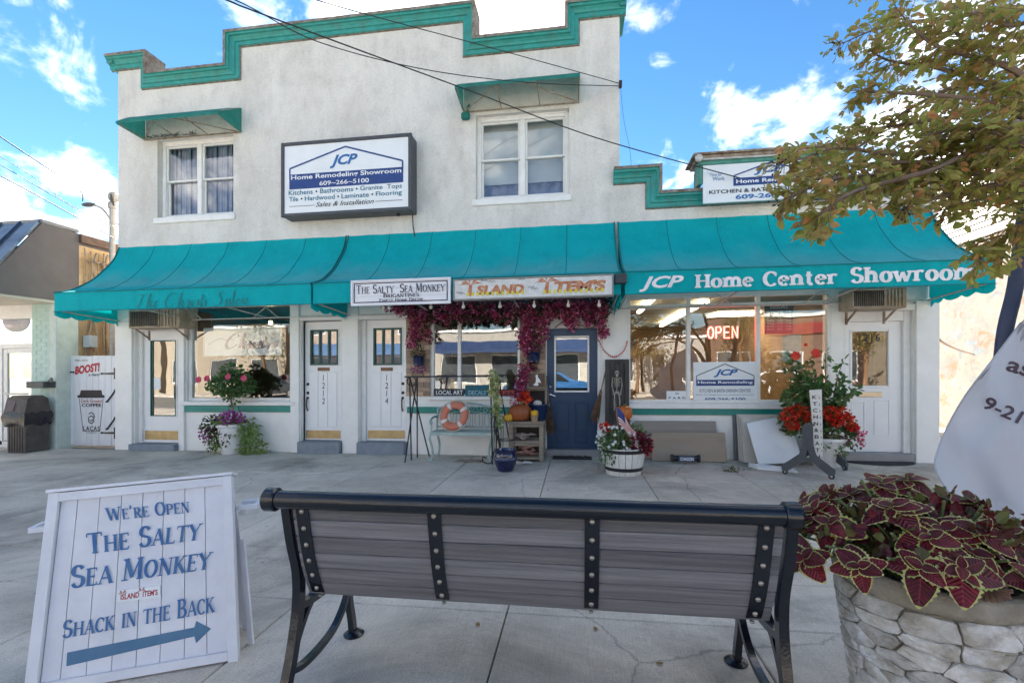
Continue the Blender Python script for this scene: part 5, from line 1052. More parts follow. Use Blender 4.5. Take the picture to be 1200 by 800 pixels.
# trash can
tb = thing('trash_bin', 'brown street trash bin with domed lid and black bag beside the mint column', 'trash bin', (WX(30, -.45), -.35, 0), rot=.0)
x0, x1 = WX(4, -.62), -9.84; y0, y1 = -.62, -.19; tbm = M('brown_bin', (.055, .045, .04), .6, (.10, .085, .075), 6, .5, .2, dirt=.3, dirtcol=(.2, .17, .14)); xm_ = x0 + (x1 - x0) * .46
MB().box(x0 + .03, x1 - .03, y0 + .03, y1, .0, .58, b=.015).build('body', tbm, tb)
m_ = MB()
for k_ in range(1, 7): xx = x0 + .03 + (x1 - x0 - .06) * k_ / 7; m_.box(xx - .004, xx + .004, y0 + .022, y0 + .03, .03, .52)
m_.build('slat_line', blackm, tb)
m_ = MB(); n = 28; vs = []
for rr, (zz, of) in enumerate(((.74, .0), (.66, .02), (.56, .03), (.50, .012))):
    for k_ in range(n):
        t_ = k_ / n * 4; s_ = int(t_); u = t_ - s_; c_ = [(x0, y0), (x1, y0), (x1, y1), (x0, y1)]; p_, q_ = c_[s_], c_[(s_ + 1) % 4]; xx = p_[0] + (q_[0] - p_[0]) * u; yy = p_[1] + (q_[1] - p_[1]) * u
        w_ = of + .014 * sin(k_ * 2.3 + rr * 1.7); cx, cy = (x0 + x1) / 2, (y0 + y1) / 2; d = Vector((xx - cx, yy - cy)).normalized(); vs.append((xx + d.x * w_, yy + d.y * w_, zz + .03 * sin(k_ * 1.3 + rr) * (rr > 1)))
m_.add(vs, [(r_ * n + k_, r_ * n + (k_ + 1) % n, (r_ + 1) * n + (k_ + 1) % n, (r_ + 1) * n + k_) for r_ in range(3) for k_ in range(n)]); m_.build('bag', M('black_bag', (.012, .012, .015), .25, (.03, .03, .035), 9, .4, .5, 20), tb, smooth=60)
m_ = MB(); zz = [.72, .98, 1.04, 1.04, .98, .72]; ys = [y0, y0 + .05, y0 + .14, y1 - .14, y1 - .05, y1]; m_.add([(x, ys[i], zz[i]) for x in (x0, x1) for i in range(6)], [(0, 1, 2, 3, 4, 5), (11, 10, 9, 8, 7, 6)] + [(i, (i + 1) % 6, 6 + (i + 1) % 6, 6 + i) for i in range(6)]); m_.build('lid', tbm, tb)
m_ = MB(); m_.add([(x0 + .05, y0 - .004, .76), (xm_, y0 - .004, .76), (xm_, y0 + .042, .95), (x0 + .05, y0 + .042, .95)], [(0, 1, 2, 3)]); m_.build('flap', M('maroon_flap', (.10, .05, .05), .45, (.15, .1, .1), 9, .5), tb)

# ================================================================== RIGHT NEIGHBOUR (mural wall)
rb = thing('mural_building', 'white building beyond the driveway with painted side wall and clapboards above', 'building', (8.6, 2, 0)); XM = 8.6
mural = new_mat('mural_paint'); N = mural.node_tree.nodes; L = mural.node_tree.links
o_ = N.new('ShaderNodeOutputMaterial'); p_ = N.new('ShaderNodeBsdfPrincipled'); p_.inputs['Roughness'].default_value = .9; L.new(p_.outputs[0], o_.inputs[0]); gg = N.new('ShaderNodeNewGeometry'); prev = None
base = N.new('ShaderNodeTexNoise'); base.inputs['Scale'].default_value = 2.2; base.inputs['Detail'].default_value = 9; base.inputs['Roughness'].default_value = .75; base.inputs['Distortion'].default_value = 1.0; L.new(gg.outputs['Position'], base.inputs['Vector'])
cr = N.new('ShaderNodeValToRGB'); e = cr.color_ramp.elements; e[0].position = .3; e[0].color = (.10, .14, .17, 1); e[1].position = .62; e[1].color = (.25, .225, .19, 1)
x_ = e.new(.45); x_.color = (.19, .18, .16, 1); x_ = e.new(.72); x_.color = (.26, .17, .10, 1); L.new(base.outputs[0], cr.inputs[0]); prev = cr.outputs[0]
for sc, lo, hi, c_ in ((1.4, .56, .62, (.34, .12, .06)), (2.6, .58, .64, (.20, .13, .09)), (1.9, .57, .66, (.14, .22, .28)), (4, .62, .68, (.15, .16, .09))):
    nz = N.new('ShaderNodeTexNoise'); nz.inputs['Scale'].default_value = sc; nz.inputs['Detail'].default_value = 7; nz.inputs['Roughness'].default_value = .7; nz.inputs['Distortion'].default_value = 1.6; L.new(gg.outputs['Position'], nz.inputs['Vector'])
    mr = N.new('ShaderNodeMapRange'); mr.inputs[1].default_value = lo; mr.inputs[2].default_value = hi; mr.inputs[4].default_value = .85; L.new(nz.outputs[0], mr.inputs[0]); mx = N.new('ShaderNodeMix'); mx.data_type = 'RGBA'; L.new(mr.outputs[0], mx.inputs[0]); L.new(prev, mx.inputs[6]); mx.inputs[7].default_value = (*c_, 1); prev = mx.outputs[2]
L.new(prev, p_.inputs['Base Color']); b_ = N.new('ShaderNodeBump'); b_.inputs['Strength'].default_value = .3; b_.inputs['Distance'].default_value = .006; nz = N.new('ShaderNodeTexNoise'); nz.inputs['Scale'].default_value = 25; L.new(gg.outputs['Position'], nz.inputs['Vector']); L.new(nz.outputs[0], b_.inputs['Height']); L.new(b_.outputs[0], p_.inputs['Normal'])
MB().box(XM, XM + 7, .5, 16, -.05, 4.25).build('wall', mural, rb)
m_ = MB(); pts = catmull([(XM - .004, 5.6, 3.1), (XM - .004, 5.25, 3.0), (XM - .004, 5.0, 2.5), (XM - .004, 4.7, 2.1), (XM - .004, 4.2, 1.85), (XM - .004, 3.7, 1.7)], 5); m_.tube(pts, [.03 + .02 * sin(i * .2) for i in range(len(pts))], 6); m_.build('mural_curl', M('mural_brown', (.13, .07, .045), .9), rb)
MB().box(XM - .03, XM + .1, .5, 16, 4.19, 4.27, b=.01).build('ledge', cream, rb)
for i in range(13): m_ = MB(); z = 4.28 + i * .125; m_.add([(XM - .022, .45, z), (XM - .022, 16, z), (XM + .004, 16, z + .135), (XM + .004, .45, z + .135), (XM + .02, .45, z), (XM + .02, 16, z)], [(0, 1, 2, 3), (0, 4, 5, 1)]); m_.build('clapboard', M('cream_siding', (.42, .39, .34), .6, (.34, .31, .27), 3, .4), rb)
MB().box(XM + .02, XM + 7, .5, 16, 4.25, 5.9).build('upper_wall', cream, rb); MB().box(XM - .2, XM + 7.2, .3, 16.2, 5.9, 6.02).build('roof', brownm, rb)
random.seed(5)

# ================================================================== ACROSS THE STREET (seen in the window glass)
def facade_block(x0, x1, d, h, wall, label, awn=None, red=False):
    b = thing('street_building', label, 'building', ((x0 + x1) / 2, -22 - d / 2, 0)); y = -22.0
    n = max(2, int((x1 - x0) / 3)); w = (x1 - x0) / n; hs = []
    for i in range(n):
        a = x0 + i * w
        hs.append((a + .5, a + w - .5, .7, 2.5))
        if h > 5: hs.append((a + .9, a + w - .9, 4.0, 5.3))
    m_ = MB(); wall_cells(m_, x0, x1, 0, h, y - .3, y, hs); m_.build('front_wall', wall, b)
    MB().box(x0, x1, y - d, y - .301, 0, h - .4).build('body', wall, b); MB().box(x0 - .1, x1 + .1, y - .35, y + .12, h, h + .18).build('cornice', trimw, b)
    for q in hs: f = MB(); frame_ring(f, q[0], q[1], y - .12, y - .04, q[2], q[3], .07); win = f.build('window', alum, b); MB().box(q[0] + .07, q[1] - .07, y - .1, y - .09, q[2] + .07, q[3] - .07).build('pane', M('street_glass', (.05, .06, .07), .1, (.08, .09, .1), 1, .5, spec=.8), win)
    if awn: m_ = MB(); m_.add([(x0 + .3, y, 3.4), (x1 - .3, y, 3.4), (x1 - .3, y + 1, 2.8), (x0 + .3, y + 1, 2.8), (x1 - .3, y + 1, 2.6), (x0 + .3, y + 1, 2.6)], [(0, 1, 2, 3), (3, 2, 4, 5)]); m_.build('awning', awn, b)
    if red: MB().box((x0 + x1) / 2 - 2, (x0 + x1) / 2 + 2, y + .01, y + .1, h - 1.1, h - .4).build('sign_band', M('red_band', (.25, .03, .03), .5), b)
    return b
facade_block(-42, -30, 9, 4.2, M('tan_block', (.34, .29, .22), .8), 'tan single storey shop with a red sign band across the street', None, True)
facade_block(-29.5, -20, 9, 4.6, M('cream_block', (.40, .34, .26), .8), 'cream shop with a flat roof across the street')
facade_block(-19.5, -9.5, 9, 7.2, M('brown_block', (.34, .26, .19), .8), 'brown two storey building across the street', M('blue_awning', (.05, .12, .25), .7))
facade_block(-9.3, 4, 9, 4.0, M('white_block', (.46, .43, .38), .8), 'white single storey shop across the street', M('navy_awning', (.02, .05, .14), .7))
facade_block(4.2, 7.8, 9, 3.4, M('grey_block', (.4, .38, .35), .8), 'low grey shop squeezed beside the brick shop across the street')
facade_block(8, 17, 9, 4.6, M('brick_block', (.17, .10, .07), .8), 'brick shop across the street with a red sign band', None, True)
facade_block(19, 33, 9, 6.6, M('yellow_block', (.34, .29, .22), .8), 'yellow two storey building across the street')
def street_tree(x, y, h, label, seed):
    random.seed(seed); t = thing('street_tree', label, 'tree', (x, y, 0), group='trees across the street'); m_ = MB(); m_.tube(catmull([(x, y, 0), (x + .1, y, h * .3), (x - .1, y + .1, h * .55)], 4), [.14 - .01 * i for i in range(9)], 8); [m_.tube([(x - .1, y + .1, h * .5), (x + 1.2 * cos(a), y + 1.0 * sin(a), h * .8)], [.06, .02], 6) for a in (0, 1.3, 2.5, 3.9, 5.1)]; m_.build('trunk', intwood, t)
    q = MB()
    for _ in range(26):
        a = random.uniform(0, 6.3); r_ = random.uniform(0, 1.5); c = (x + r_ * cos(a), y + r_ * sin(a) * .9, h * random.uniform(.5, 1.0)); 
        for _ in range(60):
            d = Vector((random.gauss(0, .28), random.gauss(0, .28), random.gauss(0, .2))); q.leaf(Vector(c) + d, (random.uniform(-1, 1), random.uniform(-1, 1), random.uniform(-1, .4)), (random.uniform(-1, 1), random.uniform(-1, 1), 1), .13, .08)
    tag(q.build('crown', leaf_mat('street_leaves', [(.10, .13, .03), (.2, .18, .05), (.28, .16, .05), (.07, .1, .03)]) if 'street_leaves' not in MATS else MATS['street_leaves'], t, fixn=False), kind='stuff')
for a in ((3.4, -19.6, 4.6, 'bushy street tree across the street before the low grey shop', 1), (9.2, -20, 5.2, 'taller autumn street tree before the brick shop', 2), (15.5, -19.7, 4.8, 'autumn street tree right of the brick shop', 3), (-20, -19.7, 5.0, 'street tree far left across the street', 4)): street_tree(*a)
def car(x, y, col, label):
    c = thing('parked_car', label, 'car', (x, y, -.05), local=True, group='cars parked along the street'); b = M('car_paint_' + col[0], col[1], .25, coat=.8)
    pr = [(-2.2, .32), (-2.25, .62), (-2.1, .82), (-1.25, .92), (-.6, 1.38), (.75, 1.42), (1.5, 1.0), (2.15, .92), (2.25, .6), (2.2, .32)]
    m_ = MB(); m_.prism(pr, lambda a, z, d: (a, d * (1 - .12 * max(0, z - .9) / .5), z), -.86, .86); m_.build('body', b, c)
    for s_ in (-1, 1):
        m_ = MB(); m_.prism([(-1.05, .95), (-.5, 1.31), (.02, 1.33), (.02, .96)], lambda a, z, d: (a, s_ * (d - .1 * (z - .9)), z), .868, .874); m_.prism([(.08, .96), (.08, 1.33), (.7, 1.34), (1.2, 1.0)], lambda a, z, d: (a, s_ * (d - .1 * (z - .9)), z), .868, .874); m_.build('window', M('car_glass', (.02, .025, .03), .06), c)
    for xx in (-1.4, 1.4):
        for yy in (-.82, .82):
            m_ = MB(); m_.prism([(xx + .33 * cos(a * pi / 9), .33 + .33 * sin(a * pi / 9)) for a in range(18)], lambda a, z, d: (a, yy + d, z), -.1, .1); wh = m_.build('wheel', M('tyre', (.02, .02, .02), .8), c); m_ = MB(); m_.prism([(xx + .2 * cos(a * pi / 6), .33 + .2 * sin(a * pi / 6)) for a in range(12)], lambda a, z, d: (a, yy + d, z), -.108, .108); m_.build('rim', M('alloy', (.5, .5, .52), .3, metal=.8), wh)
    for s_ in (-.6, .6): MB().box(-2.262, -2.2, s_ - .15, s_ + .15, .62, .76).build('headlight', signw, c)
car(-17, -16.9, ('dark', (.03, .035, .04)), 'dark sedan parked on the far side toward the left'); car(-9, -16.9, ('silver', (.4, .42, .44)), 'silver sedan parked on the far side'); car(-1.5, -16.9, ('blue', (.03, .12, .3)), 'blue sedan parked on the far side'); car(9.5, -16.9, ('white', (.7, .7, .7)), 'white sedan parked on the far side toward the right')
# ================================================================== PLANTING HELPERS
random.seed(11)
leafg = leaf_mat('green_leaves', [(.05, .12, .03), (.08, .18, .05), (.15, .25, .08), (.06, .13, .04)]); leafl = leaf_mat('lime_leaves', [(.14, .24, .05), (.26, .36, .10), (.20, .30, .08)])
leafd = leaf_mat('dark_leaves', [(.03, .06, .02), (.06, .08, .03), (.10, .05, .04)]); pinkf = leaf_mat('pink_petals', [(.70, .05, .14), (.80, .14, .25), (.6, .03, .1)]); purpf = leaf_mat('purple_petals', [(.30, .05, .25), (.45, .10, .38), (.22, .03, .10)])
boug = leaf_mat('bougainvillea_bracts', [(.30, .02, .09), (.44, .05, .15), (.16, .015, .05), (.74, .30, .46), (.60, .10, .26), (.42, .04, .13), (.14, .04, .03)], .3); redf = leaf_mat('red_petals', [(.75, .04, .01), (.62, .02, .01), (.80, .12, .03)]); whitef = leaf_mat('white_petals', [(.8, .8, .78), (.7, .7, .68)]); maroon = leaf_mat('maroon_leaves', [(.12, .012, .03), (.2, .02, .04), (.07, .01, .02)])
yelf = leaf_mat('pale_yellow_petals', [(.55, .55, .22), (.62, .60, .38), (.3, .38, .12)]); bark = M('bark', (.18, .12, .08), .9, (.30, .22, .15), 9, .5, .6, 50, stretch=(1, 1, .3))
def rv(): 
    while True:
        v = Vector((random.uniform(-1, 1), random.uniform(-1, 1), random.uniform(-1, 1)))
        if .05 < v.length < 1: return v.normalized()
def cloud(mb, c, r, n, l, w, shell=.55, mi=0, hang=0.0, lump=None):
    c = Vector(c)
    for _ in range(n):
        d = rv(); q = random.uniform(shell, 1) ** .7
        if lump: q *= 1 + lump * sin(d.x * 5 + c.x * 3) * sin(d.z * 6 + 1) 
        p = c + Vector((d.x * r[0] * q, d.y * r[1] * q, d.z * r[2] * q)); dr = (d + rv() * .8 + Vector((0, 0, -hang))).normalized(); nn = (d + rv() * .7 + Vector((0, -.2, .5))).normalized(); k = random.uniform(.65, 1.2)
        mb.leaf(p, dr, nn, l * k, w * k, mi)
def flower(mb, c, r, face, n=5, mi=0):
    c = Vector(c); f = Vector(face).normalized(); a = f.orthogonal().normalized(); b = f.cross(a); o = random.uniform(0, 6)
    for i in range(n):
        t = o + 2 * pi * i / n; d = a * cos(t) + b * sin(t); mb.leaf(c, (d + f * .25), f, r, r * .95, mi, .05, .1)
def stuff_part(mb, name, m, parent): return tag(mb.build(name, m, parent, fixn=False), kind='stuff')

# ================================================================== THINGS ALONG THE SHOPFRONT
# --- white planter with clipped hibiscus standard
px_, py_ = G(272, 531); r = thing('flower_planter', 'white pot with a topiary hibiscus tree and trailing flowers under the salon window', 'planter', (px_, py_, 0)); sc = (py_ + DIST) / F
pot = MB(); pot.lathe([(.15, 0), (.17, .02), (.205, .3), (.22, .46), (.25, .48), (.25, .53), (.235, .53), (.22, .47), (.0, .46)], 28, (px_, py_, 0)); pot.build('pot', M('white_pot', (.74, .74, .73), .5, (.6, .6, .58), 6, .4, .1, dirt=.3, dirtcol=(.35, .33, .28), dscale=4), r, smooth=40)
m_ = MB(); m_.tube(catmull([(px_, py_, .45), (px_ + .02, py_ + .01, .7), (px_ - .02, py_, .95), (px_ + .02, py_, 1.2)], 4), .018, 6); [m_.tube([(px_, py_, .98), (px_ + .3 * cos(a), py_ + .2 * sin(a), 1.25)], .008, 5) for a in range(6)]; m_.build('stem', bark, r)
m_ = MB()
for c_, rr_, n_ in (((px_ + .02, py_, 1.24), (.36, .3, .22), 520), ((px_ - .2, py_ - .05, 1.2), (.2, .2, .16), 140), ((px_ + .24, py_, 1.18), (.2, .2, .16), 140), ((px_, py_, 1.44), (.16, .15, .14), 90), ((px_, py_, 1.0), (.1, .1, .14), 50)): cloud(m_, c_, rr_, n_, .075, .05, .4)
stuff_part(m_, 'leaves', leafg, r)
for dx, dz in ((-.30, 1.33), (-.46, 1.31), (.40, 1.33), (.1, 1.36)):
    m_ = MB(); flower(m_, (px_ + dx, py_ - .22, dz), .065, (0, -1, .2), 6); flower(m_, (px_ + dx + .02, py_ - .24, dz - .01), .05, (.3, -1, .2), 6); m_.build('blossom', pinkf, r, fixn=False)
m_ = MB(); cloud(m_, (px_ - .33, py_ - .05, .5), (.2, .2, .2), 260, .06, .035, .2, hang=.5); cloud(m_, (px_ - .25, py_ - .1, .3), (.16, .15, .28), 200, .05, .03, .2, hang=.8); cloud(m_, (px_ + .02, py_ - .16, .36), (.12, .06, .25), 90, .06, .03, .2, hang=.8); stuff_part(m_, 'trailing_leaves', leafd, r)
m_ = MB(); cloud(m_, (px_ + .34, py_ - .05, .42), (.18, .18, .24), 260, .085, .03, .2, hang=.7); cloud(m_, (px_ + .42, py_ - .05, .12), (.26, .16, .12), 200, .08, .03, .2, hang=.3); cloud(m_, (px_ - .2, py_ - .12, .22), (.2, .1, .22), 160, .08, .02, .2, hang=.8); cloud(m_, (px_ - .02, py_ - .1, .58), (.3, .18, .08), 120, .07, .03, .2); stuff_part(m_, 'grassy_leaves', leafl, r)
m_ = MB(); cloud(m_, (px_ + .04, py_ - .1, .62), (.26, .16, .13), 230, .05, .05, .2); cloud(m_, (px_ - .4, py_ - .12, .36), (.14, .1, .14), 70, .04, .04, .3); stuff_part(m_, 'petals', purpf, r)

# --- brick pilasters
brk = M('old_brick', (.34, .22, .15), .9, (.46, .33, .23), 6, .5, .5, 60, vary=.35, dirt=.4, dirtcol=(.5, .44, .36), dscale=5); mort = M('mortar', (.42, .38, .33), .95, (.3, .27, .24), 20, .5)
for p0, p1, t_, b_, lb in ((476, 505, 372, 464, 'brick facing strip left of the gift shop window'), (609, 640, 372, 470, 'brick facing strip between gift shop window and blue door')):
    x0, x1, z0, z1 = RC(p0, p1, t_, b_); x0 += .004; x1 -= .004; pl = thing('brick_pilaster', lb, 'brickwork', ((x0 + x1) / 2, -.03, z0), group='brick facing strips beside the gift shop window'); MB().box(x0, x1, -.012, -.001, z0, z1).build('mortar_bed', mort, pl)
    rows_ = int((z1 - z0) / .076); rh = (z1 - z0) / rows_; w = (x1 - x0) / 2
    for i in range(rows_):
        cuts = [x0, x0 + w, x1] if i % 2 else [x0, x0 + w * .5, x0 + w * 1.5, x1]
        for a, b in zip(cuts, cuts[1:]): MB().box(a + .005, b - .005, -.03 - random.uniform(0, .008), -.0125, z0 + i * rh + .005, z0 + (i + 1) * rh - .005, b=.004).build('brick', brk, pl)

# --- bougainvillea garland and hanging lights under the middle awning
r = thing('bougainvillea_garland', 'magenta bougainvillea garland draped over the gift window and the blue door', 'garland', (WX(600), -.3, 2.3))
cl = MB(); clg = MB(); vine = MB()
def seg(p0, y0, p1, y1, n, rr, dens, yd=-.25, g=.4):
    for i in range(n):
        u = (i + random.random() * .8) / n; px = p0 + (p1 - p0) * u; py = y0 + (y1 - y0) * u + random.uniform(-2, 2); x, z = W(px, py, yd); z += 0
        k = random.uniform(.6, 1.25) * rr; yy = yd + random.uniform(-.06, .06)
        cloud(clg, (x, yy + .03, z), (k * 1.1, .1, k), int(dens * min(.9, g + .12)), .055, .032, .3, hang=.4); cloud(cl, (x + random.uniform(-.05, .05), yy - .03, z - .02), (k, .09, k), int(dens * .9 * (1 - g)), .042, .036, .25, hang=.3)
seg(458, 356, 716, 352, 34, .10, 120, g=.5); seg(478, 366, 712, 362, 30, .11, 130, g=.45); seg(500, 374, 606, 372, 14, .07, 80, g=.8); seg(486, 370, 484, 402, 6, .10, 110, -.12, g=.2); seg(495, 372, 503, 398, 4, .07, 60, -.12)
seg(622, 366, 617, 402, 8, .15, 170, -.14, g=.12); seg(640, 362, 634, 395, 5, .12, 110, -.14, g=.2); seg(616, 402, 628, 436, 5, .06, 45, -.12, g=.3); seg(617, 428, 610, 462, 8, .10, 110, -.16, g=.15); seg(655, 360, 700, 362, 9, .14, 120, -.12, g=.3); seg(668, 368, 670, 382, 4, .09, 70, -.12, g=.05); seg(705, 362, 707, 392, 6, .075, 80, -.16, g=.1); seg(690, 366, 694, 376, 3, .08, 60, -.12, g=.1); seg(450, 358, 476, 366, 5, .06, 35, g=.2)
stuff_part(cl, 'bracts', boug, r); stuff_part(clg, 'leaves', leafd, r)
for pts in ([(470, 362), (560, 372), (640, 366), (715, 360)], [(640, 366), (622, 395), (626, 420), (612, 460)], [(610, 380), (632, 395), (618, 425), (622, 450)], [(650, 384), (665, 376), (690, 384), (706, 378)]): vine.tube(catmull([(*W(a, b, -.1)[:1], -.1, W(a, b, -.1)[1]) for a, b in pts], 5), .012, 5)
vine.build('stem', bark, r); r2 = thing('string_lights', 'string of small white bulbs hanging below the two shop signs', 'string lights', (WX(560), -1.0, 2.35)); wire = MB(); last = None
for i, px in enumerate((449, 456, 505, 543, 586, 626, 666, 702)):
    x, z = W(px, 357 - .015 * (px - 500), -1.0); MB().lathe([(.0, -.07), (.022, -.06), (.028, -.035), (.012, 0), (.013, .03)], 8, (x, -1.0, z)).build('bulb', M('white_bulb', (.8, .78, .72), .3), r2, smooth=50)
    if last: wire.tube([last, ((last[0] + x) / 2, -1.0, (last[2] + z) / 2 + .0), (x, -1.0, z + .035)], .005, 4)
    last = (x, -1.0, z + .035)
wire.build('cord', blackm, r2)
r2 = thing('string_lights', 'thin string of red berries looped on the white wall right of the blue door', 'string lights', (WX(720), -.04, 1.9)); m_ = MB(); pts = catmull([(W(a, b, -.05)[0], -.05, W(a, b, -.05)[1]) for a, b in ((701, 398), (709, 412), (720, 418), (731, 411), (735, 400))], 5); m_.tube(pts, .004, 4); m_.build('cord', bark, r2); m_ = MB(); [m_.ball((p.x, -.06, p.z), .013, 6, 4) for p in pts]; tag(m_.build('berry', redf, r2), kind='stuff')
# hanging blue pots
bpot = M('cobalt_glaze', (.003, .006, .035), .12, (.006, .012, .07), 4, .5, coat=.5)
for px, py, lb in ((491, 423, 'small cobalt pot hanging on the brick strip left of the gift window'), (626, 419, 'small cobalt pot hanging on the brick strip beside the blue door')):
    x, z = W(px, py, -.12); h = thing('hanging_pot', lb, 'hanging pot', (x, -.14, z - .1), group='cobalt hanging pots'); MB().lathe([(.06, -.09), (.09, -.07), (.10, .06), (.108, .07), (.098, .085), (.08, .06), (0, .055)], 16, (x, -.14, z)).build('pot', bpot, h, smooth=40)
    m_ = MB(); [m_.tube([(x + a, -.14, z + .07), (x, -.12, z + .38)], .004, 4) for a in (-.09, .09)]; m_.build('hanger', blackm, h); m_ = MB(); cloud(m_, (x, -.14, z + .12), (.12, .1, .1), 90, .08, .02, .2, hang=-.3); stuff_part(m_, 'leaves', leafd, h)
    m_ = MB(); cloud(m_, (x, -.14, z - .14 if px < 500 else z + .13), (.14, .08, .05), 60, .035, .03, .2); stuff_part(m_, 'petals', purpf, h)
# --- pale green iron bench and life ring
ig = M('pale_green_iron', (.30, .40, .37), .5, (.42, .50, .47), 12, .5, .2, dirt=.4, dirtcol=(.14, .13, .1), dscale=9)
yb = -.38; x0, x1 = WX(507, yb), WX(580, yb); r = thing('garden_bench', 'small pale green cast iron bench against the white wall under the gift window', 'bench', ((x0 + x1) / 2, yb, 0)); zs = .44
for sx, x in ((1, x0 + .03), (-1, x1 - .03)):
    m_ = MB(); m_.tube(catmull([(x, yb - .2, 0), (x + sx * .03, yb - .19, .08), (x + sx * .02, yb - .2, .22), (x - sx * .01, yb - .22, .36), (x, yb - .18, zs)], 4), .018, 6); m_.tube([(x - .03, yb - .21, .015), (x + .03, yb - .2, .015)], .02, 6); m_.build('leg', ig, r)
    m_ = MB(); m_.tube(catmull([(x, yb + .22, 0), (x + sx * .03, yb + .19, .2), (x, yb + .15, zs), (x, yb + .2, .8)], 4), .018, 6); m_.build('leg', ig, r)
    m_ = MB(); m_.tube(catmull([(x, yb + .17, .66), (x, yb, .68), (x, yb - .16, .66), (x, yb - .21, .62), (x, yb - .18, .58), (x, yb - .14, .61)], 4), .018, 6); m_.tube([(x, yb - .16, zs), (x, yb - .15, .6)], .013, 6); m_.build('armrest', ig, r)
for i in range(7): MB().box(x0 + .02, x1 - .02, yb - .2 + i * .056, yb - .16 + i * .056, zs, zs + .018, b=.004).build('seat_slat', ig, r)
m_ = MB(); m_.beam((x0 + .02, yb - .2, zs - .01), (x1 - .02, yb - .2, zs - .01), .02, .05); m_.build('seat_frame', ig, r)
m_ = MB(); bt = lambda u: .80 + .09 * sin(pi * u); top = [(x0 + .03 + (x1 - x0 - .06) * u / 12, yb + .2, bt(u / 12)) for u in range(13)]; m_.tube(top, .018, 6); m_.tube([(a, b, .68 + (c - .8) * .8) for a, b, c in top], .010, 6); m_.tube([(x0 + .03, yb + .17, .5), (x1 - .03, yb + .17, .5)], .014, 6)
for i in range(1, 18): x = x0 + .03 + (x1 - x0 - .06) * i / 18; u = i / 18; m_.tube([(x, yb + .172, .5), (x + .02 * sin(i * 2), yb + .18, .6), (x, yb + .195, .68 + (bt(u) - .8) * .8)], .006, 5)
for i in range(9):
    x = x0 + .09 + (x1 - x0 - .18) * i / 8; z = .745 + .075 * sin(pi * i / 8); m_.tube([(x + .035 * cos(a * .7), yb + .2, z + .035 * sin(a * .7)) for a in range(10)], .006, 5)
m_.build('backrest', ig, r)
m_ = MB(); cx = WX(532, yb - .12); cz = WZ(532, 487, yb - .12); ring = thing('life_ring', 'faded orange life ring with white bands propped on the green iron bench', 'life ring', (cx, yb - .08, cz - .24))
T_, R_ = .062, .175; tl_ = .32
def ringpt(a, b, rr=1): 
    x = (R_ + T_ * rr * cos(b)) * cos(a); z = (R_ + T_ * rr * cos(b)) * sin(a); y = T_ * rr * sin(b) * .75; return Vector((cx + x * .97 + z * .1, yb - .1 + y + z * tl_ * .6, cz + z * .97))
def ringseg(a0, a1, rr, mat, nm, n=14):
    q = MB(); vs = [ringpt(a0 + (a1 - a0) * i / n, 2 * pi * j / 12, rr) for i in range(n + 1) for j in range(12)]; q.add(vs, [(i * 12 + j, i * 12 + (j + 1) % 12, (i + 1) * 12 + (j + 1) % 12, (i + 1) * 12 + j) for i in range(n) for j in range(12)]); q.build(nm, mat, ring, smooth=60)
org = M('faded_orange', (.62, .16, .09), .6, (.50, .20, .13), 8, .5, .2)
ringseg(0, 2 * pi, 1, org, 'ring', 44)
for a in (.5, 2.0, 3.5, 5.3): ringseg(a, a + .28, 1.03, M('white_band', (.72, .70, .66), .6), 'band', 4)
q = MB(); q.tube([ringpt(a * pi / 12, 0, 1.18 + .12 * abs(sin(a * pi / 6))) for a in range(25)], .008, 5); q.build('rope', M('rope', (.6, .56, .5), .9), ring)
m_ = MB(); m_.box(WX(545), WX(573), -.7, -.45, .0, .012); m_ = m_.build('floor_grate', rust); x_, y_ = WX(560), -.55; m_['label'] = 'small rusty metal plate lying on the ground under the iron bench'; m_['category'] = 'plate'
# --- black sign stand frame
ys = -.80; r = thing('iron_display_stand', 'tall black iron display stand with scrolled ends in front of the gift window', 'display stand', (WX(530, ys), ys, 0)); xa, xb = WX(480, ys), WX(584, ys); zt_ = WZ(530, 441, ys)
MB().tube([(xa - .08, ys, zt_), (xb + .08, ys, zt_)], .012, 6).build('rail', blackm, r)
for x, s_ in ((xa, -1), (xb, 1)):
    m_ = MB(); m_.tube([(x + s_ * (.07 * cos(a * .63)) - s_ * .03, ys, zt_ - .07 + .075 * sin(a * .63)) for a in range(11)], .010, 6); m_.build('scroll', blackm, r)
for x, fx in ((xa, [(474.5, 542), (482, 539), (489, 536), (503, 534)]), (xb, [(577, 544), (581, 541), (588, 536), (600, 535)])):
    for k_, (a, b) in enumerate(fx): gx, gy = G(a, b); MB().tube([(x + (.0 if k_ % 2 else .12 * (1 if x == xa else -1)), ys, zt_), (gx, gy, 0)], .011, 6).build('leg', blackm, r)
m_ = MB(); gx, gy = G(568, 545); m_.tube(catmull([(gx + .12, gy + .1, .2), (gx + .1, gy, .04), (gx - .02, gy, .05), (gx - .03, gy, .12), (gx + .03, gy, .11)], 4), .01, 6); m_.tube(catmull([(xb, ys, .95), (xb - .06, ys - .02, .6), (xb + .02, ys, .3), (xb - .02, ys, .05)], 4), .016, 6); m_.build('scroll_foot', blackm, r)
v = thing('flower_vine', 'pale yellow artificial flower vine wound down the right post of the black stand', 'vine', (xb, ys, 0)); m_ = MB(); m2 = MB()
for i in range(16): u = i / 15; c_ = (xb - .08 + .09 * u + .03 * sin(i), ys - .03, zt_ + .02 - u * .75); k = .075 * (1.1 - u * .55); cloud(m_, c_, (k, k, k), int(40 * (1.1 - u)), .045, .035, .2); cloud(m2, c_, (k, k, k), 14, .05, .025, .2)
stuff_part(m_, 'petals', yelf, v); stuff_part(m2, 'leaves', leafl, v)
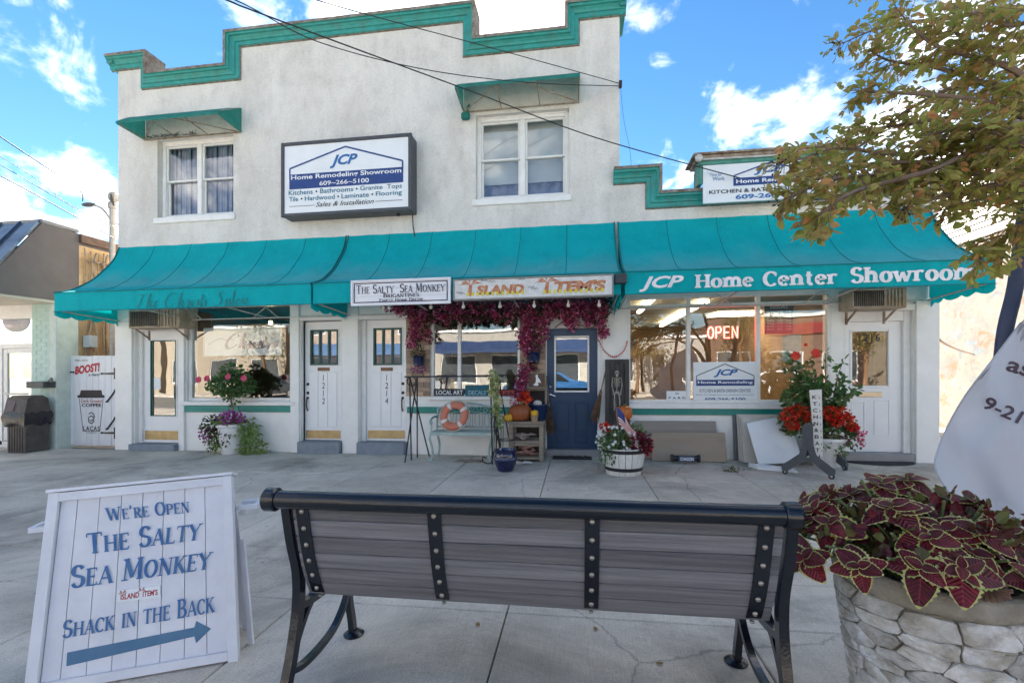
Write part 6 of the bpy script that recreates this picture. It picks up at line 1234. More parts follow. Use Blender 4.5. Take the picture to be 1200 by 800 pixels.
# --- cobalt floor pot with plant stand
gx, gy = G(590.5, 554); gy += .14; r = thing('flower_pot', 'dark cobalt glazed pot standing on the sidewalk in front of the wooden shelf', 'pot', (gx, gy, 0)); MB().lathe([(.09, 0), (.11, .01), (.155, .12), (.165, .2), (.15, .26), (.165, .275), (.165, .3), (.15, .305), (.14, .27), (0, .26)], 24, (gx, gy, 0)).build('pot', bpot, r, smooth=40); m_ = MB()
for k_ in range(8): a = -pi / 2 + (k_ - 3.5) * .25; m_.tube([(gx + .166 * cos(a + .05 * q), gy + .166 * sin(a + .05 * q), .19 + .02 * sin(q * 1.5 + k_)) for q in range(6)], .003, 4)
tag(m_.build('painted_pattern', M('pale_blue_glaze', (.3, .36, .5), .3), r), kind='stuff')
r = thing('plant_stand', 'thin black wire plant stand behind the cobalt floor pot', 'plant stand', (WX(592, -.55), -.55, 0)); x = WX(593, -.6)
for dz in (.35, .12): m_ = MB(); m_.tube([(x + .14 * cos(a * pi / 8), -.6 + .14 * sin(a * pi / 8), dz) for a in range(17)], .006, 5); m_.tube([(x - .14, -.6, dz), (x + .14, -.6, dz)], .005, 5); m_.build('ring', blackm, r)
for a in (0, 2.1, 4.2): MB().tube([(x + .14 * cos(a), -.6 + .14 * sin(a), 0), (x + .12 * cos(a), -.6 + .12 * sin(a), .55)], .006, 5).build('leg', blackm, r)
# --- wooden shelf with pumpkins
oldw = M('weathered_wood', (.22, .17, .125), .9, (.33, .28, .22), 5, .6, .5, 50, stretch=(1, 1, 4), dirt=.4, dirtcol=(.08, .06, .05), dscale=6)
yw = -.55; x0, x1 = WX(596, yw), WX(637, yw); zt_ = WZ(616, 494, yw); r = thing('wooden_shelf', 'rough weathered wooden crate shelf left of the blue door holding pumpkins', 'shelf', ((x0 + x1) / 2, yw + .15, 0)); y0, y1 = yw, -.1
for z, nm in ((zt_ - .035, 'top_board'), (zt_ * .47, 'shelf_board'), (.04, 'shelf_board')):
    for k_ in range(3): MB().box(x0 - (.02 if nm == 'top_board' else -.006), x1 + (.02 if nm == 'top_board' else -.006), y0 + k_ * .15 + .002, y0 + k_ * .15 + .145, z, z + .035, b=.004).build(nm, oldw, r)
for x in (x0, x1 - .07):
    for y in (y0 + .001, y1 - .06): MB().box(x, x + .07, y, y + .055, 0, zt_ - .037, b=.004).build('post', oldw, r)
MB().box(x0 + .07, x1 - .07, y1 - .02, y1, .02, zt_ - .04).build('back_panel', M('dark_back', (.05, .04, .035), .9), r)
m_ = MB(); [m_.box(x0 + .072, x1 - .072, y0 + .002, y0 + .02, z, z + .045, b=.003) for z in (zt_ * .47 - .047, zt_ - .084)]; m_.build('rail', oldw, r)
shell = M('driftwood', (.42, .36, .31), .9, (.20, .15, .13), 9, .6, .5)
def lumps(nm, lb, cat, cx, cy, cz, w, d, h, n, mat):
    t = thing(nm, lb, cat, (cx, cy, cz)); 
    for i in range(n):
        m_ = MB(); a = random.uniform(0, 3.1); p = Vector((cx + random.uniform(-w, w), cy + random.uniform(-d, d), cz + random.uniform(.02, h))); q = Vector((cos(a) * .09, sin(a) * .04, random.uniform(-.01, .02))); m_.tube([p - q, p + rv() * .015, p + q], [.012, .022, .010], 6); m_.build('piece', mat, t)
lumps('driftwood_pile', 'pale driftwood pieces on the middle shelf of the wooden crate', 'driftwood', (x0 + x1) / 2, y0 + .14, zt_ * .47 + .035, .12, .06, .1, 9, shell); lumps('shell_pile', 'pinkish shells and sticks on the bottom shelf of the wooden crate', 'shells', (x0 + x1) / 2, y0 + .14, .075, .12, .06, .16, 12, M('pink_shell', (.50, .28, .22), .7, (.25, .1, .08), 14, .6)); lumps('stone_pile', 'pale stones on the ground in front of the wooden shelf', 'stones', WX(612, -.75), -.75, .0, .15, .05, .04, 5, M('pale_stone', (.6, .58, .55), .8))
def pumpkin(x, y, z, R, lb, mat, sq=.8, ribs=9):
    t = thing('pumpkin', lb, 'pumpkin', (x, y, z)); m_ = MB(); n = ribs * 4; prof = [(.0, .12), (.25, .05), (.6, .02), (.88, .16), (1, .45), (.96, .7), (.75, .9), (.4, .98), (.12, .93), (.0, .88)]
    m_.lathe([(a * R, b * R * 2 * sq) for a, b in prof], n, (x, y, z), cap=False, wob=lambda a, i: .92 + .09 * abs(cos(a * ribs / 2))); m_.build('rind', mat, t, smooth=60); m_ = MB(); m_.tube([(x, y, z + R * 1.75 * sq), (x + R * .1, y, z + R * 2.1 * sq), (x + R * .25, y, z + R * 2.25 * sq)], [R * .14, R * .09, R * .1], 6); m_.build('stalk', M('pumpkin_stalk', (.2, .19, .08), .8), t); return t
opk = M('pumpkin_orange', (.58, .17, .02), .45, (.45, .10, .015), 6, .5, .1); ypk = M('pumpkin_yellow', (.75, .42, .03), .45, (.6, .3, .02), 6, .5)
x, z = W(609, 487, yw + .1); pumpkin(x, yw + .14, zt_, .185, 'large dark orange pumpkin on the wooden shelf', M('pumpkin_brown', (.45, .11, .02), .5, (.22, .06, .02), 3, .6, .2), .72)
r = thing('small_basket', 'tiny woven basket at the front edge of the wooden shelf', 'basket', (WX(626, yw), yw + .04, zt_)); xk = WX(626, yw - .0); MB().lathe([(.05, 0), (.06, .09), (.066, .1), (.055, .1), (.05, .02), (0, .02)], 12, (xk, yw + .05, zt_)).build('basket', M('wicker', (.42, .30, .18), .8, (.28, .18, .1), 40, .5, .5), r, smooth=40); pumpkin(xk, yw + .05, zt_ + .085, .062, 'small yellow pumpkin sitting in the tiny basket', ypk, .75, 7)
pumpkin(WX(597, yw + .1), yw + .06, zt_, .075, 'yellow orange gourd left of the large pumpkin', ypk, .8, 7); pumpkin(WX(589, yw), yw + .12, zt_ - .02, .06, 'dull green striped gourd at the left end of the wooden shelf', M('gourd_green', (.16, .17, .06), .5, (.4, .25, .05), 8, .6), .8, 7)
x = WX(630, -.28); r = thing('storage_tub', 'dark blue tub behind the pumpkins beside the blue door', 'tub', (x, -.25, zt_)); MB().lathe([(.13, 0), (.155, .22), (.17, .235), (.17, .25), (.15, .25), (.13, .06), (0, .05)], 20, (x, -.24, zt_), wob=lambda a, i: 1).build('tub', M('blue_plastic', (.005, .025, .09), .35), r, smooth=40); MB().ball((x, -.28, zt_ + .27), .06, 10, 6, sq=(1.2, 1, .8)).build('stone', M('pale_stone', (0, 0, 0)), r)
r = thing('flower_bunch', 'bright red artificial flower bunch above the pumpkins', 'flowers', (WX(614, -.3), -.35, .95)); m_ = MB(); xf, zf = W(614, 466, -.35); cloud(m_, (xf, -.35, zf), (.10, .08, .10), 110, .06, .05, .3); stuff_part(m_, 'petals', redf, r); m_ = MB(); cloud(m_, (xf - .12, -.33, zf - .03), (.12, .08, .12), 90, .05, .03, .3); stuff_part(m_, 'bracts', boug, r)
q = RC(618, 640, 436, 455, -.2); s = thing('wall_plaque', 'brown wooden plaque with a white bird beside the blue door', 'plaque', (q[0], -.2, q[2])); MB().box(q[0] + .02, q[1] - .02, -.205, -.19, q[2] + .02, q[3] - .02).build('board', M('plaque_brown', (.09, .055, .04), .7, (.15, .09, .06), 6, .5), s); m_ = MB(); frame_ring(m_, q[0], q[1], -.22, -.19, q[2], q[3], .02, b=.003); m_.build('frame', oldw, s)
m_ = MB(); cx, cz = (q[0] + q[1]) / 2, (q[2] + q[3]) / 2; m_.prism([(cx - .02, cz + .08), (cx + .015, cz + .1), (cx + .02, cz + .05), (cx + .05, cz + .01), (cx + .07, cz - .04), (cx + .02, cz - .03), (cx + .03, cz - .08), (cx - .01, cz - .09), (cx - .06, cz - .075), (cx - .02, cz - .04), (cx - .01, cz + .02)], on_wall(-.2055), 0, .006); m_.build('bird', white_ink, s)
q = RC(619, 640, 456, 474, -.14); s = thing('crate', 'dark open crate standing behind the blue tub', 'crate', (q[0], -.14, q[2])); m_ = MB(); frame_ring(m_, q[0], q[1], -.18, -.05, q[2] - .3, q[3], .02, b=.003); m_.build('frame', oldw, s); m_ = MB(); m_.box(q[0] + .02, q[1] - .02, -.06, -.05, q[2] - .28, q[3] - .02); m_.build('back', M('dark_back', (0, 0, 0)), s)
# brooms
strw = M('broom_bristle', (.10, .06, .035), .9, (.2, .12, .07), 12, .5)
for top, bot, lb in (((640, 440), (645, 503), 'brown twig broom leaning on the frame left of the blue door'), ((712, 425), (697, 490), 'brown twig broom leaning right of the blue door')):
    a = Vector((W(*top, -.1)[0], -.06, W(*top, -.1)[1])); b = Vector((W(*bot, -.16)[0], -.16, W(*bot, -.16)[1])); t = thing('broom', lb, 'broom', tuple(b)); mid = a.lerp(b, .5); MB().tube([a, a.lerp(b, .3), mid], .011, 6).build('handle', bark, t); m_ = MB()
    for i in range(90): o = rv() * .07; o.y *= .4; m_.tube([mid + o * .25, b + o + Vector((0, 0, random.uniform(-.05, .05)))], .0035, 3)
    tag(m_.build('bristles', strw, t), kind='stuff'); m_ = MB(); m_.tube([mid + (b - mid) * .05, mid + (b - mid) * .16], .028, 8); m_.build('binding', bark, t)
# --- black shutter board, skeleton, pumpkin
ysb = -.1; q = RC(709, 737, 421, 497, ysb); bw_ = M('charred_board', (.035, .033, .032), .85, (.075, .07, .065), 6, .5, .4, stretch=(1, 1, .2)); r = thing('shutter_board', 'black louvred shutter leaning on the wall between blue door and showroom window', 'shutter', ((q[0] + q[1]) / 2, ysb, 0)); m_ = MB(); frame_ring(m_, q[0], q[1], ysb - .04, ysb, q[2] - .45, q[3], .07, b=.004); m_.build('frame', bw_, r)
n = 5
for i in range(n): a = q[0] + .07 + (q[1] - q[0] - .14) * i / n; b = q[0] + .07 + (q[1] - q[0] - .14) * (i + 1) / n; MB().box(a + .002, b - .002, ysb - .02, ysb - .005, q[2] - .38, q[3] - .07, b=.003).build('board', bw_, r)
sk = thing('skeleton', 'small white toy skeleton hanging on the black shutter', 'decoration', (WX(723, -.18), -.17, WZ(723, 472, -.17))); bone = M('bone_plastic', (.42, .40, .34), .6); cx = WX(723, -.18); zs_ = WZ(723, 437, -.18); yk = -.17
m_ = MB(); m_.ball((cx, yk, zs_), .04, 10, 8, sq=(.85, .9, 1.05)); m_.box(cx - .02, cx + .02, yk - .03, yk + .01, zs_ - .055, zs_ - .03, b=.006); sk_ = m_.build('skull', bone, sk, smooth=50); m_ = MB(); [m_.ball((cx + s_, yk - .034, zs_), .010, 6, 4) for s_ in (-.014, .014)]; m_.build('eye_socket', black_ink, sk_)
m_ = MB(); m_.tube([(cx, yk + .01, zs_ - .04), (cx, yk + .012, zs_ - .3)], .007, 5)
for i in range(6): rr = .055 * (1 - abs(i - 2) * .1); z = zs_ - .09 - i * .024; m_.tube([(cx + rr * cos(a), yk + rr * .6 * sin(a), z - .006 * sin(a)) for a in [k * pi / 6 - pi / 2 - pi for k in range(13)]], .0045, 4)
m_.ball((cx, yk, zs_ - .31), .035, 8, 5, sq=(1.2, .7, .7)); m_.build('ribcage', bone, sk)
for s_ in (-1, 1):
    m_ = MB(); m_.tube([(cx + s_ * .02, yk, zs_ - .075), (cx + s_ * .07, yk, zs_ - .08), (cx + s_ * .08, yk - .01, zs_ - .2), (cx + s_ * .055, yk - .03, zs_ - .3)], .007, 5); [m_.tube([(cx + s_ * .055, yk - .03, zs_ - .3), (cx + s_ * (.045 + .008 * f), yk - .03, zs_ - .345)], .003, 4) for f in range(4)]; m_.build('arm', bone, sk)
    m_ = MB(); m_.tube([(cx + s_ * .03, yk, zs_ - .32), (cx + s_ * .045, yk - .03, zs_ - .45), (cx + s_ * .04, yk, zs_ - .58)], .008, 5); m_.ball((cx + s_ * .04, yk - .02, zs_ - .59), .02, 6, 4, sq=(.7, 1.5, .5)); m_.build('leg', bone, sk)
x, z = W(731, 492, -.4); ps = thing('wire_stool', 'small dark plant stool behind the barrel holding a pumpkin', 'stool', (x, -.4, 0)); MB().lathe([(.10, 0), (.12, .015), (.10, .02)], 14, (x, -.4, z - .02)).build('seat', blackm, ps)
for a in (.4, 2.5, 4.6): MB().tube([(x + .09 * cos(a), -.4 + .09 * sin(a), z - .02), (x + .12 * cos(a), -.4 + .12 * sin(a), 0)], .008, 5).build('leg', blackm, ps)
pumpkin(x, -.4, z, .13, 'bright orange pumpkin above the half barrel planter', opk, .85)
# --- barrel planter
gx, gy = G(733, 559); gy += .27; r = thing('barrel_planter', 'white half barrel with dark hoops full of white and maroon flowers and a small flag', 'planter', (gx, gy, 0)); wbar = M('white_barrel', (.72, .71, .68), .6, (.55, .53, .48), 7, .4, .3, dirt=.4, dirtcol=(.3, .27, .22), dscale=5, stretch=(1, 1, .3))
nst = 20
for i in range(nst):
    a0, a1 = 2 * pi * i / nst + .012, 2 * pi * (i + 1) / nst - .012; m_ = MB(); vs = []
    for z, rr in ((0, .235), (.12, .262), (.26, .285), (.36, .295)):
        for a in (a0, a1): vs += [(gx + rr * cos(a), gy + rr * sin(a), z), (gx + (rr - .02) * cos(a), gy + (rr - .02) * sin(a), z)]
    f = []
    for k_ in range(3): o = k_ * 4; f += [(o, o + 2, o + 6, o + 4), (o + 1, o + 5, o + 7, o + 3), (o, o + 4, o + 5, o + 1), (o + 2, o + 3, o + 7, o + 6)]
    f += [(0, 1, 3, 2), (12, 14, 15, 13)]; m_.add(vs, f); m_.build('stave', wbar, r)
for z, rr in ((.06, .252), (.30, .292)): m_ = MB(); m_.lathe([(rr - .005, 0), (rr + .004, 0), (rr + .008, .045), (rr - .002, .045)], 40, (gx, gy, z - .0)); m_.build('hoop', blackm, r, smooth=40)
MB().lathe([(.0, 0), (.26, .0)], 20, (gx, gy, .31), cap=False).build('soil', soil, r)
m_ = MB(); cloud(m_, (gx - .1, gy - .08, .46), (.28, .2, .16), 420, .055, .028, .2, hang=.2); cloud(m_, (gx - .22, gy - .18, .3), (.14, .1, .16), 120, .05, .025, .2, hang=.7); cloud(m_, (gx + .1, gy + .05, .56), (.2, .15, .12), 150, .05, .03, .2); stuff_part(m_, 'leaves', leafg, r)
m_ = MB()
for i in range(46): d = rv(); flower(m_, (gx - .12 + d.x * .28, gy - .1 + d.y * .2 - .04, .48 + d.z * .17), .024, (d.x, -1, .5), 5)
stuff_part(m_, 'white_blossom', whitef, r); m_ = MB(); cloud(m_, (gx + .2, gy - .1, .42), (.16, .14, .14), 200, .085, .045, .2, hang=.2); stuff_part(m_, 'maroon_leaves', maroon, r); m_ = MB(); cloud(m_, (gx - .24, gy - .0, .62), (.08, .08, .06), 80, .04, .035, .2); cloud(m_, (gx + .3, gy - .05, .36), (.09, .08, .12), 50, .04, .04, .2); stuff_part(m_, 'red_blossom', redf, r)
fl = thing('small_flag', 'small striped flag stuck in the half barrel planter', 'flag', (gx - .05, gy - .15, .35)); MB().tube([(gx - .06, gy - .12, .35), (gx - .12, gy - .16, .98)], .006, 5).build('pole', oldw, fl); cols = [M('flag_red', (.5, .03, .04), .7), M('flag_white', (.75, .74, .72), .7), M('flag_blue', (.03, .05, .2), .7)]
m_ = MB(); K = 13
for i in range(K):
    for j in range(10):
        def P_(a, b): u = a / K; v_ = b / 10; return (gx - .11 + v_ * .26 - u * .0 + .03 * u, gy - .17 - .05 * sin(v_ * 5 + u * 2), .92 - u * .24 - v_ * .32 + .03 * sin(v_ * 6))
        m_.add([P_(i, j), P_(i + 1, j), P_(i + 1, j + 1), P_(i, j + 1)], [(0, 1, 2, 3)], 2 if (i < 7 and j < 4) else (i % 2))
m_.build('cloth', cols, fl, smooth=60)
# --- mats
for (a, b, c_, d, lb, ov) in ((648, 693, 531.5, 538.5, 'black shaggy doormat in front of the blue door', 0), (992, 1068, 537.5, 545.5, 'dark oval doormat in front of the door marked 1216', 1)):
    x0, ya = G((a + b) / 2, d); _, yb_ = G((a + b) / 2, c_); xl, _ = G(a, (c_ + d) / 2); xr, _ = G(b, (c_ + d) / 2); t = MB()
    if ov: t.prism([((xl + xr) / 2 + (xr - xl) / 2 * cos(k * pi / 14), (ya + yb_) / 2 + (yb_ - ya) / 2 * sin(k * pi / 14)) for k in range(28)], lambda a, b, d: (a, b, d), .002, .016)
    else:
        t.box(xl, xr, ya, yb_, .002, .018)
        for i in range(160): p = Vector((random.uniform(xl, xr), random.uniform(ya, yb_), .016)); t.tube([p, p + Vector((random.uniform(-.02, .02), random.uniform(-.02, .02), .018))], .005, 3)
    tag(t.build('doormat', M('mat_black', (.02, .02, .022), .95, (.05, .05, .05), 40, .5, .5)), lb, 'doormat')
# --- planks leaning
def leaning(p0, p1, t_, b_, y0, nm, lb, cat, mat, th=.03, group=None):
    x0, x1, z0, z1 = RC(p0, p1, t_, b_, y0); z0 = .01; t = thing(nm, lb, cat, ((x0 + x1) / 2, y0, 0), group=group); m_ = MB(); dy = .1
    vs = [(x, y, z) for x in (x0, x1) for (y, z) in ((y0, z0), (y0 + th, z0), (y0 + dy + th, z1), (y0 + dy, z1))]; m_.add(vs, [(0, 1, 2, 3), (7, 6, 5, 4), (0, 4, 5, 1), (1, 5, 6, 2), (2, 6, 7, 3), (3, 7, 4, 0)]); return t, m_, (x0, x1, z0, z1)
gw1 = M('grey_plank', (.24, .21, .19), .8, (.32, .29, .26), 4, .5, .3, 40, stretch=(.25, 1, 3)); gw2 = M('brown_plank', (.27, .21, .155), .75, (.36, .30, .235), 3, .6, .3, 40, stretch=(.25, 1, 3), dirt=.3, dirtcol=(.12, .09, .07), dscale=3)
t, m_, _ = leaning(746, 841, 494, 540, -.17, 'leaning_plank', 'darker grey wide board leaning behind the brown one under the showroom window', 'board', gw1, group='boards leaning under the showroom window'); m_.build('board', gw1, t)
t, m_, q = leaning(764, 852, 507.5, 541, -.30, 'leaning_plank', 'wide weathered brown board leaning in front under the showroom window', 'board', gw2, group='boards leaning under the showroom window'); m_.build('board', gw2, t)
t = thing('name_lantern', 'black bracket lantern with a small blue name plate on the ground before the boards', 'lantern', (WX(803, -.5), -.5, 0)); x0, x1 = WX(790, -.45), WX(817, -.45); m_ = MB(); m_.tube([(x0 - .02, -.43, .08), (x1 + .02, -.43, .08)], .045, 10); [m_.tube([(x, -.43, .08), (x + s_ * .03, -.43, .08)], .062, 10) for x, s_ in ((x0 - .01, -1), (x1 + .01, 1))]; m_.build('housing', blackm, t); MB().box(x0 + .06, x1 - .04, -.49, -.478, .035, .125, b=.003).build('plate', M('plate_blue', (.05, .08, .14), .4), t); m_ = MB(); sans(m_, 'CHASON', on_wall(-.4905), x0 + .08, x1 - .06, .055, .105, .02, 0, .001); m_.build('lettering', white_ink, t)
cbl = MB(); p0 = G(822, 540); cbl.tube(catmull([(p0[0], p0[1], .02), (p0[0] + .15, p0[1] - .02, .012), (p0[0] + .3, p0[1] - .05, .01), (p0[0] + .36, p0[1] + .1, .03), (p0[0] + .3, -.05, .2)], 5), .008, 5); tag(cbl.build('cable', blackm), 'black cable on the ground right of the leaning boards', 'cable')
gx, gy = G(858, 553); w_ = MB(); cloud(w_, (gx, gy + .03, .02), (.13, .07, .03), 110, .05, .012, .1, hang=-.1); cloud(w_, (gx + .25, gy + .14, .015), (.12, .03, .02), 30, .04, .01, .1); tag(w_.build('weeds', leaf_mat('weed_leaves', [(.10, .12, .04), (.18, .18, .07), (.07, .09, .03)]), fixn=False), kind='stuff')
gx, gy = G(300, 530); w_ = MB(); cloud(w_, (gx + .1, gy - .02, .02), (.3, .05, .03), 60, .05, .012, .1); tag(w_.build('weeds', MATS['weed_leaves'], fixn=False), kind='stuff')
# --- white panels
wp = M('white_laminate', (.72, .74, .76), .35, (.66, .68, .70), 3, .3, dirt=.1); wp2 = M('cream_laminate', (.60, .56, .50), .5, (.5, .47, .42), 5, .4); dp = M('grey_slab', (.10, .11, .12), .5, (.2, .2, .2), 4, .5)
t, m_, _ = leaning(861, 930, 481, 540, -.12, 'laminate_sheet', 'dark grey slab leaning rearmost behind the white panels', 'panel', dp, group='panels leaning under the showroom window'); m_.build('panel', dp, t)
for i in range(3):
    t, m_, _ = leaning(866 + 3 * i, 915 + 3 * i, 486 + 2 * i, 540, -.2 - .055 * i, 'laminate_sheet', ['cream panel leaning against the dark slab, rearmost of the light ones', 'cream panel leaning second in the light stack', 'cream panel leaning third just behind the tilted white one'][i], 'panel', wp2, .02, group='panels leaning under the showroom window'); m_.build('panel', wp2, t)
t = thing('laminate_sheet', 'large plain white panel tilted sideways at the front of the leaning stack', 'panel', (WX(905, -.5), -.5, 0), group='panels leaning under the showroom window'); pts = [(875, 496, -.36), (924, 487, -.36), (941, 541, -.58), (889, 544, -.58)]; P3 = [Vector((W(a, b, y)[0], y, W(a, b, y)[1])) for a, b, y in pts]; m_ = MB(); o = Vector((0, .022, .006)); m_.add(P3 + [p + o for p in P3], [(0, 1, 2, 3), (7, 6, 5, 4), (0, 4, 5, 1), (1, 5, 6, 2), (2, 6, 7, 3), (3, 7, 4, 0)]); m_.build('panel', wp, t)
t = thing('packaged_sheet', 'flat white packaged panel lying on the ground below the leaning stack', 'package', (WX(905, -.7), -.72, 0)); a, b = G(882, 550), G(932, 554); m_ = MB(); m_.add([(a[0], a[1] + .16, .005), (b[0], b[1] + .12, .005), (b[0] + .02, b[1] - .02, .005), (a[0] + .06, a[1] - .02, .005), (a[0], a[1] + .16, .07), (b[0], b[1] + .12, .05), (b[0] + .02, b[1] - .02, .035), (a[0] + .06, a[1] - .02, .045)], [(0, 1, 2, 3), (4, 7, 6, 5), (0, 4, 5, 1), (1, 5, 6, 2), (2, 6, 7, 3), (3, 7, 4, 0)]); m_.build('panel', wp, t)
# --- potted hibiscus with geraniums by door 1216
gy = -.42; gx = WX(968, gy); r = thing('flower_planter', 'tall hibiscus bush with red blooms over red geraniums beside the door marked 1216', 'planter', (gx, gy, 0)); MB().lathe([(.16, 0), (.18, .02), (.24, .36), (.26, .38), (.26, .42), (.23, .42), (.22, .36), (0, .35)], 24, (gx, gy, 0)).build('pot', MATS['white_pot'], r, smooth=40)
m_ = MB(); random.seed(21); lv = MB()
for i in range(17):
    tx, tz = random.uniform(-.95, .42), random.uniform(.85, 1.62); 
    if i < 3: tx, tz = (.35 + .08 * i, 1.25 - .12 * i)
    tip = Vector((gx + tx * (.55 + .45 * (tz - .8)), gy + random.uniform(-.25, .2), tz)); pts = catmull([(gx + random.uniform(-.04, .04), gy, .4), (gx + tx * .2, gy, .7), tuple(Vector((gx, gy, .8)).lerp(tip, .65)), tuple(tip)], 5); m_.tube(pts, [.012 - .009 * j / len(pts) for j in range(len(pts))], 5)
    for j in range(5, len(pts)):
        for _ in range(3): d = rv(); lv.leaf(pts[j] + d * .03, d + Vector((0, 0, .1)), rv() + Vector((0, -.6, .6)), random.uniform(.06, .11), random.uniform(.045, .065))
m_.build('stem', bark, r); cloud(lv, (gx - .32, gy - .05, 1.0), (.26, .2, .3), 230, .09, .06, .3); cloud(lv, (gx - .05, gy, 1.0), (.3, .2, .26), 170, .09, .06, .3); stuff_part(lv, 'leaves', leafg, r)
for a, b in ((932, 417), (956, 414), (944, 404)):
    x, z = W(a, b, gy - .25); m_ = MB(); flower(m_, (x, gy - .25, z), .075 if a != 944 else .03, (0, -1, .2), 7); m_.build('blossom', redf, r, fixn=False)
m_ = MB(); n_ = MB(); zz = WZ(960, 487, gy)
for (a, b, k) in ((923, 486, .11), (936, 481, .12), (928, 497, .09), (945, 488, .08), (972, 484, .12), (985, 484, .10), (992, 492, .10), (978, 492, .1), (998, 500, .06)): x, z = W(a, b, gy - .15); cloud(m_, (x, gy - .18, z), (k, .09, k * .8), 120, .04, .038, .3); cloud(n_, (x, gy - .1, z - .06), (k * 1.1, .12, k), 70, .055, .05, .3)
for (a, b) in ((940, 505), (975, 506), (990, 512), (1000, 518), (965, 520), (982, 526), (950, 515)): x, z = W(a, b, gy - .15); cloud(n_, (x, gy - .16, z), (.12, .1, .1), 70, .05, .035, .2, hang=.4)
stuff_part(m_, 'red_blossom', redf, r); stuff_part(n_, 'trailing_leaves', leaf_mat('geranium_leaves', [(.08, .17, .04), (.16, .26, .08), (.06, .12, .03), (.25, .08, .1)]), r); m_ = MB(); [cloud(m_, (W(a, b, gy - .2)[0], gy - .25, W(a, b, gy - .2)[1]), (.04, .03, .04), 16, .035, .03, .2) for a, b in ((1001, 501), (1008, 506), (1007, 512), (1009, 519))]; stuff_part(m_, 'pink_blossom', pinkf, r)
# --- rolling sign stand
gs = M('charcoal_plastic', (.055, .06, .07), .5, (.08, .085, .095), 14, .4, .1); r = thing('rolling_stand', 'charcoal A shaped rolling stand on four casters before the red geraniums', 'stand', (WX(955, -1.0), -1.0, 0))
def aframe(fl, fr, top, th=.04):
    A = Vector((G(*fl)[0], G(*fl)[1], .07)); B = Vector((G(*fr)[0], G(*fr)[1], .07)); ax = (B - A); L_ = ax.length; ax.normalize(); nrm = ax.cross(Vector((0, 0, 1))); H_ = top
    c = [(0, 0), (.06, -.03), (L_ * .42, .13), (L_ * .58, .13), (L_ - .06, -.03), (L_, 0), (L_, .05), (L_ * .66, .22), (L_ * .6, .36), (L_ * .6, H_ - .05), (L_ * .56, H_), (L_ * .44, H_), (L_ * .4, H_ - .05), (L_ * .4, .36), (L_ * .34, .22), (0, .05)]
    m_ = MB(); hole = [(L_ * .46, .19), (L_ * .54, .19), (L_ * .5, .3)]
    left = [c[0], c[1], c[2], (L_ * .5, .13), hole[0], hole[2], (L_ * .5, H_), c[11], c[12], c[13], c[14], c[15]]; right = [(L_ * .5, .13), c[3], c[4], c[5], c[6], c[7], c[8], c[9], c[10], (L_ * .5, H_), hole[2], hole[1]]
    left = [c[0], c[1], c[2], (L_ * .5, .13), (L_ * .5, .17), hole[0], hole[2], (L_ * .5, H_), c[11], c[12], c[13], c[14], c[15]]; right = [(L_ * .5, .13), c[3], c[4], c[5], c[6], c[7], c[8], c[9], c[10], (L_ * .5, H_), hole[2], hole[1], (L_ * .5, .17)]
    fn_ = lambda a, b, d: A + ax * a + Vector((0, 0, b)) + nrm * d
    m_.prism(left, fn_, -th / 2, th / 2); m_.prism(right, fn_, -th / 2, th / 2); m_.build('side_frame', gs, r)
    for p_ in (A + ax * .04, B - ax * .04):
        m_ = MB(); m_.prism([(.035 * cos(a * pi / 8), .035 * sin(a * pi / 8)) for a in range(16)], lambda a, b, d: p_ + ax * a + Vector((0, 0, b - .032)) + nrm * d, -.014, .014); w_ = m_.build('caster', blackm, r); m_ = MB(); m_.prism([(.014 * cos(a * pi / 4), .014 * sin(a * pi / 4)) for a in range(8)], lambda a, b, d: p_ + ax * a + Vector((0, 0, b - .032)) + nrm * d, -.018, .018); m_.build('hub', galv, w_)
    return A + ax * L_ * .5 + Vector((0, 0, H_ - .06))
t1_ = aframe((916, 555), (979, 562), .62); t2_ = aframe((938, 538), (993, 552), .66)
m_ = MB(); m_.tube([t1_, t2_], .018, 8); m_.build('axle', blackm, r)
ysn = -.86; q = RC(949, 963, 457, 541, ysn); s = thing('vertical_sign', 'narrow white upright sign with vertical black lettering in the rolling stand', 'sign', ((q[0] + q[1]) / 2, ysn, 0)); x0, x1 = q[0], q[1]
lean = lambda z: .0; m_ = MB(); m_.add([(x + o * .02, ysn + d, z) for d in (0, .02) for x, z, o in ((x0, q[3], 0), (x1, q[3] + .01, 0), (x1 + .02, q[2], 0), (x0 + .08, q[2] - .03, 0))], [(0, 1, 2, 3), (7, 6, 5, 4), (0, 4, 5, 1), (1, 5, 6, 2), (2, 6, 7, 3), (3, 7, 4, 0)]); m_.build('board', M('sign_cream', (.72, .70, .66), .6, (.6, .57, .52), 9, .4, dirt=.3), s)
m_ = MB(); h_ = q[3] - q[2]
for i, ch in enumerate('KTCHN&BATH'): z = q[3] - .07 - i * h_ * .092; u = i / 10 * .05; sans(m_, ch, on_wall(ysn), x0 + .03 + u, x0 + .085 + u, z - .05, z, .02, 0, .003); sans(m_, '|', on_wall(ysn), x0 + .115 + u * .8, x0 + .122 + u * .8, z - .05, z - .02, .01, 0, .003)
m_.build('lettering', black_ink, s)
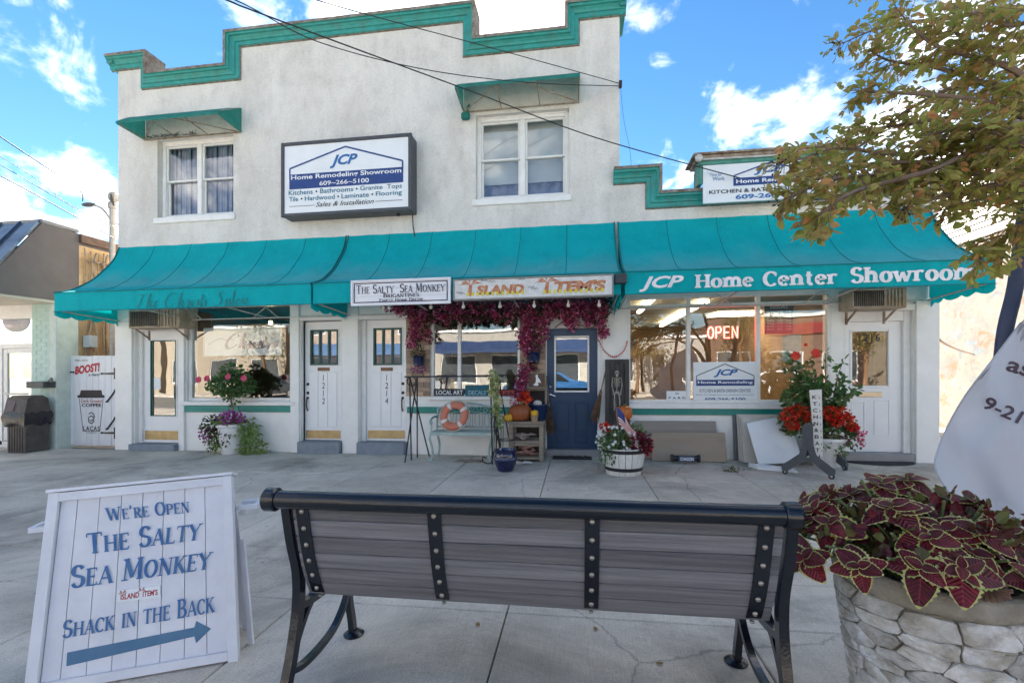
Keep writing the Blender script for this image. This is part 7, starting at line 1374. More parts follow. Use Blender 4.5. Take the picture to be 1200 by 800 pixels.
# --- goods on the display ledge inside the gift window
MB().box(W2[0] + .05, W2[1] - .05, .14, .42, W2[2] + .06, W2[2] + .09, b=.004).build('display_ledge', oldw, bld)
for i, (px, hh, rr, cc, lb) in enumerate(((514, .20, .05, (.05, .04, .04), 'small black figurine at the left end of the gift window ledge'), (521, .24, .035, (.45, .05, .03), 'tall red candle holder on the gift window ledge'), (530, .22, .07, (.75, .40, .06), 'orange yellow vase on the gift window ledge'), (545, .16, .06, (.20, .42, .40), 'pale teal jar on the gift window ledge'), (560, .26, .045, (.70, .62, .48), 'cream bottle near the middle of the gift window ledge'), (572, .15, .07, (.35, .45, .30), 'green bowl stack on the gift window ledge'), (593, .20, .06, (.60, .55, .35), 'straw coloured pot at the right end of the gift window ledge'))):
    x = WX(px, .25); z = W2[2] + .091; v = MB(); k = 1 + .3 * (i % 2); v.lathe([(rr * .6, 0), (rr, hh * .2), (rr * 1.05, hh * .45), (rr * .5 * k, hh * .75), (rr * .45 * k, hh * .9), (rr * .6 * k, hh), (rr * .4, hh * .98)], 14, (x, .27, z)); o = v.build('vase', M('glaze_%d' % i, cc, .35, tuple(c * .6 for c in cc), 9, .5), None, smooth=50); tag(o, lb, 'vase', 'goods in the gift window')
# ================================================================== PARK BENCH
random.seed(31)
YO = -DIST
slatm = M('weathered_slat', (.15, .145, .155), .8, (.29, .28, .285), 4.0, .6, .8, 45, stretch=(.3, 1, 14), dirt=.35, dirtcol=(.10, .085, .07), dscale=2.5, vary=.25)
biron = M('bench_black_paint', (.003, .005, .010), .22, (.007, .009, .014), 18, .4, .12, 90, coat=.2); boltm = M('bolt_steel', (.40, .36, .31), .35, metal=.8)
bench = thing('park_bench', 'long slatted park bench with black iron frame seen from behind in the foreground', 'bench', (-.2, YO + 2.0, 0))
XB0, XB1, XR0, XR1 = -1.18, .76, -1.24, .755
prof = catmull([(0, YO + 1.775, .865), (0, YO + 1.80, .75), (0, YO + 1.84, .6), (0, YO + 1.90, .46), (0, YO + 1.955, .405)], 8)
def prof_at(s_):
    L_ = [0]
    for a, b in zip(prof, prof[1:]): L_.append(L_[-1] + (b - a).length)
    s_ = max(0, min(L_[-1] - 1e-5, s_))
    for i in range(len(prof) - 1):
        if s_ <= L_[i + 1]: u = (s_ - L_[i]) / (L_[i + 1] - L_[i]); p = prof[i].lerp(prof[i + 1], u); d = (prof[i + 1] - prof[i]).normalized(); return p, d
    return prof[-1], (prof[-1] - prof[-2]).normalized()
zr = .885
MB().tube([(XR0, YO + 1.76, zr), (XR1, YO + 1.76, zr)], .037, 28).build('top_rail', biron, bench, smooth=50)
for x, s_ in ((XR0, -1), (XR1, 1)): m_ = MB(); m_.tube([(x - s_ * .03, YO + 1.76, zr), (x - s_ * .024, YO + 1.76, zr), (x + s_ * .018, YO + 1.76, zr), (x + s_ * .028, YO + 1.76, zr)], [.042, .048, .048, .038], 28); m_.build('end_cap', biron, bench, smooth=40)
pitch = .0755
for i in range(6):
    p, d = prof_at(i * pitch + pitch * .5 - .012); n = Vector((0, -d.z, d.y)) ; n = Vector((0, d.z, -d.y)); n = n if n.y < 0 else -n
    m_ = MB(); h = pitch * .5 - .0022; th = .015; K = 10; vs = []
    wv = [random.uniform(-.001, .001) for _ in range(K + 1)]
    for k in range(K + 1):
        x = XB0 + .03 + (XB1 - XB0 - .06) * k / K
        for a, b in ((-h, -th), (-h, th - .003), (-h + .003, th), (h - .003, th), (h, th - .003), (h, -th)): q = p + d * (a + wv[k]) + n * b; vs.append((x, q.y, q.z))
    m_.add(vs, [(k * 6 + j, k * 6 + (j + 1) % 6, k * 6 + 6 + (j + 1) % 6, k * 6 + 6 + j) for k in range(K) for j in range(6)] + [tuple(range(6)), tuple(range(K * 6, K * 6 + 6))]); m_.build('back_slat', slatm, bench)
for i in range(7): y = YO + 1.99 + i * .062; MB().box(XB0 + .03, XB1 - .03, y, y + .055, .415 - .012 * sin(i * .5), .44 - .012 * sin(i * .5), b=.004).build('seat_slat', slatm, bench)
for xs_ in (-1.105, -.55, .06, .67):
    st = [prof_at(.43 * k / 22)[0] + Vector((xs_, -.020 - .0, 0)) for k in range(23)]; e_ = st[-1]; st += [e_ + Vector((0, .03, -.012)), e_ + Vector((0, .06, -.01))]
    sb = MB().ribbon(st, .004, .055, (1, 0, 0)).build('strap', biron, bench, smooth=30)
    for i in range(6):
        p, d = prof_at(i * pitch + pitch * .5 - .012); m_ = MB(); m_.ball((xs_, p.y - .024, p.z), .0105, 12, 6, sq=(1, .65, 1)); m_.build('bolt', boltm, sb, smooth=80)
    p, d = prof_at(.44); m_ = MB(); m_.ball((xs_, p.y - .012, p.z - .014), .0095, 12, 6, sq=(1, 1, .7)); m_.build('bolt', boltm, sb, smooth=80)
for x, s_ in ((XB0, -1), (XB1, 1)):
    def rb(pts, w, h, nm): return MB().ribbon(catmull([(x, YO + a, b) for a, b in pts], 6), w, h, (1, 0, 0)).build(nm, biron, bench, smooth=35)
    rb([(1.70, -.0), (1.725, .05), (1.775, .14), (1.82, .27), (1.853, .42), (1.85, .56), (1.81, .70), (1.775, .86)], .042, .036, 'rear_leg')
    rb([(1.795, .18), (1.83, .26), (1.91, .36), (2.0, .42)], .026, .03, 'brace'); rb([(1.785, .165), (1.88, .135), (2.02, .13), (2.16, .155), (2.27, .24), (2.31, .35)], .024, .03, 'stretcher')
    rb([(2.345, .012), (2.33, .1), (2.30, .22), (2.32, .33), (2.37, .40)], .034, .032, 'front_leg'); rb([(1.87, .40), (2.0, .385), (2.2, .38), (2.38, .40)], .03, .034, 'seat_support')
    for yf in (2.355, 1.70): m_ = MB(); m_.lathe([(.052, 0), (.054, .008), (.038, .02), (.02, .028)], 20, (x, YO + yf, 0)); ft = m_.build('foot', biron, bench, smooth=40); m_ = MB(); m_.ball((x + .025, YO + yf + .02, .02), .009, 8, 5); m_.build('bolt', boltm, ft)

# ================================================================== SANDWICH BOARD
BL, BR, TL, TR = [Vector(CP(*q)) for q in ((31, 811, 2.045), (280, 768, 2.29), (60, 578, 2.25), (272, 557, 2.35))]
BL.z = max(BL.z, -.015)
_n = (BR - BL).cross(TL - BL); _d = CP(272, 557, 1) - Vector((0, -DIST, EYE)); TR = Vector((0, -DIST, EYE)) + _d * (_n.dot(BL - Vector((0, -DIST, EYE))) / _n.dot(_d))
sgn = thing('sandwich_board', 'white wooden sandwich board with blue lettering and an arrow leaning in the left foreground', 'sandwich board', ((BL.x + BR.x) / 2, (BL.y + BR.y) / 2, 0), local=False)
NRM = (BR - BL).cross(TL - BL).normalized(); NRM = NRM if NRM.y < 0 else -NRM
def SB(u, v, d=0):
    p = BL.lerp(BR, u).lerp(TL.lerp(TR, u), v) + NRM * d; return Vector((p.x, p.y, p.z - SLOPE * p.x))
def proj(p):
    q = Vector((p.x, p.y, p.z + SLOPE * p.x)) - Vector((0, -DIST, EYE)); X = q.x * CT + q.y * ST; Z = -q.x * ST + q.y * CT; return 600 + F * X / Z, HOR - F * q.z / Z
def UV(px, py):
    u, v = .5, .5
    for _ in range(12):
        a = proj(SB(u, v)); b = proj(SB(u + .01, v)); c = proj(SB(u, v + .01)); J = ((b[0] - a[0]) / .01, (c[0] - a[0]) / .01, (b[1] - a[1]) / .01, (c[1] - a[1]) / .01); det = J[0] * J[3] - J[1] * J[2]; ex, ey = px - a[0], py - a[1]
        u += (J[3] * ex - J[1] * ey) / det; v += (-J[2] * ex + J[0] * ey) / det
    return u, v
sgw = M('sign_white_paint', (.74, .74, .78), .45, (.64, .65, .70), 5, .4, .2, 30, dirt=.22, dirtcol=(.35, .34, .32), dscale=4)
us = [.055, .14, .255, .37, .485, .60, .72, .835, .945]
for a, b in zip(us, us[1:]):
    m_ = MB(); m_.prism([(a + .002, .03), (b - .002, .03), (b - .002, .965), (a + .002, .965)], SB, -.02, 0); m_.build('board', sgw, sgn)
MB().prism([(.03, .02), (.97, .02), (.97, .97), (.03, .97)], SB, -.026, -.0205).build('backing', sgw, sgn)
for nm, poly in (('frame_stile', [(0, -.02), (.052, -.02), (.052, 1), (0, 1)]), ('frame_stile', [(.948, -.02), (1, -.02), (1, 1), (.948, 1)]), ('frame_rail', [(.053, .95), (.947, .95), (.947, .998), (.053, .998)]), ('frame_rail', [(.053, -.01), (.947, -.01), (.947, .035), (.053, .035)])):
    MB().prism(poly, SB, -.03, .022).build(nm, sgw, sgn)
MB().prism([(-.01, 1.003), (1.01, 1.003), (1.01, 1.02), (-.01, 1.02)], SB, -.09, .03).build('top_cap', sgw, sgn)
# rear leaf of the board and its spreaders
BK = Vector((-NRM.x, -NRM.y, 0)).normalized() * .26
def SR(u, v, d=0): p = SB(u, v, 0) + BK * ((1 - v) * 1.0 + .09); return p + Vector((BK.x, BK.y, 0)) * d
for poly in ([(.02, -.02), (.07, -.02), (.07, .99), (.02, .99)], [(.94, -.02), (.99, -.02), (.99, .99), (.94, .99)], [(.07, .9), (.94, .9), (.94, .99), (.07, .99)], [(.07, .02), (.94, .02), (.94, .9), (.07, .9)]): MB().prism(poly, SR, 0, .06).build('rear_leaf', sgw, sgn)
for u, s_ in ((0, -1), (1, 1)):
    a = SB(u, .79, .0); ax = (BR - BL).normalized() * s_; m_ = MB(); o = Vector((0, 0, .02)); bk_ = BK * .25
    p = [a + ax * .002, a + ax * .09]; m_.beam(a + bk_ + ax * .0, a + bk_ + ax * .10, .022, .022); m_.beam(a + bk_ * 2.6 + ax * .0, a + bk_ * 2.6 + ax * .10, .022, .022); m_.beam(a + bk_ + ax * .095, a + bk_ * 2.6 + ax * .095, .022, .024); m_.beam(a + bk_ * 1.6 + ax * .03, a + bk_ * 1.6 + ax * .03 - o * 2.6 - ax * .02, .008, .03); m_.build('spreader', sgw, sgn)
    m_ = MB(); a = SB(u, .62, -.06) + ax * .02; m_.beam(a, SB(u, .35 if s_ < 0 else .02, -.12) + ax * .03, .03, .012, (0, 1, 0)); m_.build('side_arm', sgw, sgn)
sink = M('sign_blue_paint', (.008, .10, .33), .5, (.06, .17, .33), 22, .6)
fnS = lambda a, b, d: SB(a, b, d + .0005)
k = MB()
def sline(text, l0, l1, r0, r1, **kw):
    """l0,l1: bottom-left and top-left pixel of the line; r0,r1: bottom-right and top-right"""
    A, B, C_, D_ = UV(*l0), UV(*l1), UV(*r0), UV(*r1)
    f = lambda a, b, d: (lambda u0, v0: SB(u0, v0, d + .0005))(A[0] + (C_[0] - A[0]) * a + ((B[0] - A[0]) * (1 - a) + (D_[0] - C_[0]) * a) * b, A[1] + (C_[1] - A[1]) * a + ((B[1] - A[1]) * (1 - a) + (D_[1] - C_[1]) * a) * b)
    serif_text(k, text, f, 0, 1, 0, 1, caps=True, small=kw.pop('small', .8), **kw)
sline("We're Open", (126, 610), (124, 595), (223, 600), (222, 584.5), thick=.2, thin=.075)
sline('The Salty', (103, 649), (101, 625), (234, 632), (238, 608), thick=.2, thin=.08)
sline('Sea Monkey', (83, 689), (84, 663), (246, 666), (250, 641), thick=.2, thin=.08)
sline('Shack in the Back', (73, 747.5), (75, 727), (252, 716), (252, 694), thick=.2, thin=.08)
k.build('lettering', sink, sgn)
k = MB(); pts = [(78, 780), (79, 764), (228, 734.5), (230, 727), (247.5, 736), (230, 753), (228, 745)]; k.prism([UV(*p) for p in pts], fnS, .0003, .002); k.build('arrow', M('arrow_blue', (.05, .15, .27), .5, (.09, .20, .32), 12, .4), sgn)
k = MB(); k.prism([UV(*p) for p in ((137, 705), (138, 691), (188, 685.5), (189, 699))], fnS, .001, .006); pl = k.build('logo_plate', signw, sgn)
k = MB(); A, B, C_ = UV(141, 703), UV(188, 696.5), UV(141, 693)
def fp(a, b, d): return SB(A[0] + (B[0] - A[0]) * a + (C_[0] - A[0]) * b, A[1] + (B[1] - A[1]) * a + (C_[1] - A[1]) * b, d + .006)
sans(k, "ISLAND  ITEM'S", fp, .02, .95, .05, .75, .03, .1, .001); k.build('lettering', M('sign_red', (.45, .03, .03), .5), pl)
k = MB()
for u0 in (.08, .55):
    for a in (10, 50, 90, 130, 170): k.add([fp(u0, .8, .002), fp(u0 + .07 * cos(radians(a)), .8 + .5 * sin(radians(a)), .002), fp(u0 + .12 * cos(radians(a)), .7 + .4 * sin(radians(a)), .002)], [(0, 1, 2)])
k.build('palm', M('palm_red', (.4, .06, .03), .5), pl)

# ================================================================== STONE PLANTER WITH COLEUS
PX_, PY_ = 1.313, -5.775; RIM = .665; KP = 1.18
pl = thing('stone_planter', 'round faux stone planter with cobbled sides at the right foreground', 'planter', (PX_, PY_, 0))
def RR(z): return KP * (.175 + .062 * min(1, max(0, z / .55)) ** .9)
grout = M('planter_grout', (.10, .08, .055), .95, (.26, .23, .16), 9, .6, .9, 60, dirt=.5, dirtcol=(.09, .10, .05), dscale=5); stn = M('planter_stone', (.68, .66, .64), .95, (.30, .26, .20), 9, .6, 1.0, 55, vary=.2, dirt=.75, dirtcol=(.13, .105, .07), dscale=14)
K = 72; m_ = MB(); zz = [0, .02, .1, .2, .3, .4, .5, .58, .61]; m_.lathe([(RR(z) - .004, z) for z in zz] + [(.21 * KP, .61), (.20 * KP, .55)], K, (PX_, PY_, 0), wob=lambda a, i: 1 + .008 * sin(a * 9 + i * 2) + .006 * sin(a * 17 - i)); m_.build('body', grout, pl, smooth=60)
m_ = MB(); m_.lathe([(a * KP, b) for a, b in ((.236, .585), (.250, .60), (.254, .625), (.248, .655), (.236, .668), (.214, .662), (.205, .64), (.205, .60))], 96, (PX_, PY_, 0), wob=lambda a, i: 1 + .010 * sin(a * 7 + i * 1.3) + .009 * sin(a * 19 + i) + .005 * sin(a * 41 + i * 2)); m_.build('rim', M('planter_rim', (.22, .19, .14), .9, (.35, .31, .25), 10, .6, 1.0, 40, dirt=.5, dirtcol=(.10, .09, .05), dscale=6), pl, smooth=70)
CIR = 2 * pi * .222 * KP; seeds = []
rows_, cols_ = 11, 11
for j in range(rows_):
    for i in range(cols_): seeds.append(((i + .5 * (j % 2) + random.uniform(-.4, .4)) / cols_ * CIR, .03 + (j + random.uniform(-.3, .3)) / rows_ * .56 + .022 * sin(i * 1.4 + .5)))
ASP = 2.1
def clip(poly, ax, ay, bx, by):
    mx_, my_, nx, ny = (ax + bx) / 2, (ay + by) / 2, bx - ax, by - ay; out = []
    for i in range(len(poly)):
        p, q = poly[i], poly[(i + 1) % len(poly)]; dp = (p[0] - mx_) * nx + (p[1] - my_) * ny; dq = (q[0] - mx_) * nx + (q[1] - my_) * ny
        if dp <= 0: out.append(p)
        if dp * dq < 0: t = dp / (dp - dq); out.append((p[0] + (q[0] - p[0]) * t, p[1] + (q[1] - p[1]) * t))
    return out
for si, (sx, sz) in enumerate(seeds):
    ax, ay = sx, sz * ASP; poly = [(ax - .15, ay - .12), (ax + .15, ay - .12), (ax + .15, ay + .12), (ax - .15, ay + .12)]
    poly = [(a, max(.005 * ASP, min(.592 * ASP, b))) for a, b in poly]
    for sj, (tx, tz) in enumerate(seeds):
        for w_ in (-CIR, 0, CIR):
            if sj == si and w_ == 0: continue
            bx, by = tx + w_, tz * ASP
            if abs(bx - ax) < .35 and abs(by - ay) < .5 and poly: poly = clip(poly, ax, ay, bx, by)
    if len(poly) < 3: continue
    cx = sum(p[0] for p in poly) / len(poly); cy = sum(p[1] for p in poly) / len(poly); g_ = .0018
    q = []
    for p in poly: d = Vector((p[0] - cx, p[1] - cy)); l = d.length; d = d * (max(.3, 1 - g_ * 1.6 / l)); q.append((cx + d.x, cy + d.y))
    q = [c for a, b in zip(q, q[1:] + q[:1]) for c in ((a[0] * .9 + b[0] * .1, a[1] * .9 + b[1] * .1), (a[0] * .63 + b[0] * .37, a[1] * .63 + b[1] * .37), (a[0] * .37 + b[0] * .63, a[1] * .37 + b[1] * .63), (a[0] * .1 + b[0] * .9, a[1] * .1 + b[1] * .9))]
    q = [(a + random.uniform(-.0028, .0028), b + random.uniform(-.0045, .0045)) for a, b in q]; n = len(q); hh = random.uniform(.008, .018); vs = []
    for sc_, hi in ((1, -.004), (.985, hh * .7), (.88, hh), (.5, hh * .95)):
        for a, b in q:
            x_ = cx + (a - cx) * sc_; z_ = (cy + (b - cy) * sc_) / ASP; r_ = RR(z_) + hi + (random.uniform(-.0035, .0035) if sc_ < 1 else 0); th_ = x_ / (.222 * KP); vs.append((PX_ + r_ * cos(th_), PY_ + r_ * sin(th_), z_))
    r_ = RR(cy / ASP) + hh * 1.05; vs.append((PX_ + r_ * cos(cx / (.222 * KP)), PY_ + r_ * sin(cx / (.222 * KP)), cy / ASP)); m_ = MB()
    m_.add(vs, [(k * n + i, k * n + (i + 1) % n, (k + 1) * n + (i + 1) % n, (k + 1) * n + i) for k in range(3) for i in range(n)] + [(3 * n + i, 3 * n + (i + 1) % n, 4 * n) for i in range(n)]); m_.build('stone', stn, pl, smooth=28)
MB().lathe([(0, .0), (.206 * KP, .0)], 30, (PX_, PY_, .63), cap=False).build('soil', soil, pl)
col = thing('coleus_plant', 'burgundy coleus with lime green frilled leaf edges filling the stone planter', 'plant', (PX_, PY_, .63))
cm = [leaf_mat('coleus_burgundy', [(.11, .004, .010), (.19, .008, .017), (.075, .003, .007), (.14, .006, .014)], .25, .42), leaf_mat('coleus_lime_edge', [(.50, .48, .12), (.62, .56, .22), (.36, .40, .10)], .3, .5)]
def veins(m):
    N = m.node_tree.nodes; L = m.node_tree.links; p = [n for n in N if n.type == 'BSDF_PRINCIPLED'][0]; oc = p.inputs['Base Color'].links[0].from_socket; tc = N.new('ShaderNodeTexCoord'); s = N.new('ShaderNodeSeparateXYZ'); L.new(tc.outputs['Object'], s.inputs[0])
    def mt(op, a, b=None, c=None):
        n = N.new('ShaderNodeMath'); n.operation = op
        for i, q in enumerate((a, b, c)):
            if q is None: continue
            if isinstance(q, (int, float)): n.inputs[i].default_value = q
            else: L.new(q, n.inputs[i])
        return n.outputs[0]
    ax = mt('ABSOLUTE', s.outputs[0]); w = mt('SINE', mt('MULTIPLY', mt('SUBTRACT', s.outputs[1], mt('MULTIPLY', ax, .8)), 52.0)); r = N.new('ShaderNodeMapRange'); r.inputs[1].default_value = .86; r.inputs[2].default_value = 1.0; L.new(w, r.inputs[0])
    r2 = N.new('ShaderNodeMapRange'); r2.inputs[1].default_value = .022; r2.inputs[2].default_value = .008; L.new(ax, r2.inputs[0]); nz = N.new('ShaderNodeTexNoise'); nz.inputs['Scale'].default_value = 5; nz.inputs['Detail'].default_value = 6; L.new(tc.outputs['Object'], nz.inputs['Vector']); r3 = N.new('ShaderNodeMapRange'); r3.inputs[1].default_value = .35; r3.inputs[2].default_value = .7; r3.inputs[3].default_value = .55; r3.inputs[4].default_value = 1.5; L.new(nz.outputs[0], r3.inputs[0])
    f = mt('MULTIPLY', mt('MAXIMUM', mt('MULTIPLY', r.outputs[0], .5), r2.outputs[0]), .55); v = N.new('ShaderNodeVectorMath'); v.operation = 'SCALE'; L.new(oc, v.inputs[0]); L.new(r3.outputs[0], v.inputs['Scale']); mx = N.new('ShaderNodeMix'); mx.data_type = 'RGBA'; L.new(f, mx.inputs[0]); L.new(v.outputs[0], mx.inputs[6]); mx.inputs[7].default_value = (.36, .05, .10, 1); L.new(mx.outputs[2], p.inputs['Base Color'])
    b = N.new('ShaderNodeBump'); b.inputs['Strength'].default_value = .6; b.inputs['Distance'].default_value = .004; L.new(w, b.inputs['Height']); L.new(b.outputs[0], p.inputs['Normal'])
veins(cm[0])
def coleus_leaf(seed, curl, wd):
    rnd = random.Random(seed); n = 15; vs = []; fs = []; mi = []
    def P_(t, s, k): # t along 0..1, s side -1..1
        z = -.28 * curl * t * t + .10 * abs(s) * (1 - .3 * t) * wd + .012 * sin(t * 22) * abs(s) + (.012 * (k) if k else 0); return (s, t, z)
    def wf(t): return wd * (sin(pi * min(1, t ** .62)) ** .75 if 0 < t < 1 else 0)
    rows = []
    for i in range(n + 1):
        t = i / n; w = wf(t * .97 + .015) * .5; sc_ = 1 + .085 * (1 if i % 2 else -1); row = []
        for s in (-1, -.84, -.45, 0, .45, .84, 1):
            ss = s * w * (sc_ if abs(s) == 1 else 1) if abs(s) == 1 else s * w; row.append(len(vs)); x, y, z = P_(t, ss, 0); vs.append((x, y, z + (rnd.uniform(-.006, .006) if abs(s) == 1 else 0)))
        rows.append(row)
    for i in range(n):
        for j in range(6): fs.append((rows[i][j], rows[i][j + 1], rows[i + 1][j + 1], rows[i + 1][j])); mi.append(1 if j in (0, 5) or i >= n - 1 else 0)
    me = bpy.data.meshes.new('leaf'); me.from_pydata(vs, [], fs); [me.materials.append(q) for q in cm]; me.polygons.foreach_set('material_index', mi); me.polygons.foreach_set('use_smooth', [True] * len(fs)); me.update(); return me
lms = [coleus_leaf(i, c, w) for i, (c, w) in enumerate(((.5, .82), (.9, .76), (.1, .72), (1.2, .8), (.7, .9)))]
def put_leaf(p, out, up, size, me):
    out = out.normalized(); up = (up - out * up.dot(out)).normalized(); sd = out.cross(up); M_ = Matrix(((sd.x, out.x, up.x), (sd.y, out.y, up.y), (sd.z, out.z, up.z)))
    share('leaf', me, col, p - Vector(col.location), M_.to_euler(), (size, size, size))
stems = MB(); nr = 0; cnt = 0
rows_ = []
for i in range(260):
    a = random.uniform(0, 2 * pi); q = sqrt(random.random())
    dx, dy = .46 * q * cos(a), .33 * q * sin(a); c = Vector((PX_ + dx - .06, PY_ + dy, .945 - .22 * q * q + random.uniform(-.03, .03) + (.03 if dy > 0 else 0)))
    if c.x - PX_ > .44: continue
    if all((c - o).length > .078 for o in rows_): rows_.append(c)
for c in rows_:
    base = Vector((PX_ + (c.x - PX_) * .35, PY_ + (c.y - PY_) * .35, .62)); stems.tube(catmull([tuple(base), tuple(base.lerp(c, .5) + Vector((0, 0, .03))), tuple(c)], 4), .005, 5)
    ax = (c - Vector((PX_, PY_, .45))).normalized(); ax = (ax + Vector((0, -.35, .25))).normalized(); t0 = ax.orthogonal().normalized(); o = random.uniform(0, 2)
    for lvl, (sz, lift, nn) in enumerate(((.102, .0, 4), (.072, .25, 2), (.046, .5, 2))):
        for k in range(nn):
            th_ = o + lvl * .8 + 2 * pi * k / nn + random.uniform(-.25, .25); d = (Matrix.Rotation(th_, 3, ax) @ t0); d = (d + ax * lift + Vector((0, 0, -.05 if lvl == 0 else 0))).normalized()
            if cnt < 298: put_leaf(c + ax * .008 * lvl - ax * .012, d, ax, sz * random.uniform(.8, 1.2), random.choice(lms)); cnt += 1
    m2 = MB()
stems.build('stem', M('coleus_stem', (.12, .16, .05), .6), col)
fuzz = MB(); cloud(fuzz, (PX_ - .03, PY_, .80), (.40, .27, .13), 700, .05, .035, .1); tag(fuzz.build('small_leaves', leaf_mat('coleus_inner', [(.10, .008, .015), (.14, .008, .016), (.08, .006, .01), (.14, .15, .04), (.06, .01, .01)]), col, fixn=False), kind='stuff')
fh = MB()
for i in range(160): d = rv(); fh.tube([Vector((PX_ - .02, PY_ - .28, .70)), Vector((PX_ - .02, PY_ - .28, .70)) + Vector((d.x * .06, d.y * .03 - .01, d.z * .035))], .0022, 3)
tag(fh.build('dried_flower_head', M('dried_flower', (.15, .075, .05), .95, (.24, .15, .1), 30, .5), col), kind='stuff')

# ================================================================== FEATHER FLAG
fcloth = M('banner_fabric', (.66, .68, .74), .8, (.60, .62, .70), 1.6, .4, .15, 30, trans=.45)
fg = thing('banner_flag', 'white fabric banner with dark lettering hanging from a navy pole behind the stone planter', 'banner', tuple(CP(1188, 640, 2.75).xy) + (0,))
MB().tube(catmull([tuple(CP(*q)) for q in ((1235, -60, 2.75), (1212, 150, 2.72), (1200, 260, 2.7), (1190, 335, 2.7), (1176, 400, 2.7), (1172, 500, 2.72), (1188, 640, 2.75), (1196, 690, 2.75))] + [(CP(1196, 690, 2.75).x, CP(1196, 690, 2.75).y, 0)], 5), .036, 14).build('pole', M('navy_pole_sleeve', (.03, .04, .085), .55, (.05, .06, .11), 6, .4, .1), fg, smooth=50, shear=False)
def FC(px, py): w = .06 * sin((px - py * .35) * .055) + .035 * sin((px * .6 + py) * .05) + .012 * sin((px * 1.1 - py * .6) * .11 + 1); return CP(px, py, 2.58 + w)
edgeL = catmull([(1196, 378, 0), (1168, 415, 0), (1132, 462, 0), (1110, 500, 0), (1098, 530, 0), (1096, 548, 0), (1106, 568, 0), (1128, 596, 0), (1150, 618, 0), (1164, 629, 0)], 3); edgeR = catmull([(1330, 250, 0), (1330, 330, 0), (1320, 380, 0), (1300, 430, 0), (1280, 480, 0), (1262, 510, 0), (1240, 550, 0), (1215, 590, 0), (1190, 612, 0), (1166, 630, 0)], 3)
m_ = MB(); K = 24; vs = [FC(a.x + (b.x - a.x) * k / K, a.y + (b.y - a.y) * k / K) for a, b in zip(edgeL, edgeR) for k in range(K + 1)]; n = len(edgeL); m_.add(vs, [(i * (K + 1) + k, i * (K + 1) + k + 1, (i + 1) * (K + 1) + k + 1, (i + 1) * (K + 1) + k) for i in range(n - 1) for k in range(K)]); m_.build('cloth', fcloth, fg, smooth=60, shear=False)
m_ = MB(); m_.tube([FC(p.x, p.y) for p in edgeL], .004, 5); m_.build('hem', M('banner_hem', (.45, .47, .53), .8), fg, shear=False)
k = MB()
def ftxt(text, ox, oy, w, h, ang, bold=.02):
    ca, sa = cos(radians(ang)), sin(radians(ang)); vs, fs = font_shape(text, bold, .1)
    def f(a, b, d): x = a * w; y = -b * h; px = ox + x * ca - y * sa; py = oy + x * sa + y * ca; p = FC(px, py); return tuple(p + (Vector((0, -DIST, EYE)) - p).normalized() * .012)
    k.add([f(u, v, 0) for u, v in vs], fs)
ftxt('as', 1178, 434, 30, 13, 17); ftxt('9-214', 1151, 478, 66, 16, 24); k.build('lettering', M('banner_ink', (.07, .04, .06), .7), fg, shear=False)

# ================================================================== CRAPE MYRTLE TREE
random.seed(77)
tr = thing('crape_myrtle_tree', 'autumn crape myrtle with green and bronze leaves reaching in from the right', 'tree', tuple(CP(1560, 800, 2.2).xy) + (0,))
tbk = M('myrtle_bark', (.15, .10, .07), .8, (.24, .17, .12), 5, .6, .4, 30, stretch=(1, 1, .25)); tl = leaf_mat('myrtle_leaves', [(.34, .38, .08), (.54, .47, .14), (.27, .34, .07), (.58, .40, .17), (.42, .43, .10), (.50, .30, .13), (.32, .36, .08), (.74, .34, .15)], .68, .5)
B0 = CP(1560, 800, 2.2); TRK = Vector((B0.x, B0.y, 0)); fork = Vector((B0.x - .1, B0.y + .1, 1.35))
MB().tube(catmull([tuple(TRK), (B0.x + .02, B0.y + .02, .4), (B0.x - .04, B0.y + .05, .9), tuple(fork)], 5), [.11 - .0025 * i for i in range(16)], 12).build('trunk', tbk, tr, smooth=60, shear=False)
MB().tube(catmull([tuple(TRK + Vector((.05, .03, 0))), tuple(TRK + Vector((.25, .1, .9))), tuple(TRK + Vector((.5, .25, 2.0))), tuple(TRK + Vector((.6, .5, 3.4)))], 5), [.09 - .004 * i for i in range(16)], 10).build('trunk', tbk, tr, smooth=60, shear=False)
hub1, hub2, hub3 = CP(1330, 190, 2.5), CP(1300, 40, 2.7), CP(1290, 250, 2.4)
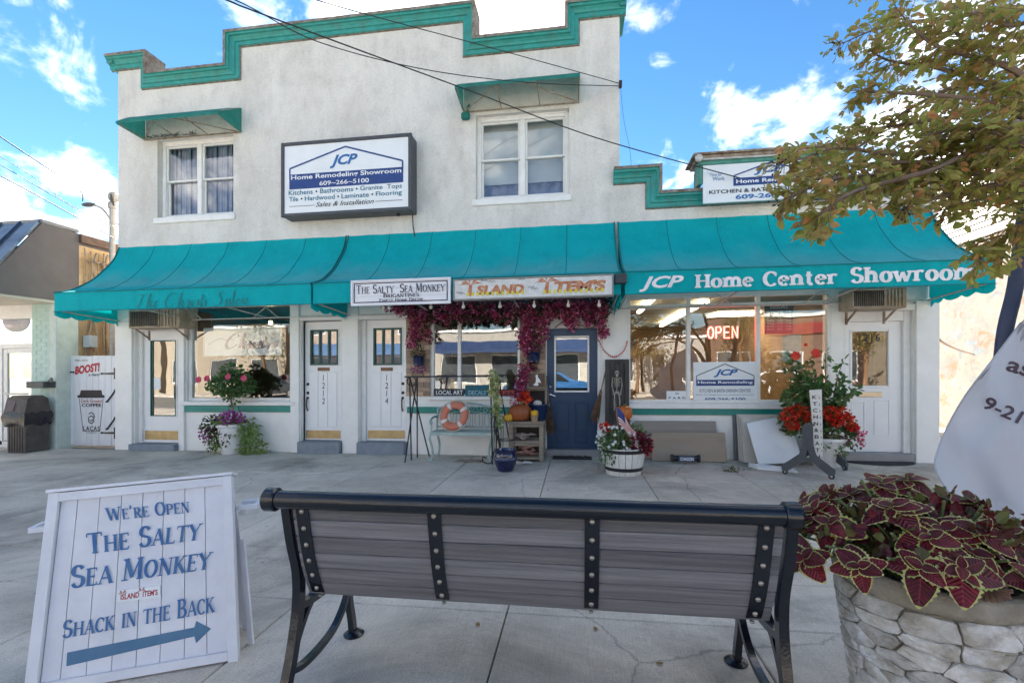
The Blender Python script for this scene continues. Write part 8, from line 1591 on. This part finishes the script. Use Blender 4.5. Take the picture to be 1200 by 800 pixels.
boughs = [(hub2, [(1200, 10), (1110, 22), (1040, 30), (985, 52)], 2.7), (hub2, [(1180, -30), (1090, -30), (1010, -10)], 2.9), (hub1, [(1200, 138), (1144, 117), (1032, 108), (1008, 112)], 2.45), (hub1, [(1200, 146), (1127, 165), (1057, 181), (985, 174), (940, 186), (918, 190)], 2.3),
          (hub1, [(1200, 160), (1120, 190), (1040, 205), (985, 208), (945, 222), (922, 232)], 2.25), (hub1, [(1180, 170), (1090, 200), (1000, 225), (962, 252), (958, 262)], 2.2), (hub2, [(1200, 60), (1123, 41), (1121, 0)], 2.5), (hub1, [(1180, 110), (1100, 80), (1045, 72), (1020, 60)], 2.7),
          (hub3, [(1200, 215), (1130, 225), (1075, 238), (1060, 244)], 2.3), (hub3, [(1200, 190), (1110, 210), (1050, 215), (1010, 222)], 2.5), (hub1, [(1200, 90), (1150, 70), (1090, 50), (1050, 10)], 2.4), (hub3, [(1230, 250), (1185, 274), (1160, 292), (1148, 305)], 2.1), (hub3, [(1210, 235), (1170, 232), (1120, 240), (1105, 248)], 2.6),
          (hub1, [(1190, 130), (1100, 140), (1030, 150), (1005, 152)], 2.8), (hub2, [(1250, 10), (1190, 30), (1150, 20)], 2.2), (hub1, [(1170, 100), (1080, 120), (1010, 170), (950, 195)], 2.6), (hub3, [(1230, 200), (1160, 205), (1090, 190), (1020, 195), (940, 215)], 2.4), (hub2, [(1220, 90), (1160, 110), (1100, 130)], 2.9), (hub1, [(1220, 170), (1185, 160), (1130, 150), (1080, 160)], 2.1), (hub3, [(1260, 230), (1210, 215), (1180, 200)], 2.7)]
for h_ in (hub1, hub2, hub3): MB().tube(catmull([tuple(fork), tuple(fork.lerp(h_, .5) + Vector((.1, .0, .1))), tuple(h_)], 6), [.055 - .0028 * i for i in range(13)], 8).build('limb', tbk, tr, smooth=60, shear=False)
leaves = []; twig = MB(); berries = MB()
for bi, (hb, pts, t) in enumerate(boughs):
    P3 = [hb] + [CP(a, b, t + .25 * sin(bi * 1.7 + i) * .5) for i, (a, b) in enumerate(pts)]; c = catmull([tuple(p) for p in P3], 7); n = len(c)
    MB().tube(c, [.017 * (1 - i / n) + .0025 for i in range(n)], 6).build('branch', tbk, tr, smooth=60, shear=False)
    for i in range(5, n):
        u = i / n; d0 = (c[min(i + 1, n - 1)] - c[i - 1]).normalized()
        for _ in range(2 if (i * 7 + bi) % 3 else 3):
            side = rv(); side = (side - d0 * side.dot(d0)).normalized(); L_ = random.uniform(.09, .22) * (1.05 - .55 * u); tip = c[i] + (side * .85 + d0 * .75 + Vector((0, 0, -.12))).normalized() * L_; twig.tube([c[i], c[i].lerp(tip, .5) + Vector((0, 0, .006)), tip], [.0026, .002, .0012], 3)
            k_ = max(3, int(L_ / .021))
            for j in range(1, k_ + 1):
                p = c[i].lerp(tip, j / k_); dd = (tip - c[i]).normalized()
                for s_ in (-1, 1):
                    if random.random() < .36: continue
                    sdv = dd.cross(Vector((rv() * .6) + Vector((0, 0, 1)))).normalized() * s_; leaves.append((p, (dd * .7 + sdv * .9 + rv() * .35 + Vector((0, 0, -.15))).normalized(), (rv() * .9 + Vector((0, 0, .9))).normalized(), random.uniform(.036, .058)))
    if bi in (0, 3, 4, 5, 8, 12):
        tp = c[-1]
        for _ in range(9): d = (rv() * .7 + (c[-1] - c[-4]).normalized() + Vector((0, 0, -.2))).normalized() * random.uniform(.03, .09); twig.tube([tp, tp + d], .0012, 3); berries.ball(tp + d, .0052, 6, 4)
cp_ = Vector((0, -DIST, EYE)); fwd = Vector((-ST, CT, 0))
def vis(p): q = p - cp_; Z = q.dot(fwd); px = 600 + F * (q.x * CT + q.y * ST) / Z; py = HOR - F * q.z / Z; return Z > .1 and px < 1210 and py > -10
near = sorted([l for l in leaves if vis(l[0])], key=lambda l: -l[3] / (l[0] - cp_).length)[:300]; ns = set(map(id, near))
lm = []
for s_ in range(3): q = MB(); q.leaf((0, 0, 0), (0, 1, 0), (0, 0, 1), 1, .52, 0, .12 + .05 * s_, .1 + .12 * s_); me = bpy.data.meshes.new('leaf'); me.from_pydata(q.v, [], q.f); me.materials.append(tl); me.update(); lm.append(me)
for p, d, nrm, l in near:
    up = (nrm - d * nrm.dot(d)).normalized(); sd = d.cross(up); M_ = Matrix(((sd.x, d.x, up.x), (sd.y, d.y, up.y), (sd.z, d.z, up.z))); share('leaf', random.choice(lm), tr, p - Vector(tr.location), M_.to_euler(), (l, l, l))
q = MB()
for L_ in leaves:
    if id(L_) in ns: continue
    p, d, nrm, l = L_; q.leaf(p, d, nrm, l, l * .52, 0, .15, .15)
# the crown carries on outside the frame above and to the right
for cc, rr_, n_ in ((CP(1480, -60, 3.0), (.8, .8, .5), 1100), (TRK + Vector((.9, .5, 3.3)), (1.0, 1.0, .8), 1500)): cloud(q, cc, rr_, n_, .05, .026, .3)
tag(q.build('foliage', tl, tr, shear=False, fixn=False), kind='stuff'); tag(twig.build('twig', tbk, tr, shear=False, fixn=False), kind='stuff'); tag(berries.build('seed_head', M('seed_dark', (.035, .02, .018), .7), tr, shear=False, fixn=False), kind='stuff')

# ================================================================== OVERHEAD WIRES
wm = M('cable_black', (.02, .02, .022), .6)
def wire(pts, r_, lb):
    P3 = [CP(*p) for p in pts]; o = MB().tube(catmull([tuple(p) for p in P3], 10), r_, 6).build('overhead_wire', wm, None, shear=False); tag(o, lb, 'wire', 'overhead utility wires')
wire([(130, -55, 3.6), (265, 0, 4.4), (300, 14, 4.7), (440, 66, 5.6), (560, 110, 6.3), (700, 162, 6.9), (868, 209, 7.0)], .008, 'thick overhead wire running from the upper left down to the roof sign')
wire([(150, -42, 3.8), (275, 0, 4.6), (375, 50, 5.6), (500, 82, 6.4), (620, 97, 7.0), (726, 101, 7.45)], .006, 'sagging wire from the upper left to the tower corner, lower of the two')
wire([(240, -45, 4.2), (370, 0, 5.2), (470, 28, 6.0), (560, 52, 6.6), (640, 74, 7.0), (726, 98, 7.45)], .006, 'wire crossing the parapet to the tower corner, upper of the two')
wire([(727, 100, 7.45), (731, 140, 7.5), (738, 175, 7.5), (740, 200, 7.5)], .003, 'thin drop wire hanging down beside the tower corner')
wire([(-60, 118, 7), (0, 160, 7.6), (45, 190, 8.2), (92, 222, 8.8), (97, 236, 8.9)], .010, 'thick wire at far left ending near the lamp')
wire([(-60, 145, 7), (0, 183, 7.6), (40, 208, 8.2), (90, 246, 8.8), (133, 262, 9.4)], .005, 'thin wire at far left just under the thick one')
wire([(-60, 165, 7), (0, 193, 7.6), (60, 228, 8.4), (133, 266, 9.4)], .006, 'third wire from the top at far left')
wire([(-60, 178, 7), (0, 206, 7.6), (60, 238, 8.4), (133, 279, 9.4)], .009, 'lowest wire at far left running to the service mast')
m_ = MB(); x, z = WX(726.5), WZ(726, 100); m_.box(x - .02, x + .03, -.06, .0, z - .06, z + .05, b=.006); tag(m_.build('wire_anchor', blackm), 'small black wire anchor on the corner of the tower', 'anchor')
# fallen leaves
for i, (a, b) in enumerate(((768, 778), (700, 740), (1012, 665), (948, 667), (560, 735), (1040, 676), (905, 700), (642, 575), (600, 566), (690, 572))):
    gx, gy = G(a, b); m_ = MB(); m_.leaf((gx, gy, .008), (cos(i * 2), sin(i * 2), 0), (0, 0, 1), .04, .024, 0, -.15, -.1); tag(m_.build('fallen_leaf', leaf_mat('fallen_leaf_brown', [(.22, .13, .06), (.3, .2, .08)]) if 'fallen_leaf_brown' not in MATS else MATS['fallen_leaf_brown'], fixn=False), 'dry brown leaf on the sidewalk ' + ['under the park bench, nearest the camera', 'under the park bench below its third strap', 'left of the stone planter near the coleus', 'right of the park bench, left of the coleus', 'under the middle of the park bench', 'just beside the rim of the stone planter', 'below the last strap of the park bench', 'just above the top rail of the bench, left one', 'in front of the cobalt floor pot', 'in front of the blue door'][i], 'leaf', 'dry leaves scattered on the sidewalk')
